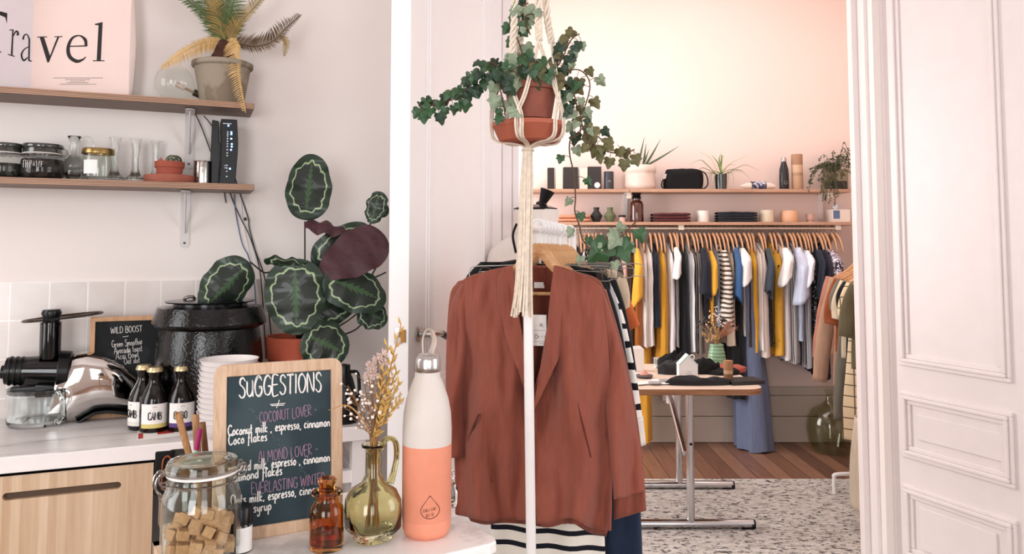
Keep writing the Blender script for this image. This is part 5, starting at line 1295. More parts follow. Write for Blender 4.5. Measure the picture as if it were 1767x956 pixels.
# ---------------------------------------------------------------- garments hanging face-on
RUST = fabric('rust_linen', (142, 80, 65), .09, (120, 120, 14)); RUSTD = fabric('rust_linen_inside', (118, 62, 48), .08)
def wr(p, s, a): return noise.noise(Vector(p)*s)*a
def face_garment(name, label, cat, loc, rz, mat, sh=.40, length=.66, hem=.50, sleeve=.55, sw=.15, spread=.10, neck=.16, zt=-.10, thick=.03, seed=0, group=None, cuff=None, vneck=.06):
    """a top on a hanger: body closed all round plus two sleeves; local x across, z=0 the rail"""
    o = thing(name, label, cat, tuple(loc), rz, group)
    def hw(v):
        if v < .12: return lerp(neck/2, sh/2, smooth(v/.12)**.8)
        return lerp(sh/2, hem/2, smooth((v-.12)/.88))
    def bf(u, v):
        a = 2*math.pi*u; x = hw(v)*math.copysign(abs(math.cos(a))**.8, math.cos(a)); dp = thick*(1.0 if v > .1 else .6+4*v)
        y = dp*math.sin(a)
        fold = math.sin(x*34+seed+v*3+2*wr((x*3, v*2, seed), 1, 1))*.010*smooth((v-.15)*1.5)
        y += fold+wr((x, y, v*length+seed), 9, .012)
        z = zt-length*v
        if v < .12: z = zt-.075*smooth(abs(x)/(sh/2))*1.0-length*v*.35
        elif v < .3: z = lerp(zt-.075-length*.042, zt-length*.3, (v-.12)/.18) if abs(x) > 0 else z
        if a > math.pi and v < .14 and abs(x) < neck/2+.03: z -= vneck*(1-abs(x)/(neck/2+.03))*(1-v/.14)
        z += wr((x*2, seed, v), 3, .008)*v
        return Vector((x, y, z))
    m = MB().sheet(bf, 56, 40, closed=True); m.build('body', mat, o, solid=.002, ang=180)
    if sleeve:
        for s_ in (-1, 1):
            p0 = Vector((s_*(sh/2-.03), 0, zt-.085)); d = Vector((s_*spread, 0, -1)).normalized(); sd = Vector((d.z*-s_, 0, d.x*s_)); sd = Vector((abs(d.z), 0, s_*abs(d.x)*1.0)) 
            def sf(u, v, p0=p0, d=d, s_=s_):
                a = 2*math.pi*u; w_ = sw*lerp(.62, .5, v) if sleeve > .3 else sw*lerp(.52, .62, v)
                across = Vector((1, 0, 0))-d*d.x; across.normalize()
                bow = Vector((s_, 0, 0))*.02*math.sin(v*math.pi)
                q = p0+d*sleeve*v+bow+across*w_*.62*math.cos(a)+Vector((0, 1, 0))*(.024+.008*math.sin(v*9+seed))*math.sin(a)
                q.y += wr((q.x, q.z, seed+s_), 12, .012)-.004; q.x += wr((q.z, seed, s_), 7, .012)*v
                return q
            m = MB().sheet(sf, 24, 26, closed=True); m.build('sleeve', mat, o, solid=.002, ang=180)
            if cuff:
                c_, cl_ = cuff
                m = MB().sheet(lambda u, v: sf(u, 1.0-cl_+v*cl_*1.05)+Vector((0, -.003 if u > .5 else .003, 0)), 24, 4, closed=True); m.build('cuff', c_, o, solid=.004, ang=180)
    return o
BLK = fabric('black_cloth', (22, 22, 24)); NAVY = fabric('navy_cloth', (30, 36, 52)); GREYC = fabric('grey_cloth', (172, 174, 178)); TAN = fabric('tan_cloth', (206, 184, 158)); ORANGE = fabric('orange_cloth', (206, 108, 62))
STR = stripes('diag_stripes', (238, 232, 226), (24, 24, 28), 'Z', 17, .68, warp=.25)
CUFF = fabric('cream_cuff', (236, 228, 220))
# ---------------------------------------------------------------- the front jacket
JY = .12
jo = RP(JY, 0, 0); jk = thing('linen_jacket', 'front rust linen jacket with shawl collar and price tag', 'jacket', (jo.x, jo.y, 0), RR)
MI = Matrix.Rotation(-RR, 4, 'Z')
jn = Vector((rd.x, rd.y, 0))
def J(px, py, dep=0.0):
    """picture point on the jacket plane (dep in front of it) in jacket coordinates"""
    p = PPL(px, py, jo-jn*dep, jn); v = MI @ (p-jo); return Vector((v.x, v.y, p.z))
def edge(tab):                                        # list of picture points -> function of v along the drop
    pts = crom([Vector((x, y, 0)) for x, y in tab], 10); n = len(pts)-1
    def f(v):
        x = v*n; i = min(int(x), n-1); p = pts[i].lerp(pts[i+1], x-i); return p.x, p.y
    return f
def foldf(px, py, seed):
    a = (py-460)/440
    f = math.sin(px*.075+seed+a*1.2+3.5*noise.noise(Vector((px*.01, py*.004, seed))))*.019*smooth(a*1.6+.1)
    f += noise.noise(Vector((px*.030, py*.006, seed)))*.034*smooth(a*3+.15)
    f += noise.noise(Vector((px*.08, py*.022, seed*2)))*.008
    return f
def panel(mb, eL, eR, nu, nv, dep, seed, bulge=.018, m=0):
    def f(u, v):
        x0, y0 = eL(v); x1, y1 = eR(v); px, py = lerp(x0, x1, u), lerp(y0, y1, u)
        py += -15*math.exp(-((px-984)/24)**2)*v**4+7*math.exp(-((px-835)/26)**2)*v**4
        d = dep+foldf(px, py, seed)+bulge*math.sin(math.pi*max(0, min(1, (px-780)/280)))
        return J(px, py, d)
    mb.sheet(f, nu, nv, m)
# back of the jacket (inside seen in the neck opening) and its lower hem behind
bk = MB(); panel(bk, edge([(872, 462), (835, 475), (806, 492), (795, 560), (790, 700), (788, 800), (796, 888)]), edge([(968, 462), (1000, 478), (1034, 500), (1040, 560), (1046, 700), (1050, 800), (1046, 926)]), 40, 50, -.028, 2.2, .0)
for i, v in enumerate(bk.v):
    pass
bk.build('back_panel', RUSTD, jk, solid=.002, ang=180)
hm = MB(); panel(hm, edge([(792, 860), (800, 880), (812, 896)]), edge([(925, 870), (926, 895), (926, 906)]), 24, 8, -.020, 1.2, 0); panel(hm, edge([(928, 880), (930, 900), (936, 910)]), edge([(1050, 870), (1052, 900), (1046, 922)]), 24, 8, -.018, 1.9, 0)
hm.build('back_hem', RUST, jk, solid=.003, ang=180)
# fronts
fl_ = MB(); panel(fl_, edge([(880, 458), (835, 470), (800, 490), (787, 540), (784, 640), (784, 760), (786, 888)]), edge([(884, 460), (890, 500), (895, 545), (905, 610), (917, 690), (922, 780), (922, 900)]), 48, 90, .012, .7)
fl_.build('left_front', RUST, jk, solid=.003, ang=180)
fr__ = MB(); panel(fr__, edge([(958, 458), (952, 500), (948, 550), (936, 620), (920, 690), (920, 780), (926, 904)]), edge([(968, 460), (1005, 474), (1036, 496), (1044, 545), (1052, 640), (1057, 760), (1054, 916)]), 52, 90, .016, 1.7)
def hemshape():
    pass
fr__.build('right_front', RUST, jk, solid=.003, ang=180)
# shawl collar
lp_ = MB(); panel(lp_, edge([(872, 460), (860, 480), (864, 540), (876, 590), (893, 635), (913, 690)]), edge([(884, 458), (888, 490), (895, 545), (903, 590), (910, 640), (918, 694)]), 12, 60, .036, 3.1)
lp_.build('left_lapel', RUST, jk, solid=.005, ang=180)
rp_ = MB(); panel(rp_, edge([(956, 458), (951, 500), (945, 560), (938, 605), (929, 655), (921, 700)]), edge([(968, 460), (986, 482), (981, 545), (972, 595), (950, 650), (922, 706)]), 14, 60, .030, 3.7)
rp_.build('right_lapel', RUST, jk, solid=.005, ang=180)
# sleeves
def jsleeve(name, eL, eR, dep, seed, th=.022):
    a, b = edge(eL), edge(eR)
    def f(u, v):
        x0, y0 = a(v); x1, y1 = b(v); t = 2*math.pi*u; w_ = .5-.5*math.cos(t)
        px, py = lerp(x0, x1, w_), lerp(y0, y1, w_)
        return J(px, py, dep+th*math.sin(t)+foldf(px*1.3, py, seed)*.8)
    return MB().sheet(f, 36, 70, closed=True).build(name, RUST, jk, solid=.003, ang=180)
jsleeve('sleeve', [(1006, 478), (1022, 520), (1036, 600), (1046, 700), (1054, 790), (1060, 862)], [(1036, 494), (1050, 530), (1070, 600), (1090, 690), (1103, 770), (1113, 848)], -.022, 4.1)
jsleeve('sleeve', [(795, 492), (778, 530), (772, 590), (770, 650), (772, 720), (776, 790)], [(830, 480), (812, 530), (806, 600), (802, 660), (800, 720), (800, 790)], -.008, 5.3)
# welt pockets, seams, button, neck label, price tag
for pts in ([(834, 708), (826, 722), (812, 748), (799, 778)], [(998, 690), (1004, 716), (1012, 748), (1020, 786)]):
    cs = crom([Vector((x, y, 0)) for x, y in pts], 6)
    MB().tube([J(p.x, p.y, .014 if p.x < 900 else .018)+Vector((0, -foldf(p.x, p.y, .7 if p.x < 900 else 1.7)-.018*math.sin(math.pi*(p.x-780)/280)-.001, 0)) for p in cs], .0026, 6).build('pocket_welt', fabric('rust_dark', (96, 44, 34)), jk)
m = MB().ball(J(921, 707, .044), .006, 12, sq=(1, 1, 1)); m.build('button', M('button_rust', (110, 52, 40), .4), jk)
m = MB(); a = J(930, 492, -.022); m.box((a.x, a.y-.002, a.z), (.026, .001, .016)); m.box((a.x+.010, a.y-.0025, a.z-.004), (.010, .001, .008)); m.build('neck_label', PAPER, jk, sm=False)
# price tag
a, b = J(918, 543, .022), J(943, 597, .022)
m = MB().box(((a.x+b.x)/2, a.y, (a.z+b.z)/2), (b.x-a.x, .001, a.z-b.z)); yq = a.y-.0008
def tl(x0, z0, x1, z1, r_=.0006): m.tube([(lerp(a.x, b.x, x0), yq, lerp(b.z, a.z, z0)), (lerp(a.x, b.x, x1), yq, lerp(b.z, a.z, z1))], r_, 4, m=1)
for x in (.55, .62, .69): tl(x, .62, x+.02, .72)
tl(.75, .62, .82, .62); tl(.1, .5, .95, .5, .0003); tl(.1, .14, .95, .14, .0003); tl(.5, .08, .95, .08, .0003); tl(.45, .32, .5, .26); tl(.65, .32, .7, .28); tl(.85, .32, .9, .28)
m.tube([(lerp(a.x, b.x, .3)+.004*math.cos(t), yq, lerp(b.z, a.z, .30)+.005*math.sin(t)) for t in [6.283*i/12 for i in range(13)]], .0006, 4, m=1)
m.tube([(lerp(a.x, b.x, .45), yq, a.z-.004), tuple(J(924, 500, .0))], .0005, 4, m=1)
m.build('price_tag', [PAPER, INK], jk, sm=False)
# ---------------------------------------------------------------- trousers hanging below
STR2 = stripes('wide_stripes', (232, 228, 216), (26, 28, 36), 'Z', 24, .66, warp=.03)
def low_cloth(name, label, cat, eL, eR, t, mat, seed, th=.02):
    c_ = RP(t, 0, 0); o = thing(name, label, cat, (c_.x, c_.y, 0), RR)
    def JJ(px, py, dep): p = PPL(px, py, c_-jn*dep, jn); v = MI @ (p-c_); return Vector((v.x, v.y, p.z))
    a, b = edge(eL), edge(eR)
    def f(u, v):
        x0, y0 = a(v); x1, y1 = b(v); tt = 2*math.pi*u; w_ = .5-.5*math.cos(tt); px, py = lerp(x0, x1, w_), lerp(y0, y1, w_)
        return JJ(px, py, th*math.sin(tt)+.008*math.sin(px*.09+seed))
    MB().sheet(f, 48, 30, closed=True).build('cloth', mat, o, solid=.002, ang=180); return o
low_cloth('striped_skirt', 'black and white striped skirt showing below the jacket hem', 'skirt', [(845, 700), (848, 860), (846, 960), (840, 1120)], [(1035, 700), (1040, 860), (1044, 960), (1050, 1120)], .30, STR2, 1)
DENIM = fabric('dark_denim', (34, 46, 66), .2)
low_cloth('jeans', 'dark navy jeans hanging beside the striped skirt', 'jeans', [(990, 640), (1000, 800), (1040, 890), (1044, 1160)], [(1070, 640), (1092, 800), (1106, 900), (1112, 1160)], .42, DENIM, 2, .03)

# tops hanging behind the jackets: body, two sleeves, each measured where it shows
def rack_top(name, label, cat, t, mat, body, sleeves, seed, th=.022, cuff=None):
    c_ = RP(t, 0, 0); o = thing(name, label, cat, (c_.x, c_.y, 0), RR)
    def JJ(px, py, dep): p = PPL(px, py, c_-jn*dep, jn); v = MI @ (p-c_); return Vector((v.x, v.y, p.z))
    def part(nm, eL, eR, th_, mt_, v0=0, v1=1, grow=0, nu=36, nv=44):
        a, b = edge(eL), edge(eR)
        def f(u, v):
            v = lerp(v0, v1, v); x0, y0 = a(v); x1, y1 = b(v); tt = 2*math.pi*u; w_ = .5-(.5+grow)*math.cos(tt); px, py = lerp(x0, x1, w_), lerp(y0, y1, w_)
            return JJ(px, py, (th_+grow*.02)*math.sin(tt)+foldf(px*1.2, py, seed)*.5)
        return MB().sheet(f, nu, nv, closed=True).build(nm, mt_, o, solid=.002, ang=180)
    part('body', body[0], body[1], th, mat)
    for eL, eR in sleeves:
        sl_ = part('sleeve', eL, eR, th*.8, mat)
        if cuff: part('cuff', eL, eR, th*.8, cuff, .84, 1.0, .06, nv=6)
    return o
BODY = lambda x0=800, x1=1030, y=478, yb=790: ([(890, y-14), (840, y-4), (x0, y+14), (x0-4, y+60), (x0, (y+yb)/2), (x0+4, yb)], [(950, y-14), (990, y-4), (x1, y+14), (x1+6, y+60), (x1+2, (y+yb)/2), (x1-2, yb)])
LSL = lambda x0=786, y=490, yb=640: ([(x0+14, y), (x0, y+30), (x0-6, (y+yb)/2), (x0-4, yb)], [(x0+40, y-8), (x0+36, y+40), (x0+30, (y+yb)/2), (x0+26, yb)])
rack_top('rust_jacket', 'second rust linen jacket whose cuff shows below the front one', 'jacket', .215, RUST, BODY(797, 1036, 472, 880),
  [([(1016, 482), (1040, 560), (1052, 700), (1056, 800), (1060, 897)], [(1046, 500), (1072, 590), (1094, 690), (1108, 790), (1115, 881)]), LSL(776, 486, 780)], 6.1)
rack_top('blouse', 'black blouse whose shoulder pokes out on the left of the rust jackets', 'blouse', .30, BLK, BODY(806, 1046, 462, 760), [([(830, 452), (812, 470), (802, 500), (800, 560)], [(870, 452), (850, 490), (842, 520), (838, 560)]), ([(1010, 462), (1030, 500), (1044, 560), (1056, 640)], [(1040, 472), (1062, 530), (1078, 600), (1090, 680)])], 7.2)
rack_top('grey_cardigan', 'light grey cardigan between the rust jackets and the striped sweater', 'cardigan', .38, GREYC, BODY(806, 1040, 476, 760), [([(1018, 478), (1030, 500), (1044, 545), (1054, 600)], [(1040, 470), (1058, 500), (1070, 545), (1080, 610)])], 8.4)
rack_top('striped_sweater', 'white sweater with slanting black stripes and a plain white cuff', 'sweater', .46, STR, BODY(806, 1046, 482, 770), [([(1022, 486), (1046, 540), (1062, 620), (1078, 700), (1090, 776)], [(1048, 478), (1074, 540), (1090, 610), (1104, 690), (1113, 768)])], 9.3, cuff=CUFF)
rack_top('blouse', 'black blouse tucked between the striped sweater and the orange shirt', 'blouse', .56, BLK, BODY(810, 1052, 476, 760), [([(1030, 478), (1048, 520), (1066, 580), (1076, 650)], [(1062, 480), (1078, 530), (1090, 590), (1098, 640)])], 10.4)
rack_top('tan_shirt', 'tan shirt with its shoulder above the orange sleeve', 'shirt', .66, TAN, BODY(812, 1056, 474, 700), [([(1036, 468), (1048, 490), (1056, 520), (1060, 545)], [(1056, 462), (1078, 478), (1086, 505), (1086, 530)])], 11.5)
rack_top('orange_shirt', 'orange short-sleeved shirt at the far end of the white rack', 'shirt', .74, ORANGE, BODY(814, 1056, 478, 720), [([(1048, 484), (1060, 510), (1072, 545), (1082, 573)], [(1070, 480), (1082, 505), (1094, 535), (1104, 561)])], 12.5, th=.018)

# ---------------------------------------------------------------- mannequin bust behind
mc = P(918, 420, 3.30); k = mc.y/F_PX
mn = thing('mannequin', 'white dressmaker bust with a black neck finial behind the rack', 'mannequin', (mc.x, mc.y, 0), 0)
zz = lambda py: P(918, py, 3.30).z
NECKX = 12*k
def bust(u, v):
    py = lerp(362, 640, v); a = 2*math.pi*u
    w_ = interp([(362, 40), (385, 37), (402, 40), (416, 56), (430, 70), (450, 76), (520, 68), (600, 62), (640, 64)], py)*k
    d_ = w_*(.9 if py < 400 else .60)
    return Vector((-2*k+(10*k if py < 400 else 10*k*max(0, 1-(py-400)/30))+w_*math.cos(a), d_*math.sin(a), zz(py)))
m = MB().sheet(bust, 40, 60, closed=True)
m.build('torso', fabric('bust_linen', (234, 226, 218), .04), mn, ang=180)
MB().lathe([(37*k, 0), (38*k, 3*k), (20*k, 9*k), (0, 10*k)], 32, c=(6*k, 0, zz(362)-.002)).build('neck_cap', BLACKP, mn); ncap = [c for c in mn.children if c.name.startswith('neck_cap')][0] if any(c.name.startswith('neck_cap') for c in mn.children) else mn
Mf = Matrix.Translation((16*k, 0, zz(356))) @ Matrix.Rotation(math.radians(22), 4, 'Y')
MB().lathe([(10*k, 0), (11*k, 3*k), (7*k, 8*k), (12*k, 26*k), (13*k, 30*k), (9*k, 31*k), (0, 30*k)], 28, M4=Mf).build('finial', BLACKP, ncap)
MB().tube(crom([(-27*k, -40*k, zz(388)), (-33*k, -46*k, zz(408)), (-28*k, -52*k, zz(436))]), .010, 8, flat=.5).build('black_strap', BLACKM, mn)
MB().tube([(0, 0, .03), (0, 0, zz(636))], .018, 12).build('stand_pole', BLACKP, mn)
MB().lathe([(0, 0), (.13, 0), (.13, .015), (.03, .03), (0, .03)], 32).build('stand_base', BLACKP, mn)

# ============================================================ HANGING PLANTER
PY = 1.90
pk0 = P(913, 240, PY); k = PY/F_PX
def HP(px, py, dep=0): p = P(px, py, PY-dep); return p-Vector((pk0.x, pk0.y, 0))
pl_ = thing('macrame_hanger', 'cream macrame plant hanger with a long tassel', 'plant hanger', (pk0.x, pk0.y, 0), 0)
COT = M('cotton_cord', (226, 212, 194), .9, var=.12, scale=90, bump=.5, bscale=500)
def cord(mb, pts, r_=.0026): mb.tube(crom(pts, 6), r_, 7)
sr = 63*k; zs_ = HP(913, 226).z; zrim = HP(913, 208).z
top = Vector((0, 0, CEIL))
arms = [(-2.5, (884, 95), (889, 0)), (-1.2, (930, 70), (928, 0)), (-.15, (952, 75), (942, 0)), (1.6, (896, 80), (905, 0))]
m = MB(); ms = MB()
for ang0, (bx_, by_), (tx, ty) in arms:
    dep = -.05*math.sin(ang0); 
    pb_ = HP(bx_, by_, dep*.8); pt = HP(tx, ty, dep*.3); tp = pt+(pt-pb_)*1.0; tp2 = Vector((0, 0, CEIL-.02))
    # spiral sinnet
    cs = crom([pb_, pt, Vector((tp2.x*.4+pt.x*.6, pt.y*.5, pt.z+.35)), tp2], 26); n = len(cs)
    for ph in (0, math.pi*2/3, math.pi*4/3):
        hp_ = []
        for i, p in enumerate(cs):
            a = i*.55+ph; hp_.append(p+Vector((math.cos(a), math.sin(a)*.7, 0))*.0058)
        ms.tube(hp_, .0042, 6)
    # two cords spreading around the pot then meeting neighbours and running under the saucer
    for da in (-.32, .32):
        a1 = ang0+da; a2 = ang0+da*2.2
        kn = Vector((sr*.98*math.cos(ang0+math.copysign(.5, da)), sr*.98*math.sin(ang0+math.copysign(.5, da)), zrim+.05))
        for off in (-.0028, .0028):
            o_ = Vector((off, off, 0))
            cord(m, [pb_+o_, pb_.lerp(kn, .55)+o_, kn+o_, Vector((sr*1.04*math.cos(a2), sr*1.04*math.sin(a2), zrim))+o_, Vector((sr*.96*math.cos(a2), sr*.96*math.sin(a2), zs_-.022))+o_, Vector((sr*.35*math.cos(a2), sr*.35*math.sin(a2), zs_-.032))+o_, Vector((0, 0, zs_-.042))+o_])
ms.build('spiral_cords', COT, pl_); m.build('basket_cords', COT, pl_)
m = MB(); zk0, zk1 = zs_-.036, HP(908, 262).z
m.lathe([(.006, 0), (.014, -.006), (.012, -(zk0-zk1)*.5), (.016, -(zk0-zk1)*.8), (.012, -(zk0-zk1))], 18, c=(-.003, 0, zk0), fn=lambda a, z: 1+.08*math.cos(a*9+z*300)); m.build('gathering_knot', COT, pl_)
m = MB()
for i in range(34):
    a = 2.399*i; rr_ = .0145*math.sqrt((i+.5)/34); sway = R.uniform(-.004, .004)
    x = rr_*math.cos(a); y = rr_*math.sin(a); ze = HP(905, 548+R.uniform(-26, 4)).z
    b0 = Vector((-.003+x*.7, y*.7, zk1+.01)); e0 = Vector((HP(905, 540).x+x*1.55+sway-.004, y*1.3, ze))
    cord(m, [b0, b0.lerp(e0, .25)+Vector((x*.15, y*.15, 0)), b0.lerp(e0, .6)+Vector((R.uniform(-.002, .002), 0, 0)), b0.lerp(e0, .86), e0+Vector((x*.25-.002, y*.2, 0))], .0030)
m.build('tassel', COT, pl_)
pt_ = thing('ivy_pot', 'terracotta pot of trailing ivy hanging in the macrame', 'potted plant', (pk0.x, pk0.y, 0), 0)
zb, zt2 = HP(913, 207).z, HP(913, 135).z; Hh = zt2-zb; cx_ = HP(916, 200).x
MB().lathe([(0, 0), (36*k, 0), (44*k, Hh*.66), (49*k, Hh*.67), (51*k, Hh*.98), (50*k, Hh), (46*k, Hh), (44*k, Hh*.85), (0, Hh*.85)], 44, c=(cx_, 0, zb)).build('pot', M('terracotta_worn', (138, 78, 62), .85, var=.16, scale=14, bump=.15), pt_)
MB().lathe([(0, Hh*.9), (44*k, Hh*.88)], 24, c=(cx_, 0, zb)).build('soil', SOIL, pt_)
sa = thing('pot_saucer', 'orange terracotta saucer under the hanging ivy pot', 'saucer', (pk0.x, pk0.y, 0), 0)
MB().lathe([(0, 0), (48*k, 0), (52*k, .003), (62*k, .034), (64*k, .036), (64*k, .046), (61*k, .047), (58*k, .036), (50*k, .008), (0, .008)], 48, c=(0, 0, zs_-.028)).build('saucer', M('terracotta_bright', (170, 92, 68), .75, var=.08, scale=18, bump=.1), sa)

# ivy vines
IV = [M('ivy_green', (46, 80, 46), .45, var=.25, scale=40), M('ivy_dark', (32, 58, 38), .5, var=.3, scale=40), M('ivy_olive', (92, 88, 52), .6, var=.3, scale=40), M('ivy_pale', (128, 142, 116), .5, var=.2, scale=60)]
VINE = M('vine_brown', (84, 62, 42), .8)
LF = [(0, 0), (.14, -.13), (.36, -.15), (.50, .02), (.40, .20), (.50, .40), (.28, .52), (.14, .80), (0, .95)]
def ivy_leaf(mb, p, d, n, s, mi):
    d = d.normalized(); sd = d.cross(n); 
    if sd.length < 1e-3: sd = d.orthogonal()
    sd.normalize(); n = sd.cross(d).normalized()
    pts = [(x, y) for x, y in LF]+[(-x, y) for x, y in LF[-2:0:-1]]
    vs = [p+d*(.42*s)+n*.03*s]; ph = R.uniform(0, 6)
    for x, y in pts: vs.append(p+sd*x*s+d*y*s-n*(abs(x)*.42+.12*math.sin(y*5+ph)+.10*y*y)*s)
    k_ = len(pts); mb.add(vs, [(0, 1+i, 1+(i+1) % k_) for i in range(k_)], mi)
fol = MB(); vin = MB()
def vine(pts, n, size, cols, deps=None, rr=.0016, spread=.02, seedv=0):
    dp = deps or [0]*len(pts)
    if not isinstance(dp, list): dp = [dp]*len(pts)
    cs = crom([HP(x, y, d_) for (x, y), d_ in zip(pts, dp)], 8); vin.tube(cs, rr, 6)
    for i in range(n):
        t = (i+.5)/n*(len(cs)-1); j = min(int(t), len(cs)-2); p = cs[j].lerp(cs[j+1], t-j); al = (cs[j+1]-cs[j]).normalized()
        s_ = 1 if i % 2 else -1; sd = Vector((al.z, 0, -al.x)).normalized() if abs(al.x)+abs(al.z) > 1e-6 else Vector((1, 0, 0))
        off = sd*s_*R.uniform(.4, 1)*spread+Vector((0, R.uniform(-.6, .4)*spread, R.uniform(-.3, .3)*spread)); q = p+off
        vin.tube([p, p.lerp(q, .6)+Vector((0, 0, .003)), q], .0008, 4)
        nn = Vector((R.uniform(-.5, .5), -1, R.uniform(-.1, .6))).normalized(); d_ = (off.normalized()*.5+Vector((R.uniform(-.3, .3), 0, -.9))).normalized()
        ivy_leaf(fol, q, d_, nn, size*R.uniform(.8, 1.25), R.choice(cols))
vine([(900, 140), (865, 125), (838, 122), (815, 140), (798, 160), (785, 170), (760, 178), (735, 185), (722, 182)], 34, .030, [0, 0, 1], .03, spread=.022)
vine([(870, 128), (850, 108), (838, 118), (832, 135)], 12, .028, [0, 1], .05)
vine([(900, 135), (880, 120), (862, 140), (868, 175), (872, 200)], 14, .032, [0, 3, 1], .085)
vine([(905, 135), (900, 110), (895, 95), (898, 120)], 14, .034, [3, 0, 1], .07)
vine([(905, 135), (900, 90), (890, 55), (897, 30), (900, 12), (912, 5)], 14, .030, [0, 0, 1, 3], .01)
vine([(915, 60), (905, 30), (925, 25), (930, 45)], 4, .022, [3], .02)
vine([(940, 135), (950, 120), (965, 105), (975, 90), (982, 60)], 13, .030, [2, 2, 1], .03)
vine([(945, 135), (965, 110), (985, 70), (1000, 58)], 10, .026, [2, 1, 3], .01)
vine([(930, 140), (935, 120), (925, 105), (920, 122)], 10, .03, [1, 0, 2], .07)
vine([(955, 135), (985, 150), (995, 180), (1003, 205), (1008, 225), (1030, 235), (1050, 250)], 24, .028, [2, 2, 1, 3], .04)
vine([(955, 135), (990, 120), (1010, 128), (1018, 150), (1008, 190)], 10, .026, [3, 0, 2], .03, spread=.03)
vine([(1003, 205), (1000, 230), (985, 240), (983, 265), (990, 300), (993, 340), (992, 365), (1000, 390), (1005, 412), (1020, 430), (1045, 436), (1060, 432)], 12, .026, [3, 0, 3], .04, .0018, .03)
vine([(1008, 225), (1030, 255), (1050, 262), (1075, 265), (1095, 258)], 10, .026, [2, 2], .05, spread=.022)
vine([(1060, 432), (1070, 415), (1085, 395), (1100, 380)], 4, .034, [3, 0], .05, spread=.02)
vine([(1045, 436), (1065, 415), (1075, 405)], 3, .058, [0, 0, 3], .06, spread=.012)
vin.build('vines', VINE, pt_); fol.build('ivy_leaves', IV, pt_, sm=False, solid=.0004)
# ============================================================ SHOP: far shelves
def FX(px, y): return P(px, 430, y).x
def FZ(py, y): return P(1200, py, y).z
FSH = wood('far_shelf_wood', (168, 128, 104), (196, 156, 130), 4, (1, 16, 16), .5)
def far_shelf(px0, px1, ptop, label, dep, extra=.0):
    yf = FARY-dep; z1 = FZ(ptop, yf); x0, x1 = FX(px0, yf), FX(px1, yf)
    m = MB().box(((x0+x1)/2, FARY-dep/2, z1-.012), (x1-x0, dep-.002, .024)); o = m.build('wooden_shelf', FSH, sm=False, bevel=.002)
    tag(o, label, 'shelf'); return z1
SDP = .24
UZ2 = far_shelf(905, 1087.3, 326, 'left board of the upper shelf on the far wall', SDP)
far_shelf(1088.2, 1474, 326, 'right board of the upper shelf on the far wall', SDP)
LZ2 = far_shelf(900, 1478, 383, 'long lower shelf above the clothes rail on the far wall', SDP)
for px, z, lab in ((1086, UZ2, 'small white bracket under the seam of the upper far shelf'), (1435, UZ2, 'small white bracket at the right end of the upper far shelf')):
    o = thing('shelf_bracket', lab, 'bracket', (FX(px, FARY-.2), FARY, z-.024), 0)
    MB().box((0, -.105, -.004), (.034, .21, .008)).build('arm', WHITE, o, sm=False)
    MB().box((0, -.205, -.024), (.036, .012, .048)).build('end_plate', M('bracket_cream', (226, 214, 198), .5), o, sm=False, bevel=.002)
    MB().box((0, -.006, -.10), (.034, .012, .2)).build('wall_plate', WHITE, o, sm=False)
# rail with its end bracket
RYF = FARY-.20; RZF = FZ(394, RYF)
o = thing('clothes_rail', 'long pale metal clothes rail under the lower far shelf', 'clothes rail', (FX(1190, RYF), RYF, RZF), 0)
xl, xr = FX(905, RYF)-o.location.x, FX(1446, RYF)-o.location.x
MB().tube([(xl, 0, 0), (xr, 0, 0)], .0125, 14).build('tube', M('rail_metal', (214, 204, 190), .3, .8), o)
for x in (xr, (xl+xr)/2, xl): MB().box((x, .02, .012), (.04, .09, .05)).build('end_bracket', M('bracket_cream', (226, 214, 198), .5), o, sm=False, bevel=.003)

# ------------------------------------------------------------ things on the upper far shelf
SY = 6.08
def kx(px): return SY/F_PX
KF = SY/F_PX
def far_box(px0, px1, ptop, name, label, cat, mat, base, dep=.06, bev=.002, y=SY, extra=None):
    x0, x1 = FX(px0, y), FX(px1, y); h = FZ(ptop, y)-base
    m = MB().box((0, 0, h/2), (x1-x0, dep, h))
    o = m.build(name, [mat]+(extra or []), loc=((x0+x1)/2, y, base), sm=False, bevel=bev); return tag(o, label, cat)
def far_lathe(px, prof, name, label, cat, mat, base, fn=None, y=SY, n=32):
    o = MB().lathe([(r*KF, z*KF) for r, z in prof], n, fn=fn).build(name, mat, loc=(FX(px, y), y, base)); return tag(o, label, cat)
DB = M('box_dark', (44, 38, 38), .6); PB = M('box_pale', (232, 214, 200), .7)
o = far_box(945, 957, 290, 'book', 'slim dark book leftmost of the upright ones on the far shelf', 'book', DB, UZ2)
o = far_box(959, 971, 290, 'gift_box', 'slim pale box between two dark books', 'box', PB, UZ2)
o = far_box(972.5, 998, 289, 'book', 'wide dark book beside the slim pale box', 'book', DB, UZ2)
o = far_box(1000, 1014, 291, 'gift_box', 'pale box between the wide dark book and the stickered box', 'box', PB, UZ2)
o = thing('gift_box', 'dark box with a round pale sticker', 'box', (FX(1026.5, SY), SY, UZ2)); hh = FZ(288, SY)-UZ2
MB().box((0, 0, hh/2), (23*KF, .06, hh)).build('box', DB, o, sm=False, bevel=.002)
MB().lathe([(0, 0), (5*KF, 0), (5*KF, .0015), (0, .0015)], 24, M4=Matrix.Translation((4*KF, -.031, 8*KF)) @ Matrix.Rotation(math.pi/2, 4, 'X')).build('sticker', PAPER, o, sm=False)
o = thing('tin_canister', 'dark slate tin with a small printed mark', 'canister', (FX(1051.5, SY), SY, UZ2))
MB().lathe([(0, 0), (8.2*KF, 0), (8.4*KF, 1*KF), (8.4*KF, 31*KF), (8*KF, 32*KF), (0, 32*KF)], 32).build('tin', M('tin_slate', (60, 62, 68), .4, .3), o)
m = MB(); mk = [(0, 6), (-3, 2), (3, 2), (0, 6)]
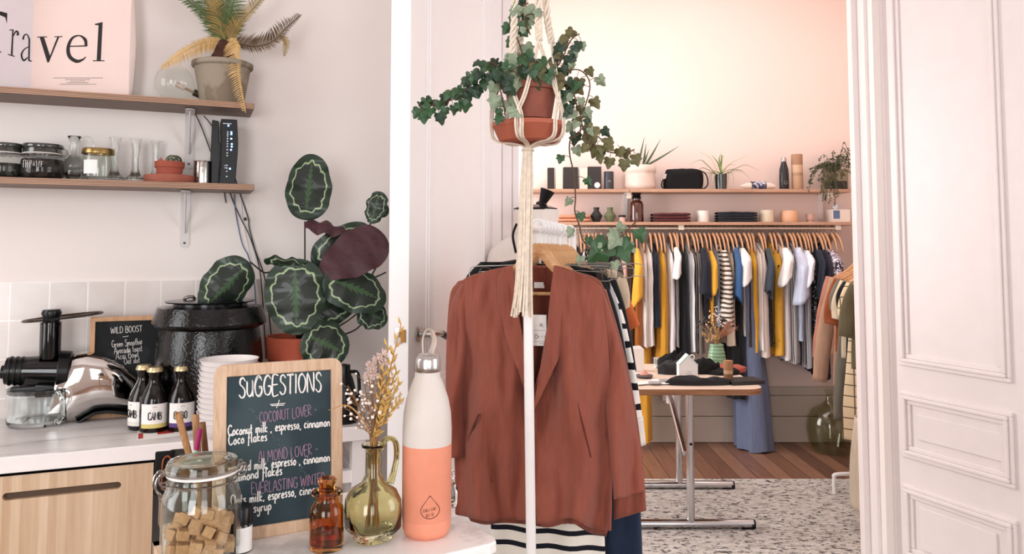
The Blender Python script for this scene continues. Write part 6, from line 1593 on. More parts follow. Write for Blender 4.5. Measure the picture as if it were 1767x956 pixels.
for a in (0, .6): m.tube([(x*KF*(1-a*.4), -8.6*KF, (11+z*(1-a*.4)+a)*KF) for x, z in mk], .0012, 4)
m.build('printed_mark', M('mark_pale', (186, 176, 168), .6), o)
# paper pot with aloe
o = thing('potted_aloe', 'aloe in a rolled cream paper-bag pot on the far shelf', 'potted plant', (FX(1106, SY), SY, UZ2))
MB().lathe([(0, 0), (24*KF, 0), (26.5*KF, 8*KF), (25.5*KF, 26*KF), (26.5*KF, 30*KF), (27.5*KF, 31*KF), (27.5*KF, 41*KF), (26*KF, 42*KF), (24*KF, 40*KF), (23*KF, 34*KF), (0, 33*KF)], 40, fn=lambda a, z: 1+.03*noise.noise(Vector((math.cos(a)*2, math.sin(a)*2, z*14)))).build('paper_pot', M('paper_pot', (226, 206, 194), .8, var=.05, bump=.3, bscale=30), o, ang=180)
MB().lathe([(0, 35*KF), (24*KF, 34*KF)], 20).build('soil', SOIL, o)
for tx, ty in ((1044, 248), (1064, 247), (1112, 236), (1115, 247), (1140, 240), (1172, 252), (1120, 258), (1085, 262), (1100, 268)):
    b = Vector((R.uniform(-8, 8)*KF, R.uniform(-.02, .02), 36*KF)); t = P(tx, ty, SY+R.uniform(-.08, .02))-o.location
    MB().tube(crom([b, b.lerp(t, .5)+Vector((0, 0, -.006)), t], 6), [.011, .009, .001], 6, flat=.45, up=(0, 1, 0)).build('leaf', M('aloe_green', (72, 92, 66), .5, var=.2, scale=30), o)
# black bag
o = thing('shoulder_bag', 'black shoulder bag with a thin strap on the far shelf', 'bag', (FX(1181, SY), SY, UZ2))
ol = [(-33, 1), (-35, 12), (-31, 31), (-26, 36), (0, 37), (20, 37), (31, 32), (34, 20), (31, 2), (20, 0), (-28, 0)]
def bagf(u, v):
    a = 2*math.pi*u; n = len(ol); pts = crom([Vector((x, z, 0)) for x, z in ol+[ol[0]]], 6)
    x = u*(len(pts)-1); i = min(int(x), len(pts)-2); p = pts[i].lerp(pts[i+1], x-i); q = 2*v-1
    s_ = 1-abs(q)**3*.25; return Vector((p.x*KF*s_, q*.055, (p.y*s_+1.5*(1-s_))*KF+wr((p.x*.05, q, 1), 2, .004)))
m = MB().sheet(bagf, 66, 10, closed=True)
for e_ in (0, 1): m.add([bagf(i/66, e_) for i in range(66)], [tuple(range(66)) if e_ else tuple(range(65, -1, -1))])
m.build('bag_body', BLACKM, o, ang=70)
MB().tube(crom([(-32*KF, -.05, 18*KF), (-38*KF, -.055, 16*KF), (-40*KF, -.05, 6*KF), (-34*KF, -.05, 1*KF)], 6), .005, 6).build('strap', BLACKM, o); m = MB().tube(crom([(26*KF, -.05, 33*KF), (36*KF, -.055, 26*KF), (39*KF, -.055, 10*KF), (32*KF, -.055, 1.5*KF), (26*KF, -.05, 4*KF)], 6), .005, 6); m.build('strap', BLACKM, o)
MB().box((-33*KF, -.03, 23*KF), (8*KF, .003, 9*KF)).build('tag', M('tag_grey', (200, 190, 182), .7), o, sm=False)
# spider plant
o = thing('spider_plant', 'spider plant in a dark glass pot on the far shelf', 'potted plant', (FX(1246, SY), SY, UZ2))
MB().lathe([(0, 0), (9.5*KF, 0), (10.5*KF, 14*KF), (11*KF, 27*KF), (10*KF, 27*KF), (9*KF, 2*KF), (0, 2*KF)], 28).build('pot', M('pot_dark_glass', (38, 44, 42), .12, coat=.8), o)
MB().lathe([(0, 24*KF), (10*KF, 23.5*KF)], 20).build('soil', SOIL, o)
SPG = [M('spider_green', (112, 138, 72), .5, var=.25, scale=30), M('spider_pale', (176, 182, 122), .5, var=.15, scale=30)]
m = MB()
for tx, ty, mx, my, mi in ((1189, 285, 1208, 276, 0), (1201, 259, 1225, 272, 1), (1228, 267, 1238, 280, 0), (1244, 264, 1241, 275, 0), (1250, 274, 1246, 268, 0), (1293, 267, 1268, 278, 1), (1310, 295, 1288, 285, 0), (1295, 311, 1282, 295, 1), (1266, 318, 1264, 300, 0), (1225, 322, 1228, 300, 0), (1207, 322, 1215, 300, 1), (1198, 302, 1210, 290, 0), (1278, 300, 1268, 292, 0), (1230, 318, 1235, 300, 0), (1256, 320, 1258, 300, 0), (1240, 275, 1242, 285, 1), (1270, 285, 1260, 284, 0), (1222, 310, 1228, 296, 0), (1290, 305, 1275, 293, 0)):
    b = Vector((R.uniform(-6, 6)*KF, R.uniform(-.02, .02), 26*KF)); d_ = R.uniform(-.10, .04)
    t = P(tx, ty, SY+d_)-o.location; q = P(mx, my, SY+d_*.6)-o.location
    m.tube(crom([b, b.lerp(q, .6)+Vector((0, 0, .01)), q, t], 6), [.004, .007, .006, .001], 5, m=mi, flat=.3, up=(0, 0, 1))
m.build('leaves', SPG, o)
# rolled pouch
o = thing('rolled_pouch', 'patterned rolled cloth pouch with knotted ends', 'pouch', (FX(1309, SY), SY, UZ2))
m = MB().tube([(-30*KF, 0, 7*KF), (-20*KF, 0, 7*KF), (-10*KF, 0, 7*KF), (10*KF, 0, 7*KF), (22*KF, 0, 7*KF), (31*KF, 0, 6*KF)], [.004, .024, .031, .033, .028, .012], 18, flat=.95); m.build('cloth_roll', M('pouch_cream', (228, 216, 204), .8, bump=.3, bscale=30), o)
MB().tube([(-11*KF, 0, 7*KF), (0, 0, 7.3*KF), (13*KF, 0, 7*KF)], [.0325, .0345, .0345], 20).build('printed_band', speckle('pouch_print', (190, 192, 210), (110, 108, 140), 26, .5, .8, c=(60, 60, 80)), o)
m = MB()
for x in (-11, 13): m.tube([(x*KF, .035*math.cos(a), 7*KF+.034*math.sin(a)) for a in [2*math.pi*i/20 for i in range(21)]], .0028, 6)
m.build('cords', BLACKM, o)
# black bottle + cork tube
o = thing('black_flask', 'slim black steel flask with a silver cap on the far shelf', 'bottle', (FX(1355.5, SY), SY, UZ2))
MB().lathe([(0, 0), (7.6*KF, 0), (8*KF, 1*KF), (8*KF, 26*KF), (7.4*KF, 36*KF), (5*KF, 45*KF), (4*KF, 49*KF), (0, 49*KF)], 32).build('flask_body', M('flask_black', (30, 30, 32), .35), o)
MB().lathe([(4.2*KF, 49*KF), (4.6*KF, 50*KF), (4.4*KF, 55*KF), (3*KF, 57*KF), (0, 57*KF)], 28).build('cap', STEEL, o)
m = MB().tube([(-1.8*KF+2*KF*0, -8.1*KF, 10*KF), (-3*KF, -7.7*KF, 12*KF), (0, -8.2*KF, 16*KF), (3*KF, -7.7*KF, 12*KF), (1.8*KF, -8.1*KF, 10*KF), (-1.8*KF, -8.1*KF, 10*KF)], .0012, 4); m.build('drop_mark', M('mark_pale', (186, 176, 168), .6), o)
o = thing('cork_tube', 'tall kraft cardboard tube with banded sections', 'tube', (FX(1378.5, SY), SY, UZ2))
MB().lathe([(0, 0), (9*KF, 0), (9.2*KF, .5*KF), (9.2*KF, 24*KF), (9*KF, 24.4*KF), (9.2*KF, 24.8*KF), (9.2*KF, 44*KF), (0, 44*KF)], 32).build('tube_body', M('kraft', (186, 150, 120), .8, var=.06), o)
MB().lathe([(9.3*KF, 44*KF), (9.4*KF, 44.4*KF), (9.4*KF, 61*KF), (9*KF, 62*KF), (0, 62*KF)], 32).build('tube_lid', M('kraft_dark', (168, 130, 102), .8, var=.06), o)
MB().lathe([(9.3*KF, 30*KF), (9.32*KF, 43*KF)], 32).build('paper_band', M('kraft_pale', (206, 172, 142), .8), o)
# trailing fern plant
o = thing('trailing_fern', 'dark trailing fern in a glass pot at the shelf end', 'potted plant', (FX(1445, SY), SY, UZ2))
MB().box((0, 0, 18*KF), (34*KF, .11, 36*KF)).build('glass_pot', glass('fern_glass', (214, 216, 200)), o, bevel=.004, sm=False)
MB().box((0, 0, 8*KF), (30*KF, .095, 14*KF)).build('soil', SOIL, o, sm=False)
m = MB(); ml = MB()
for i in range(58):
    a = R.uniform(0, 6.28); rr_ = R.uniform(.3, 1); 
    if i < 14: tx, ty = R.uniform(1408, 1446), R.uniform(310, 356)
    elif i < 22: tx, ty = R.uniform(1393, 1402), R.uniform(285, 335)
    elif i < 30: tx, ty = R.uniform(1440, 1484), R.uniform(250, 300)
    else: tx, ty = R.uniform(1400, 1480), R.uniform(270, 325)
    dd = R.uniform(-.14, .02) if ty > 300 else R.uniform(-.08, .06)
    if tx > 1455: tx = min(tx, 1478)
    if ty > 318: dd = R.uniform(-.18, -.14)
    b = Vector((R.uniform(-10, 6)*KF, R.uniform(-.04, .04), 34*KF)); t = P(tx, ty, SY+dd)-o.location
    up_h = max(b.z, t.z)+R.uniform(.02, .07); q = b.lerp(t, .55); q.z = up_h
    cs = crom([b, q, t.lerp(q, .3)+Vector((0, 0, .0)), t], 6); m.tube(cs, .0018, 4)
    for j in range(3, len(cs)-1):
        if R.random() < .8:
            d_ = Vector((R.uniform(-1, 1), R.uniform(-1, .3), R.uniform(-1.2, .2))).normalized()*R.uniform(.016, .03); w_ = d_.cross(Vector((0, -1, .2))).normalized()*.005
            ml.add([cs[j], cs[j]+d_*.5+w_, cs[j]+d_, cs[j]+d_*.5-w_], [(0, 1, 2, 3)])
m.build('stems', M('fern_stem', (84, 76, 48), .7), o); ml.build('leaves', M('fern_leaf', (44, 62, 38), .55, var=.35, scale=20), o, sm=False)

# ------------------------------------------------------------ lower far shelf
def folded(px0, px1, ptop, label, mat, layers, base=None, y=SY):
    base = LZ2 if base is None else base
    x0, x1 = FX(px0, y), FX(px1, y); h = FZ(ptop, y)-base; m = MB(); th = h/layers
    for i in range(layers):
        def f(u, v, i=i):
            a = 2*math.pi*u; e = lambda q, p: math.copysign(abs(q)**p, q)
            x = lerp(-.5, .5, v)*(x1-x0)*(1-.03*R.random()*0); s_ = 1-abs(2*v-1)**8*.35
            return Vector((x+wr((i, v*3, 2), 2, .006), .085*e(math.cos(a), .6)*s_, th*(i+.5)+th*.5*e(math.sin(a), .6)*s_+wr((x*4, i, 5), 3, th*.18)))
        m.sheet(f, 20, 22, closed=True)
    o = m.build('folded_cloth', mat, loc=((x0+x1)/2, y, base+.001), ang=180); return tag(o, label, 'folded clothes')
folded(962, 1018, 371, 'peach folded cloth at the left end of the lower far shelf', fabric('peach_cloth', (216, 150, 118)), 2)
VZ = [(0, 0), (5, 0), (10, 10), (10.5, 12), (5, 19), (4.5, 22), (5.5, 26), (4, 26), (3.5, 22), (0, 21)]
far_lathe(1029.5, VZ, 'vase', 'small black angular vase beside the peach cloth', 'vase', M('vase_black', (44, 44, 44), .6), LZ2)
far_lathe(1053, VZ, 'vase', 'small olive green angular vase next to the black one', 'vase', M('vase_olive', (104, 112, 82), .6), LZ2)
o = thing('cosmetic_jar', 'tiny pink jar with a black lid beside the amber bottle', 'jar', (FX(1074, SY), SY, LZ2))
MB().lathe([(0, 0), (5.5*KF, 0), (5.8*KF, 9*KF), (0, 9*KF)], 24).build('jar_body', M('pink_pot', (222, 186, 172), .5), o); MB().lathe([(6*KF, 9*KF), (6*KF, 12.5*KF), (0, 13*KF)], 24).build('lid', BLACKP, o)
o = thing('apothecary_bottle', 'brown glass apothecary bottle with a black stopper', 'bottle', (FX(1099, SY), SY, LZ2))
MB().lathe([(0, 0), (11.6*KF, 0), (12*KF, 2*KF), (12*KF, 31*KF), (10*KF, 36*KF), (7*KF, 38*KF), (7*KF, 41*KF), (0, 41*KF)], 36).build('bottle_body', M('brown_glass', (78, 38, 26), .1, coat=.8), o)
MB().lathe([(8*KF, 41*KF), (8*KF, 43*KF), (6.5*KF, 46*KF), (8.5*KF, 50*KF), (0, 51*KF)], 28).build('stopper', BLACKP, o)
folded(1125, 1190, 368, 'burgundy folded cloth on the lower far shelf', fabric('burgundy', (92, 42, 42)), 3)
far_lathe(1214, [(0, 0), (10, 0), (10.5, 1), (10.5, 20), (9, 20.5), (0, 19)], 'candle', 'white candle pot between the burgundy and navy cloth', 'candle', M('candle_white', (242, 236, 230), .4, var=.02), LZ2)
folded(1237, 1305, 366, 'dark navy folded cloth on the lower far shelf', fabric('navy_fold', (34, 38, 48)), 4)
far_lathe(1324, [(0, 0), (11.5, 0), (12, 1), (12, 21), (10.8, 21.3), (10, 18), (0, 17)], 'ceramic_cup', 'cream cup with a pale green rim beside the navy cloth', 'cup', M('cup_cream', (226, 214, 190), .4, var=.06), LZ2)
far_lathe(1363.5, [(0, 0), (13, 0), (14.5, 4), (14.5, 17), (12.5, 20.5), (0, 20)], 'wooden_pot', 'round peach wooden pot on the lower far shelf', 'pot', M('peach_pot', (222, 174, 140), .6, var=.05), LZ2)
far_lathe(1399, [(0, 0), (4.5, 0), (5, 4), (6.5, 4.5), (6.8, 14.5), (5.8, 15), (5.2, 11), (0, 10)], 'small_pot', 'small dusky pink egg-cup pot on the lower far shelf', 'pot', M('dusky_pot', (206, 170, 156), .6), LZ2)
o = thing('tissue_box', 'tissue box with a blue panel and a tissue pulled up', 'tissue box', (FX(1447.5, SY), SY, LZ2))
MB().box((0, 0, 11*KF), (31*KF, .12, 22*KF)).build('carton', M('carton', (234, 222, 210), .7, var=.03), o, sm=False, bevel=.002)
MB().box((-8*KF, -.0605, 13*KF), (11*KF, .002, 14*KF)).build('blue_panel', M('panel_blue', (96, 120, 156), .6), o, sm=False)
m = MB().sheet(lambda u, v: Vector(((-4+lerp(-9, 9, u)*(.35+.5*v)+4*v)*KF, .02*math.sin(u*7+v*2), (22+11*v-4*abs(2*u-1.2)*v)*KF)), 12, 6); m.build('tissue', M('tissue_white', (226, 226, 232), .8), o, solid=.001, ang=180)

# ============================================================ clothes on the far rail
CLC = {}
def cl_mat(c):
    if isinstance(c, tuple): return fabric('cloth_%02x%02x%02x' % c, c)
    return c
GY = RYF
hang0 = None
def rail_hanger(x, rz=0.0, lab='pale wooden hanger on the far clothes rail'):
    global hang0
    if hang0 is None:
        o = thing('wooden_hanger', lab, 'hanger', (x, GY, RZF), math.pi/2, 'wooden hangers on the far rail')
        m = MB(); m.tube(crom([(-.11, 0, -.185), (-.10, 0, -.15), (-.06, 0, -.085), (0, 0, -.050), (.06, 0, -.085), (.11, 0, -.17)], 5), [.010, .013, .016, .019, .016, .010], 8, flat=.5, up=(0, 1, 0)); m.build('shoulders', M('far_hanger', (196, 152, 118), .5, var=.12, scale=6), o)
        MB().tube(crom([(0, 0, -.06), (0, 0, -.02), (.014, 0, -.004), (.012, 0, .016), (0, 0, .019), (-.014, 0, .012)], 4), .002, 5).build('hook', HWIRE, o); hang0 = o
    else: dup(hang0, (x, GY, RZF), math.pi/2+rz)
def c_sign(s): return s % 3 != 0
def rail_garment(px0, px1, ybot, label, cat, mat, flare=1.0, sleeve=None, ytop=418, seed=0, dep=.35, skew=0.0, mats=None):
    """a garment hanging edge-on: a narrow folded length of cloth, deep into the wall; sleeve = (picture x0, x1, y end, colour)"""
    yf = GY-.16
    xc = FX((px0+px1)/2, yf); w0 = (FX(px1, yf)-FX(px0, yf))/2*1.12
    zt = FZ(ytop, yf); zb = FZ(ybot, yf-.02)
    cat = 'shirt' if cat == 'top' else cat
    o = thing(cat, label, cat, (xc, GY, 0), 0)
    H = zt-zb; rnd = random.Random(seed*7+int(px0)); ph = rnd.uniform(0, 6); nf = rnd.choice((7, 8, 9, 11))
    def f(u, v):
        a = 2*math.pi*u; z = zt-H*v
        dy = dep/2*lerp(.86, 1, smooth(v*6)); sh_ = smooth(v*9)
        wx = w0*lerp(.35, 1, sh_)*lerp(.92, flare, v)
        x = wx*math.cos(a)*(1+.26*math.sin(nf*a+ph+v*2)*smooth(v*3))+skew*v
        y = dy*math.sin(a)*(1+.03*math.sin(3*a+ph))
        zz_ = z-.085*(abs(math.sin(a))**1.4)*(1-smooth(v*1.6))-.006*math.sin(a*4+ph)*v
        x += noise.noise(Vector((a, v*5, seed)))*w0*.22
        return Vector((x, y, zz_))
    m = MB().sheet(f, 44, 26, closed=True)
    m.add([f(i/44, 1)+Vector((0, 0, .004)) for i in range(44)], [tuple(range(44))])
    m.build('body', mat, o, ang=180)
    if sleeve:
        sx0, sx1, sy = sleeve[:3]; sm_ = sleeve[3] if len(sleeve) > 3 else mat
        slant = (.030 if c_sign(seed) else -.030); xa = xc; zs0 = zt-.035-.03*rnd.random(); ze = FZ(sy, yf-.06); c1 = FX((sx0+sx1)/2, yf-.06)-xc; hw_ = (FX(sx1, yf)-FX(sx0, yf))/2
        def sf(u, v):
            a = 2*math.pi*u; c_ = lerp(0, c1, smooth(v)); w_ = lerp(w0*.25, hw_, v**.42)
            return Vector((c_+w_*math.cos(a)*(1+.14*math.sin(5*a+ph+v*2)), -.13-.10*smooth(v*2.5)+.055*math.sin(a)*lerp(.7, 1.1, v), lerp(zs0, ze, v)+v*(slant*math.cos(a)+.012*math.sin(2*a+ph)+.02*noise.noise(Vector((a, seed, 0))))))
        m = MB().sheet(sf, 24, 14, closed=True); m.build('sleeve', sm_, o, solid=.003, ang=180)
    return o
Wc, Cr, Bk, Nv, Ms, Gr, Rs = (238, 234, 232), (228, 216, 206), (26, 26, 28), (32, 38, 56), (208, 152, 52), (128, 124, 122), (164, 98, 46)
Yl = (226, 170, 60); LB = (196, 208, 232); SB = (112, 122, 150)
BW = stripes('brown_white_stripes', (228, 222, 214), (92, 78, 66), 'Z', 30, .55, warp=.4)
GS = stripes('grey_pleats', (206, 204, 202), (110, 108, 110), 'X', 95, .5)
GS2 = stripes('grey_dark_stripe', (150, 144, 138), (70, 66, 64), 'X', 80, .5)
SQ = speckle('dark_sequin', (24, 28, 36), (190, 194, 200), 70, .60, .4)
FLB = speckle('dark_floral', (26, 28, 38), (150, 148, 160), 38, .62, .8)
FLP = speckle('mauve_print', (150, 138, 160), (48, 44, 58), 34, .5, .8, c=(226, 220, 226))
FLY = speckle('yellow_floral', (222, 168, 66), (44, 38, 30), 22, .66, .8)
GL_ = [
 (985, 1003, 560, 'black top at the far left of the rail behind the ivy', 'top', Bk, 1.1, None),
 (1003, 1018, 560, 'white patterned top at the left of the rail behind the ivy', 'top', speckle('bw_print', (40, 38, 40), (220, 214, 210), 30, .52), 1.1, None),
 (1018, 1034, 600, 'black dress left of the pink one, near the ivy', 'dress', Bk, 1.1, None),
 (1034, 1052, 600, 'charcoal dress between the black ones at the left of the rail', 'dress', (44, 42, 44), 1.1, None),
 (1050, 1073, 660, 'wide black dress just left of the pink dress', 'dress', Bk, 1.15, None),
 (1072, 1085, 610, 'dusty pink dress near the left of the rail', 'dress', (206, 168, 156), 1.2, None),
 (1083, 1093, 600, 'dark brown dress beside the dusty pink one', 'dress', (70, 50, 44), 1.1, None),
 (1092, 1108, 601, 'mustard brown dress with a draped yellow sleeve', 'dress', Rs, 1.3, (1090, 1107, 520, cl_mat(Yl))),
 (1107, 1119, 600, 'cream dress right of the mustard brown one', 'dress', Cr, 1.15, None),
 (1118, 1129, 598, 'white dress between the cream and navy ones', 'dress', Wc, 1.15, None),
 (1128, 1139, 566, 'short navy dress between the white and ochre ones', 'dress', Nv, 1.2, None),
 (1138, 1152, 622, 'long ochre dress flaring towards the hem', 'dress', Ms, 1.5, None),
 (1154, 1166, 618, 'white strappy dress beside the long ochre one', 'dress', (226, 224, 228), 1.2, None),
 (1163, 1173, 600, 'grey dress with a short white sleeve', 'dress', Gr, 1.0, (1159, 1173, 479, cl_mat(Wc))),
 (1172, 1192, 618, 'wide black pleated dress left of the bright white one', 'dress', (30, 32, 36), 1.1, None),
 (1190, 1201, 609, 'bright white long dress right of the wide black one', 'dress', (236, 240, 246), 1.1, None),
 (1200, 1216, 612, 'taupe striped dress right of the bright white one', 'dress', GS2, 1.1, None),
 (1209, 1222, 560, 'navy top with a square short sleeve', 'top', (36, 38, 50), 1.0, (1207, 1226, 511, cl_mat((36, 38, 50)))),
 (1223, 1233, 560, 'mustard dress with a yellow sleeve over it', 'dress', Ms, 1.1, (1222, 1236, 505, cl_mat(Yl))),
 (1234, 1244, 565, 'blue grey dress beside the striped sleeve', 'dress', (134, 146, 164), 1.1, None),
 (1243, 1260, 565, 'brown and white striped blouse with a puffed sleeve', 'blouse', BW, 1.1, (1242, 1262, 556, BW)),
 (1258, 1270, 598, 'beige dress right of the striped blouse', 'dress', (190, 170, 150), 1.1, None),
 (1262, 1284, 690, 'very long black dress hanging behind the table vase', 'dress', (24, 24, 26), 1.3, None),
 (1267, 1277, 500, 'denim blue top with a slanting sleeve', 'top', (52, 84, 128), 1.0, (1265, 1278, 518, cl_mat((60, 96, 142)))),
 (1277, 1289, 580, 'grey dress with a flared white sleeve', 'dress', (176, 172, 168), 1.0, (1272, 1294, 489, cl_mat(Wc))),
 (1286, 1297, 600, 'dark brown dress left of the bright yellow one', 'dress', (58, 48, 42), 1.1, None),
 (1296, 1309, 608, 'bright yellow dress in the middle of the rail', 'dress', (234, 176, 56), 1.2, None),
 (1308, 1318, 607, 'white dress right of the bright yellow one', 'dress', Wc, 1.2, None),
 (1314, 1326, 617, 'pale pink flared dress right of the yellow and white pair', 'dress', (232, 216, 208), 1.8, None),
 (1322, 1333, 600, 'black dress with a slate blue sleeve', 'dress', (34, 32, 34), 1.1, (1319, 1330, 508, cl_mat((62, 72, 84)))),
 (1334, 1354, 615, 'yellow dress printed with small dark flowers', 'dress', FLY, 1.1, None),
 (1350, 1364, 622, 'white dress with a wide cap sleeve', 'dress', (232, 228, 230), 1.2, (1341, 1363, 487, cl_mat((242, 238, 236)))),
 (1362, 1378, 628, 'white finely pleated skirt near the right of the rail', 'skirt', GS, 1.3, None),
 (1372, 1388, 588, 'pale blue shirt with a hanging sleeve', 'shirt', LB, 1.1, (1366, 1392, 520, cl_mat((206, 216, 238)))),
 (1388, 1400, 636, 'grey striped pleated dress with a white cap sleeve', 'dress', stripes('pleat_dark', (196, 194, 196), (104, 104, 112), 'X', 110, .5), 1.5, (1383, 1400, 490, cl_mat((232, 236, 244)))),
 (1399, 1410, 640, 'dark dress scattered with silver sequins', 'dress', SQ, 1.0, None),
 (1409, 1420, 648, 'navy dress between the sequinned and floral ones', 'dress', Nv, 1.1, (1409, 1417, 508, cl_mat((44, 50, 68)))),
 (1419, 1431, 656, 'dark floral dress near the right end of the rail', 'dress', FLB, 1.1, (1420, 1431, 508, cl_mat((44, 42, 56)))),
 (1430, 1445, 505, 'mauve print blouse at the right end of the rail', 'blouse', FLP, 1.1, (1432, 1452, 478, FLP)),
]
for i, (a, b, yb, lab, cat, c_, fl_k, slv) in enumerate(GL_):
    rail_garment(a, b, yb, lab, cat, cl_mat(c_), fl_k, slv, seed=i+1)
# long garments reaching down to the floor
rail_garment(1274, 1298, 782, 'floor-length slate blue dress hanging behind the table', 'dress', cl_mat(SB), 2.1, seed=60, skew=.09)
rail_garment(1108, 1124, 768, 'long mustard trousers hanging below the rail on the left', 'trousers', cl_mat(Ms), 1.1, seed=61, dep=.24)
rail_garment(1154, 1166, 700, 'long white dress hanging behind the metal table leg', 'dress', cl_mat((226, 226, 232)), 1.5, seed=62, dep=.2)
hx = 985
hr = random.Random(3)
while hx < 1447:
    rail_hanger(FX(hx, GY), hr.uniform(-.10, .10)); hx += hr.choice((6, 6.5, 7, 7, 8, 9, 12))

# ============================================================ table in the shop
tf = P(1200, 672, 4.05); TZ2 = tf.z; tb = PZ(1200, 628, TZ2).y
o = thing('display_table', 'wooden-topped display table on chrome tubular legs', 'table', (.93, 4.05, 0), 0)
x0, x1 = -.40, FX(1318, 4.05)-.93; dpt = tb-4.05
rr_ = .10; pts = []
for cx_, cy_, a0 in ((x1-rr_, rr_, -90), (x1-rr_, dpt-rr_, 0), (x0+rr_, dpt-rr_, 90), (x0+rr_, rr_, 180)):
    for i in range(9): a = math.radians(a0+90*i/8); pts.append((cx_+rr_*math.cos(a), cy_+rr_*math.sin(a)))
n = len(pts); m = MB(); zt_, zb_ = TZ2, TZ2-.030
m.add([(x, y, zt_) for x, y in pts], [tuple(range(n))], 0)
m.add([(x, y, zt_) for x, y in pts]+[(x, y, zb_) for x, y in pts], [(i, n+i, n+(i+1) % n, (i+1) % n) for i in range(n)]+[tuple(range(2*n-1, n-1, -1))], 1)
m.build('tabletop', [wood('table_top_wood', (206, 182, 162), (220, 200, 184), 4, (1, 12, 1), .5), wood('table_edge_wood', (112, 72, 44), (158, 108, 72), 5, (1, 1, 20), .6)], o, sm=False)
CH = M('tube_chrome', (200, 200, 202), .16, 1, var=.03)
yf_ = PZ(1185, 908, .025).y-4.05; yb_ = PZ(1185, 840, .025).y-4.05
pxc = FX(1186, yf_+4.05)-.93
for yy, xo, nm in ((yf_, 0, 'f'), (yb_, FX(1167, yb_+4.05)-.93-pxc, 'b')):
    m = MB(); m.tube([(pxc+xo, yy, .04), (pxc+xo, yy, TZ2-.03)], .021, 20); m.build('leg', CH, o)
    m = MB(); m.tube([(pxc+xo-.42, yy, .038), (pxc+xo+.33, yy, .038)], .024, 20); m.build('foot_bar', CH, o)
    m = MB(); m.lathe([(0, -.001), (.0245, 0), (.0245, .02), (0, .021)], 18, M4=Matrix.Translation((pxc+xo+.32, yy, .036)) @ Matrix.Rotation(math.pi/2, 4, 'Y')); m.box((pxc+xo+.29, yy, .012), (.05, .04, .016)); m.build('end_cap', BLACKP, o)
m = MB().tube([(pxc-.02, yf_+.02, .40), (FX(1152, yb_+4.0)-.93, yb_-.05, .60)], .016, 14); m.build('brace', CH, o)
m = MB().tube([(pxc, yf_, .46), (pxc, yf_-.024, .46)], .008, 10); m.build('adjusting_knob', BLACKP, o)
m = MB().tube([(pxc, yf_, TZ2-.042), (pxc, yb_, TZ2-.042)], .016, 12); m.build('top_bar', CH, o)
def onD(px, py): p = PZ(px, py, TZ2); return Vector((p.x, p.y, TZ2))
def crumple(px, py, w_, d_, h_, mat, name, label, cat, seed, rz=0):
    c = onD(px, py)
    def f(u, v):
        a = 2*math.pi*u; r_ = math.sin(math.pi/2*min(1, v*1.15)); nz = noise.noise(Vector((math.cos(a)*1.6+seed, math.sin(a)*1.6, v*2)))
        rad = (1+.22*nz)*(r_ if v < .9 else r_)
        z = h_*(math.cos(math.pi/2*v)**.5 if v < 1 else 0)*(1+.5*noise.noise(Vector((math.cos(a)*r_*2.2, math.sin(a)*r_*2.2, seed+3))))
        return Vector((w_/2*rad*math.cos(a), d_/2*rad*math.sin(a), max(.0015, z)))
    o = MB().sheet(f, 40, 14, closed=True).build(name, mat, loc=tuple(c), rz=rz, ang=180); return tag(o, label, cat)
crumple(1160, 636, .17, .10, .085, BLACKM, 'folded_bag', 'black folded cloth bag at the back left of the table', 'bag', 1)
crumple(1164, 645, .20, .09, .07, M('black_soft', (28, 30, 32), .8), 'pouch', 'rounded black pouch left of the white house-shaped card', 'pouch', 2)
crumple(1216, 644, .18, .10, .075, BLACKM, 'pouch', 'crumpled black pouch right of the white house-shaped card', 'pouch', 3)
crumple(1202, 664, .33, .07, .042, M('black_soft2', (24, 24, 26), .85), 'tote_bag', 'long crumpled black tote along the front of the table', 'bag', 4)
crumple(1245, 645, .20, .14, .03, BLACKM, 'folded_bag', 'flat black cloth beside the red cloth', 'bag', 6)
crumple(1262, 640, .18, .16, .035, fabric('red_cloth', (158, 74, 58)), 'folded_scarf', 'rust red folded cloth on the right of the table', 'cloth', 5)
o = thing('gift_card_house', 'white house-shaped box standing among the black pouches', 'box', tuple(onD(1186, 656)), 0); k = o.location.y/F_PX
hp_ = [(-16, 0), (16, 0), (16, 27), (0, 43), (-16, 27)]
m = MB().prism([(x*k, z*k) for x, z in hp_], .06, Matrix.Translation((0, -.03, 0)), 0); 
for z in (10, 13, 16): m.tube([((-4 if z == 13 else -2)*k, -.031, z*k), (5*k, -.031, z*k)], .0008, 4, m=1)
m.build('box', [PAPER, M('print_grey', (150, 146, 142), .7)], o, sm=False)
MB().prism([(-17*k, 27*k), (0, 44.5*k), (17*k, 27*k), (15*k, 26*k), (0, 41*k), (-15*k, 26*k)], .066, Matrix.Translation((0, -.033, 0))).build('roof', M('mint_paper', (202, 224, 212), .7), o, sm=False)
MB().tube([(10*k+4*k*math.cos(a), .02, 38*k+4*k*math.sin(a)) for a in [6.283*i/16 for i in range(17)]], .003, 6).build('string_loop', PAPER, o)
o = thing('ribbed_vase', 'green ribbed ceramic vase holding dried flowers on the table', 'vase', tuple(onD(1237, 632)), 0); k = o.location.y/F_PX
m = MB().lathe([(0, 0), (12*k, 0)]+[(interp([(0, 13), (8, 15.5), (22, 14), (32, 11.5), (38, 11)], z)*k*(1+.035*math.sin(z*1.1)), z*k) for z in [i*.8 for i in range(1, 48)]]+[(9.5*k, 38*k), (9*k, 20*k), (0, 18*k)], 36); m.build('vase_body', M('celadon', (122, 160, 126), .25, var=.15, scale=20, coat=.5), o, ang=80)
fl2 = thing('dried_flowers', 'dried grasses and reddish fronds in the green ribbed vase', 'dried flowers', tuple(o.location), 0)
def ft(px, py, dd=0): p = P(px, py, fl2.location.y-dd); return p-fl2.location
m = MB(); mw = MB(); mr = MB(); mb2 = MB()
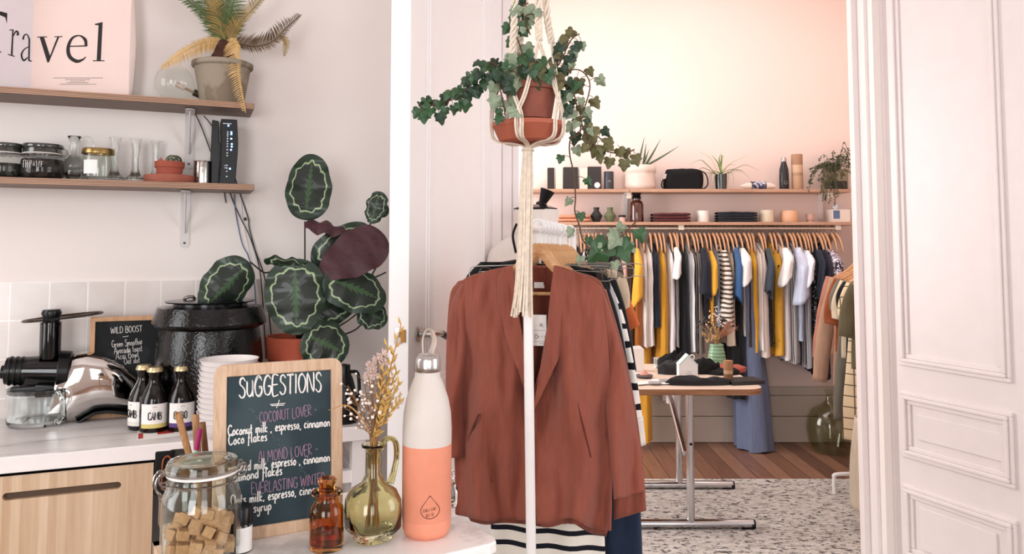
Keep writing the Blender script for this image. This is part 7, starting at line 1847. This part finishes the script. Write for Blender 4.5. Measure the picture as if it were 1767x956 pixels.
for px, py, kd in ((1233, 536, 'w'), (1225, 548, 'w'), (1240, 545, 'w'), (1243, 560, 'w'), (1205, 558, 'b'), (1215, 553, 'b'), (1222, 565, 'y'), (1212, 580, 'y'), (1228, 558, 'y'), (1236, 570, 'y'), (1255, 560, 'r'), (1265, 553, 'r'), (1268, 567, 'r'), (1258, 575, 'r'), (1248, 572, 'r'), (1219, 592, 'y'), (1206, 570, 'b'), (1230, 585, 'y')):
    t = ft(px, py, R.uniform(-.03, .05)); b = Vector((R.uniform(-.01, .01), R.uniform(-.01, .01), 20*k)); nk = Vector((b.x, b.y, 40*k)); cs = crom([b, nk, nk.lerp(t, .55)+Vector((0, 0, .01)), t], 6); m.tube(cs, .0014, 4)
    if kd == 'w':
        for i in range(9): mw.ball(t+Vector((R.gauss(0, .014), R.gauss(0, .012), R.gauss(0, .016))), .0045, 6)
    elif kd == 'b':
        for i in range(4): mb2.ball(t+Vector((R.gauss(0, .010), R.gauss(0, .01), R.gauss(0, .010))), .008, 7)
    elif kd == 'y':
        for i in range(6):
            p = cs[-1-i*2]; v = Vector((R.uniform(-.8, .8), 0, 1)).normalized()*.028; mw.tube([p, p+v*.5, p+v], [.001, .004, .001], 5, m=1)
    else:
        for i in range(26):
            p = cs[-1-R.randrange(0, 9)]; v = Vector((R.uniform(-.4, 1), R.uniform(-.5, .5), R.uniform(-.3, .8))).normalized()*.03; mr.tube([p, p+v], [.0016, .0005], 4)
m.build('stems', STM, fl2); mw.build('pale_heads', [M('blossom_white', (236, 222, 212), .9), M('dry_straw', (196, 164, 112), .8)], fl2, sm=False); mr.build('reddish_fronds', M('dry_red', (168, 112, 88), .9, var=.2), fl2); mb2.build('dark_thistle_heads', M('thistle', (62, 58, 60), .9), fl2)
c = onD(1257, 661); k = c.y/F_PX; o = thing('kraft_tube', 'kraft paper tube standing beside the black wallet', 'tube', tuple(c), 0)
MB().lathe([(0, 0), (7.6*k, 0), (7.8*k, 22*k), (0, 22*k)], 28).build('tube_body', M('kraft', (186, 150, 120), .8), o); MB().lathe([(7.9*k, 22*k), (8*k, 22.2*k), (8*k, 38*k), (0, 38.5*k)], 28).build('tube_lid', M('kraft_brown', (160, 116, 82), .8), o)
MB().lathe([(7.85*k, 4*k), (7.9*k, 16*k)], 28).build('tube_label', M('kraft_label', (120, 84, 58), .8), o)
c = onD(1282, 661); o = MB().box((0, 0, .012), (.19, .13, .022)).build('wallet', M('black_leather', (26, 25, 26), .45, bump=.1), loc=tuple(c), rz=.2, sm=False, bevel=.004); tag(o, 'flat black leather wallet at the front right of the table', 'wallet')
c = onD(1215, 636); k = c.y/F_PX; o = thing('incense_bowl', 'small pinkish bowl filled with brown bits behind the pouch', 'bowl', tuple(c), 0)
MB().lathe([(0, 0), (10*k, 0), (11.5*k, 12*k), (10*k, 12*k), (9*k, 9*k), (0, 9*k)], 28).build('bowl', M('bowl_pink', (214, 184, 168), .6), o); MB().lathe([(0, 14*k), (5*k, 12*k), (9*k, 9.5*k)], 20).build('filling', M('filling_brown', (140, 92, 70), .9, bump=.6), o)
c = onD(1145, 634); k = c.y/F_PX; o = thing('wire_basket', 'small white slatted basket at the back of the table', 'basket', tuple(c), 0)
m = MB()
for i in range(9): m.box(((-14+i*3.5)*k, -.03, 8*k), (1.6*k, .004, 15*k)); m.box(((-14+i*3.5)*k, .03, 8*k), (1.6*k, .004, 15*k))
m.box((0, 0, .003), (30*k, .064, .005)); m.box((0, -.03, 15*k), (30*k, .006, 1.5*k)); m.box((0, .03, 15*k), (30*k, .006, 1.5*k)); m.build('basket', PAPER, o, sm=False)
c = onD(1099, 640); k = c.y/F_PX; o = thing('white_carton', 'white carton with an open top beside the striped sleeve', 'box', tuple(c), 0)
MB().box((0, 0, 19*k), (22*k, .07, 38*k)).build('carton', PAPER, o, sm=False, bevel=.002); m = MB().add([(-11*k, -.035, 38*k), (11*k, -.035, 38*k), (4*k, -.03, 44*k), (-8*k, -.03, 43*k)], [(0, 1, 2, 3)]); m.build('flap', PAPER, o, sm=False, solid=.001)
c = onD(1112, 652); k = c.y/F_PX; o = thing('dish', 'small dark dish with a pinkish stone cone on it', 'dish', tuple(c), 0)
MB().lathe([(0, .002), (12*k, 0), (15*k, 4*k), (14*k, 5*k), (0, 3*k)], 28).build('dish', M('dish_dark', (70, 70, 74), .4), o); MB().lathe([(7*k, 3.5*k), (8*k, 6*k), (2*k, 13*k), (0, 14*k)], 8).build('cone', M('cone_pink', (196, 140, 124), .8), o)
for i, (px, py, w_, rz, lab, cc_) in enumerate(((1120, 660, .09, .2, 'white card at the front left of the table', (236, 232, 230)), (1140, 658, .10, -.3, 'white card overlapping a grey round coaster', (228, 224, 224)), (1150, 663, .08, .1, 'pale card nearest the front edge of the table', (232, 226, 222)), (1106, 664, .08, .5, 'pale card partly behind the striped sleeve', (224, 218, 216)))):
    c = onD(px, py); o = MB().box((0, 0, .002+.0022*i), (w_, .06, .002)).build('paper_card', M('card_%d' % i, cc_, .7), loc=tuple(c), rz=rz, sm=False); tag(o, lab, 'card')
c = onD(1122, 664); k = c.y/F_PX
for i, (px, py, lab) in enumerate(((1130, 664, 'round grey coaster left on the table front'), (1148, 660, 'round grey coaster right of the other coaster'))):
    c = onD(px, py)+Vector((0, 0, .010)); o = MB().lathe([(0, 0), (.035, 0), (.036, .002), (.035, .004), (0, .004)], 28).build('coaster', M('coaster_grey', (150, 148, 150), .6), loc=tuple(c)); tag(o, lab, 'coaster')

# ============================================================ demijohn, side rack, tote
c = PZ(1433, 780, 0); k = c.y/F_PX
o = thing('demijohn', 'big round green glass demijohn on the wooden floor', 'demijohn', tuple(c), 0)
MB().lathe([(0, .012), (26*k, 0), (30*k, 2*k), (36*k, 20*k), (39*k, 40*k), (37*k, 58*k), (28*k, 72*k), (14*k, 80*k), (7*k, 86*k), (5.5*k, 94*k), (5.5*k, 100*k), (7.5*k, 101*k), (7.5*k, 104*k), (5*k, 104*k), (4.4*k, 94*k), (6*k, 86*k), (13*k, 78*k), (27*k, 70*k), (35.5*k, 57*k), (37.5*k, 40*k), (34*k, 20*k), (28*k, 4*k), (0, .025)], 48).build('bottle_body', glass('demijohn_glass', (240, 241, 232)), o)
SX0, SYa, SYb = FX(1452, 5.55), 5.55, 4.35
SRZ = FZ(438, 5.0)
sa_ = P(1476, 440, 5.5); sb_ = P(1532, 436, 4.3); sa_.z = sb_.z = SRZ
rk2 = thing('side_rack', 'low white metal clothes rack along the right wall', 'clothes rack', (sa_.x, sa_.y, 0), 0)
dv_ = sb_-sa_; WT = M('rack_white', (240, 238, 236), .35)
MB().tube([(0, 0, SRZ), (dv_.x, dv_.y, SRZ)], .012, 12).build('rail', WT, rk2)
for p in (Vector((0, 0, 0)), Vector((dv_.x, dv_.y, 0))): MB().tube([(p.x+.06, p.y, .02), (p.x+.06, p.y, SRZ)], .012, 12).build('post', WT, rk2)
ff = PZ(1440, 850, .02)-rk2.location; fg_ = PZ(1452, 820, .1)-rk2.location
for p in (Vector((0, 0, 0)),): MB().tube(crom([(ff.x, ff.y, .01), (ff.x, ff.y, .10), (ff.x+.03, ff.y, .13), (ff.x+.30, ff.y, .13), (ff.x+.36, ff.y, .13)], 6), .012, 12).build('foot', WT, rk2)
sn = dv_.copy(); sn.z = 0; sn.normalize(); SRR = math.atan2(sn.y, sn.x)+math.pi/2
SG = [(.02, (182, 124, 104), 'dusty pink long-sleeved top furthest back on the side rack', .62, .58, 'top'), (.20, (176, 140, 116), 'camel top behind the rust one on the side rack', .80, .70, 'top'), (.34, (142, 74, 44), 'rust short-sleeved top on the side rack', .55, .30, 'top'),
      (.48, (112, 106, 94), 'grey green long dress on the side rack', .95, .2, 'dress'), (.60, (206, 190, 164), 'cream short-sleeved top on the side rack', .55, .24, 'top'), (.72, (30, 28, 28), 'black top between the cream and olive ones on the side rack', .85, .16, 'top'), (.84, None, 'cream skirt with a dark window-pane check on the side rack', .98, .2, 'dress'), (.95, (92, 84, 62), 'olive short-sleeved top nearest on the side rack', .55, .30, 'top')]
g = G('window_pane_check'); co = g.coord('Object'); sx = g.sep(co)
lx = g.math('LESS_THAN', g.math('FRACT', g.math('MULTIPLY', sx[0], 16)), .1); lz = g.math('LESS_THAN', g.math('FRACT', g.math('MULTIPLY', sx[2], 16)), .1)
g.col(g.mix(g.math('MAXIMUM', lx, lz), lin((214, 192, 158)), lin((92, 76, 56)))); g.b.inputs['Roughness'].default_value = .9; CHK = g.mat
hs = None
for i, (t, c_, lab, ln, sl, cat) in enumerate(SG):
    p = sa_.lerp(sb_, t); mt_ = cl_mat(c_) if c_ else CHK
    face_garment('shirt' if cat == 'top' else 'dress', lab, 'shirt' if cat == 'top' else 'dress', (p.x+.02, p.y, SRZ), SRR, mt_, sh=.38, length=ln, hem=.42 if cat == 'top' else .5, sleeve=sl, sw=.15, spread=.20, seed=20+i, zt=-.085)
    if hs is None: hs = hanger((p.x+.02, p.y, SRZ), SRR, 'wooden hanger on the side rack', 'wooden hangers on the side rack', white=False, w_=.38, bar=False)
    else: dup(hs, (p.x+.02, p.y, SRZ), SRR)
tp = P(1492, 722, 4.2); o = thing('tote_bag', 'cream canvas tote hanging at the end of the side rack', 'bag', (tp.x+.03, tp.y, 0), 0)
zt_, zb_ = tp.z, P(1490, 886, 4.2).z
m = MB().sheet(lambda u, v: Vector(((.075*lerp(.8, 1.15, math.sin(v*2.4))*math.cos(2*math.pi*u)-.01*v)*1.1, .14*math.sin(2*math.pi*u)*lerp(.8, 1, v), lerp(zt_, zb_, v)-.02*math.cos(2*math.pi*u)*v+wr((u*4, v*3, 1), 1, .012))), 36, 20, closed=True)
m.add([Vector((.07*math.cos(2*math.pi*i/36)*.6, .14*math.sin(2*math.pi*i/36), zb_+.004)) for i in range(36)], [tuple(range(36))])
m.build('bag_body', fabric('canvas', (212, 198, 176)), o, solid=.003, ang=180)
for y in (-.06, .06): MB().tube(crom([(.02, y, zt_-.02), (.03, y*.7, (zt_+SRZ)/2), (.02, 0, SRZ+.015)], 6), .008, 6, flat=.3).build('strap', fabric('canvas', (212, 198, 176)), o)

# ============================================================ small pieces belong to the part they sit on
NEST = {'label': ('jar_body', 'glass_body', 'bottle_body'), 'pen_lettering': ('jar_body',), 'drop_emblem': ('coral_base',), 'strap_loop': ('steel_cap',),
 'printed_mark': ('tin',), 'drop_mark': ('flask_body',), 'soil': ('pot', 'paper_pot', 'glass_pot'), 'chip': ('pot',), 'sticker': ('box',), 'gasket': ('lid',),
 'copper_clip': ('tag',), 'neck_label': ('back_panel',), 'button': ('right_front',), 'end_plate': ('arm',), 'blue_panel': ('carton',),
 'lid_hinge': ('lid',), 'status_light': ('case',), 'port_marks': ('case',), 'edge_band': ('board',), 'end_cap': ('foot_bar',), 'adjusting_knob': ('leg',), 'printed_band': ('cloth_roll',)}
base = lambda n: n.split('.')[0]
for root in [o for o in scene.objects if o.parent is None and o.type == 'EMPTY']:
    kids = list(root.children)
    for ch in kids:
        for want in NEST.get(base(ch.name), ()):
            par = [k for k in kids if base(k.name) == want]
            if par: ch.parent = par[0]; break
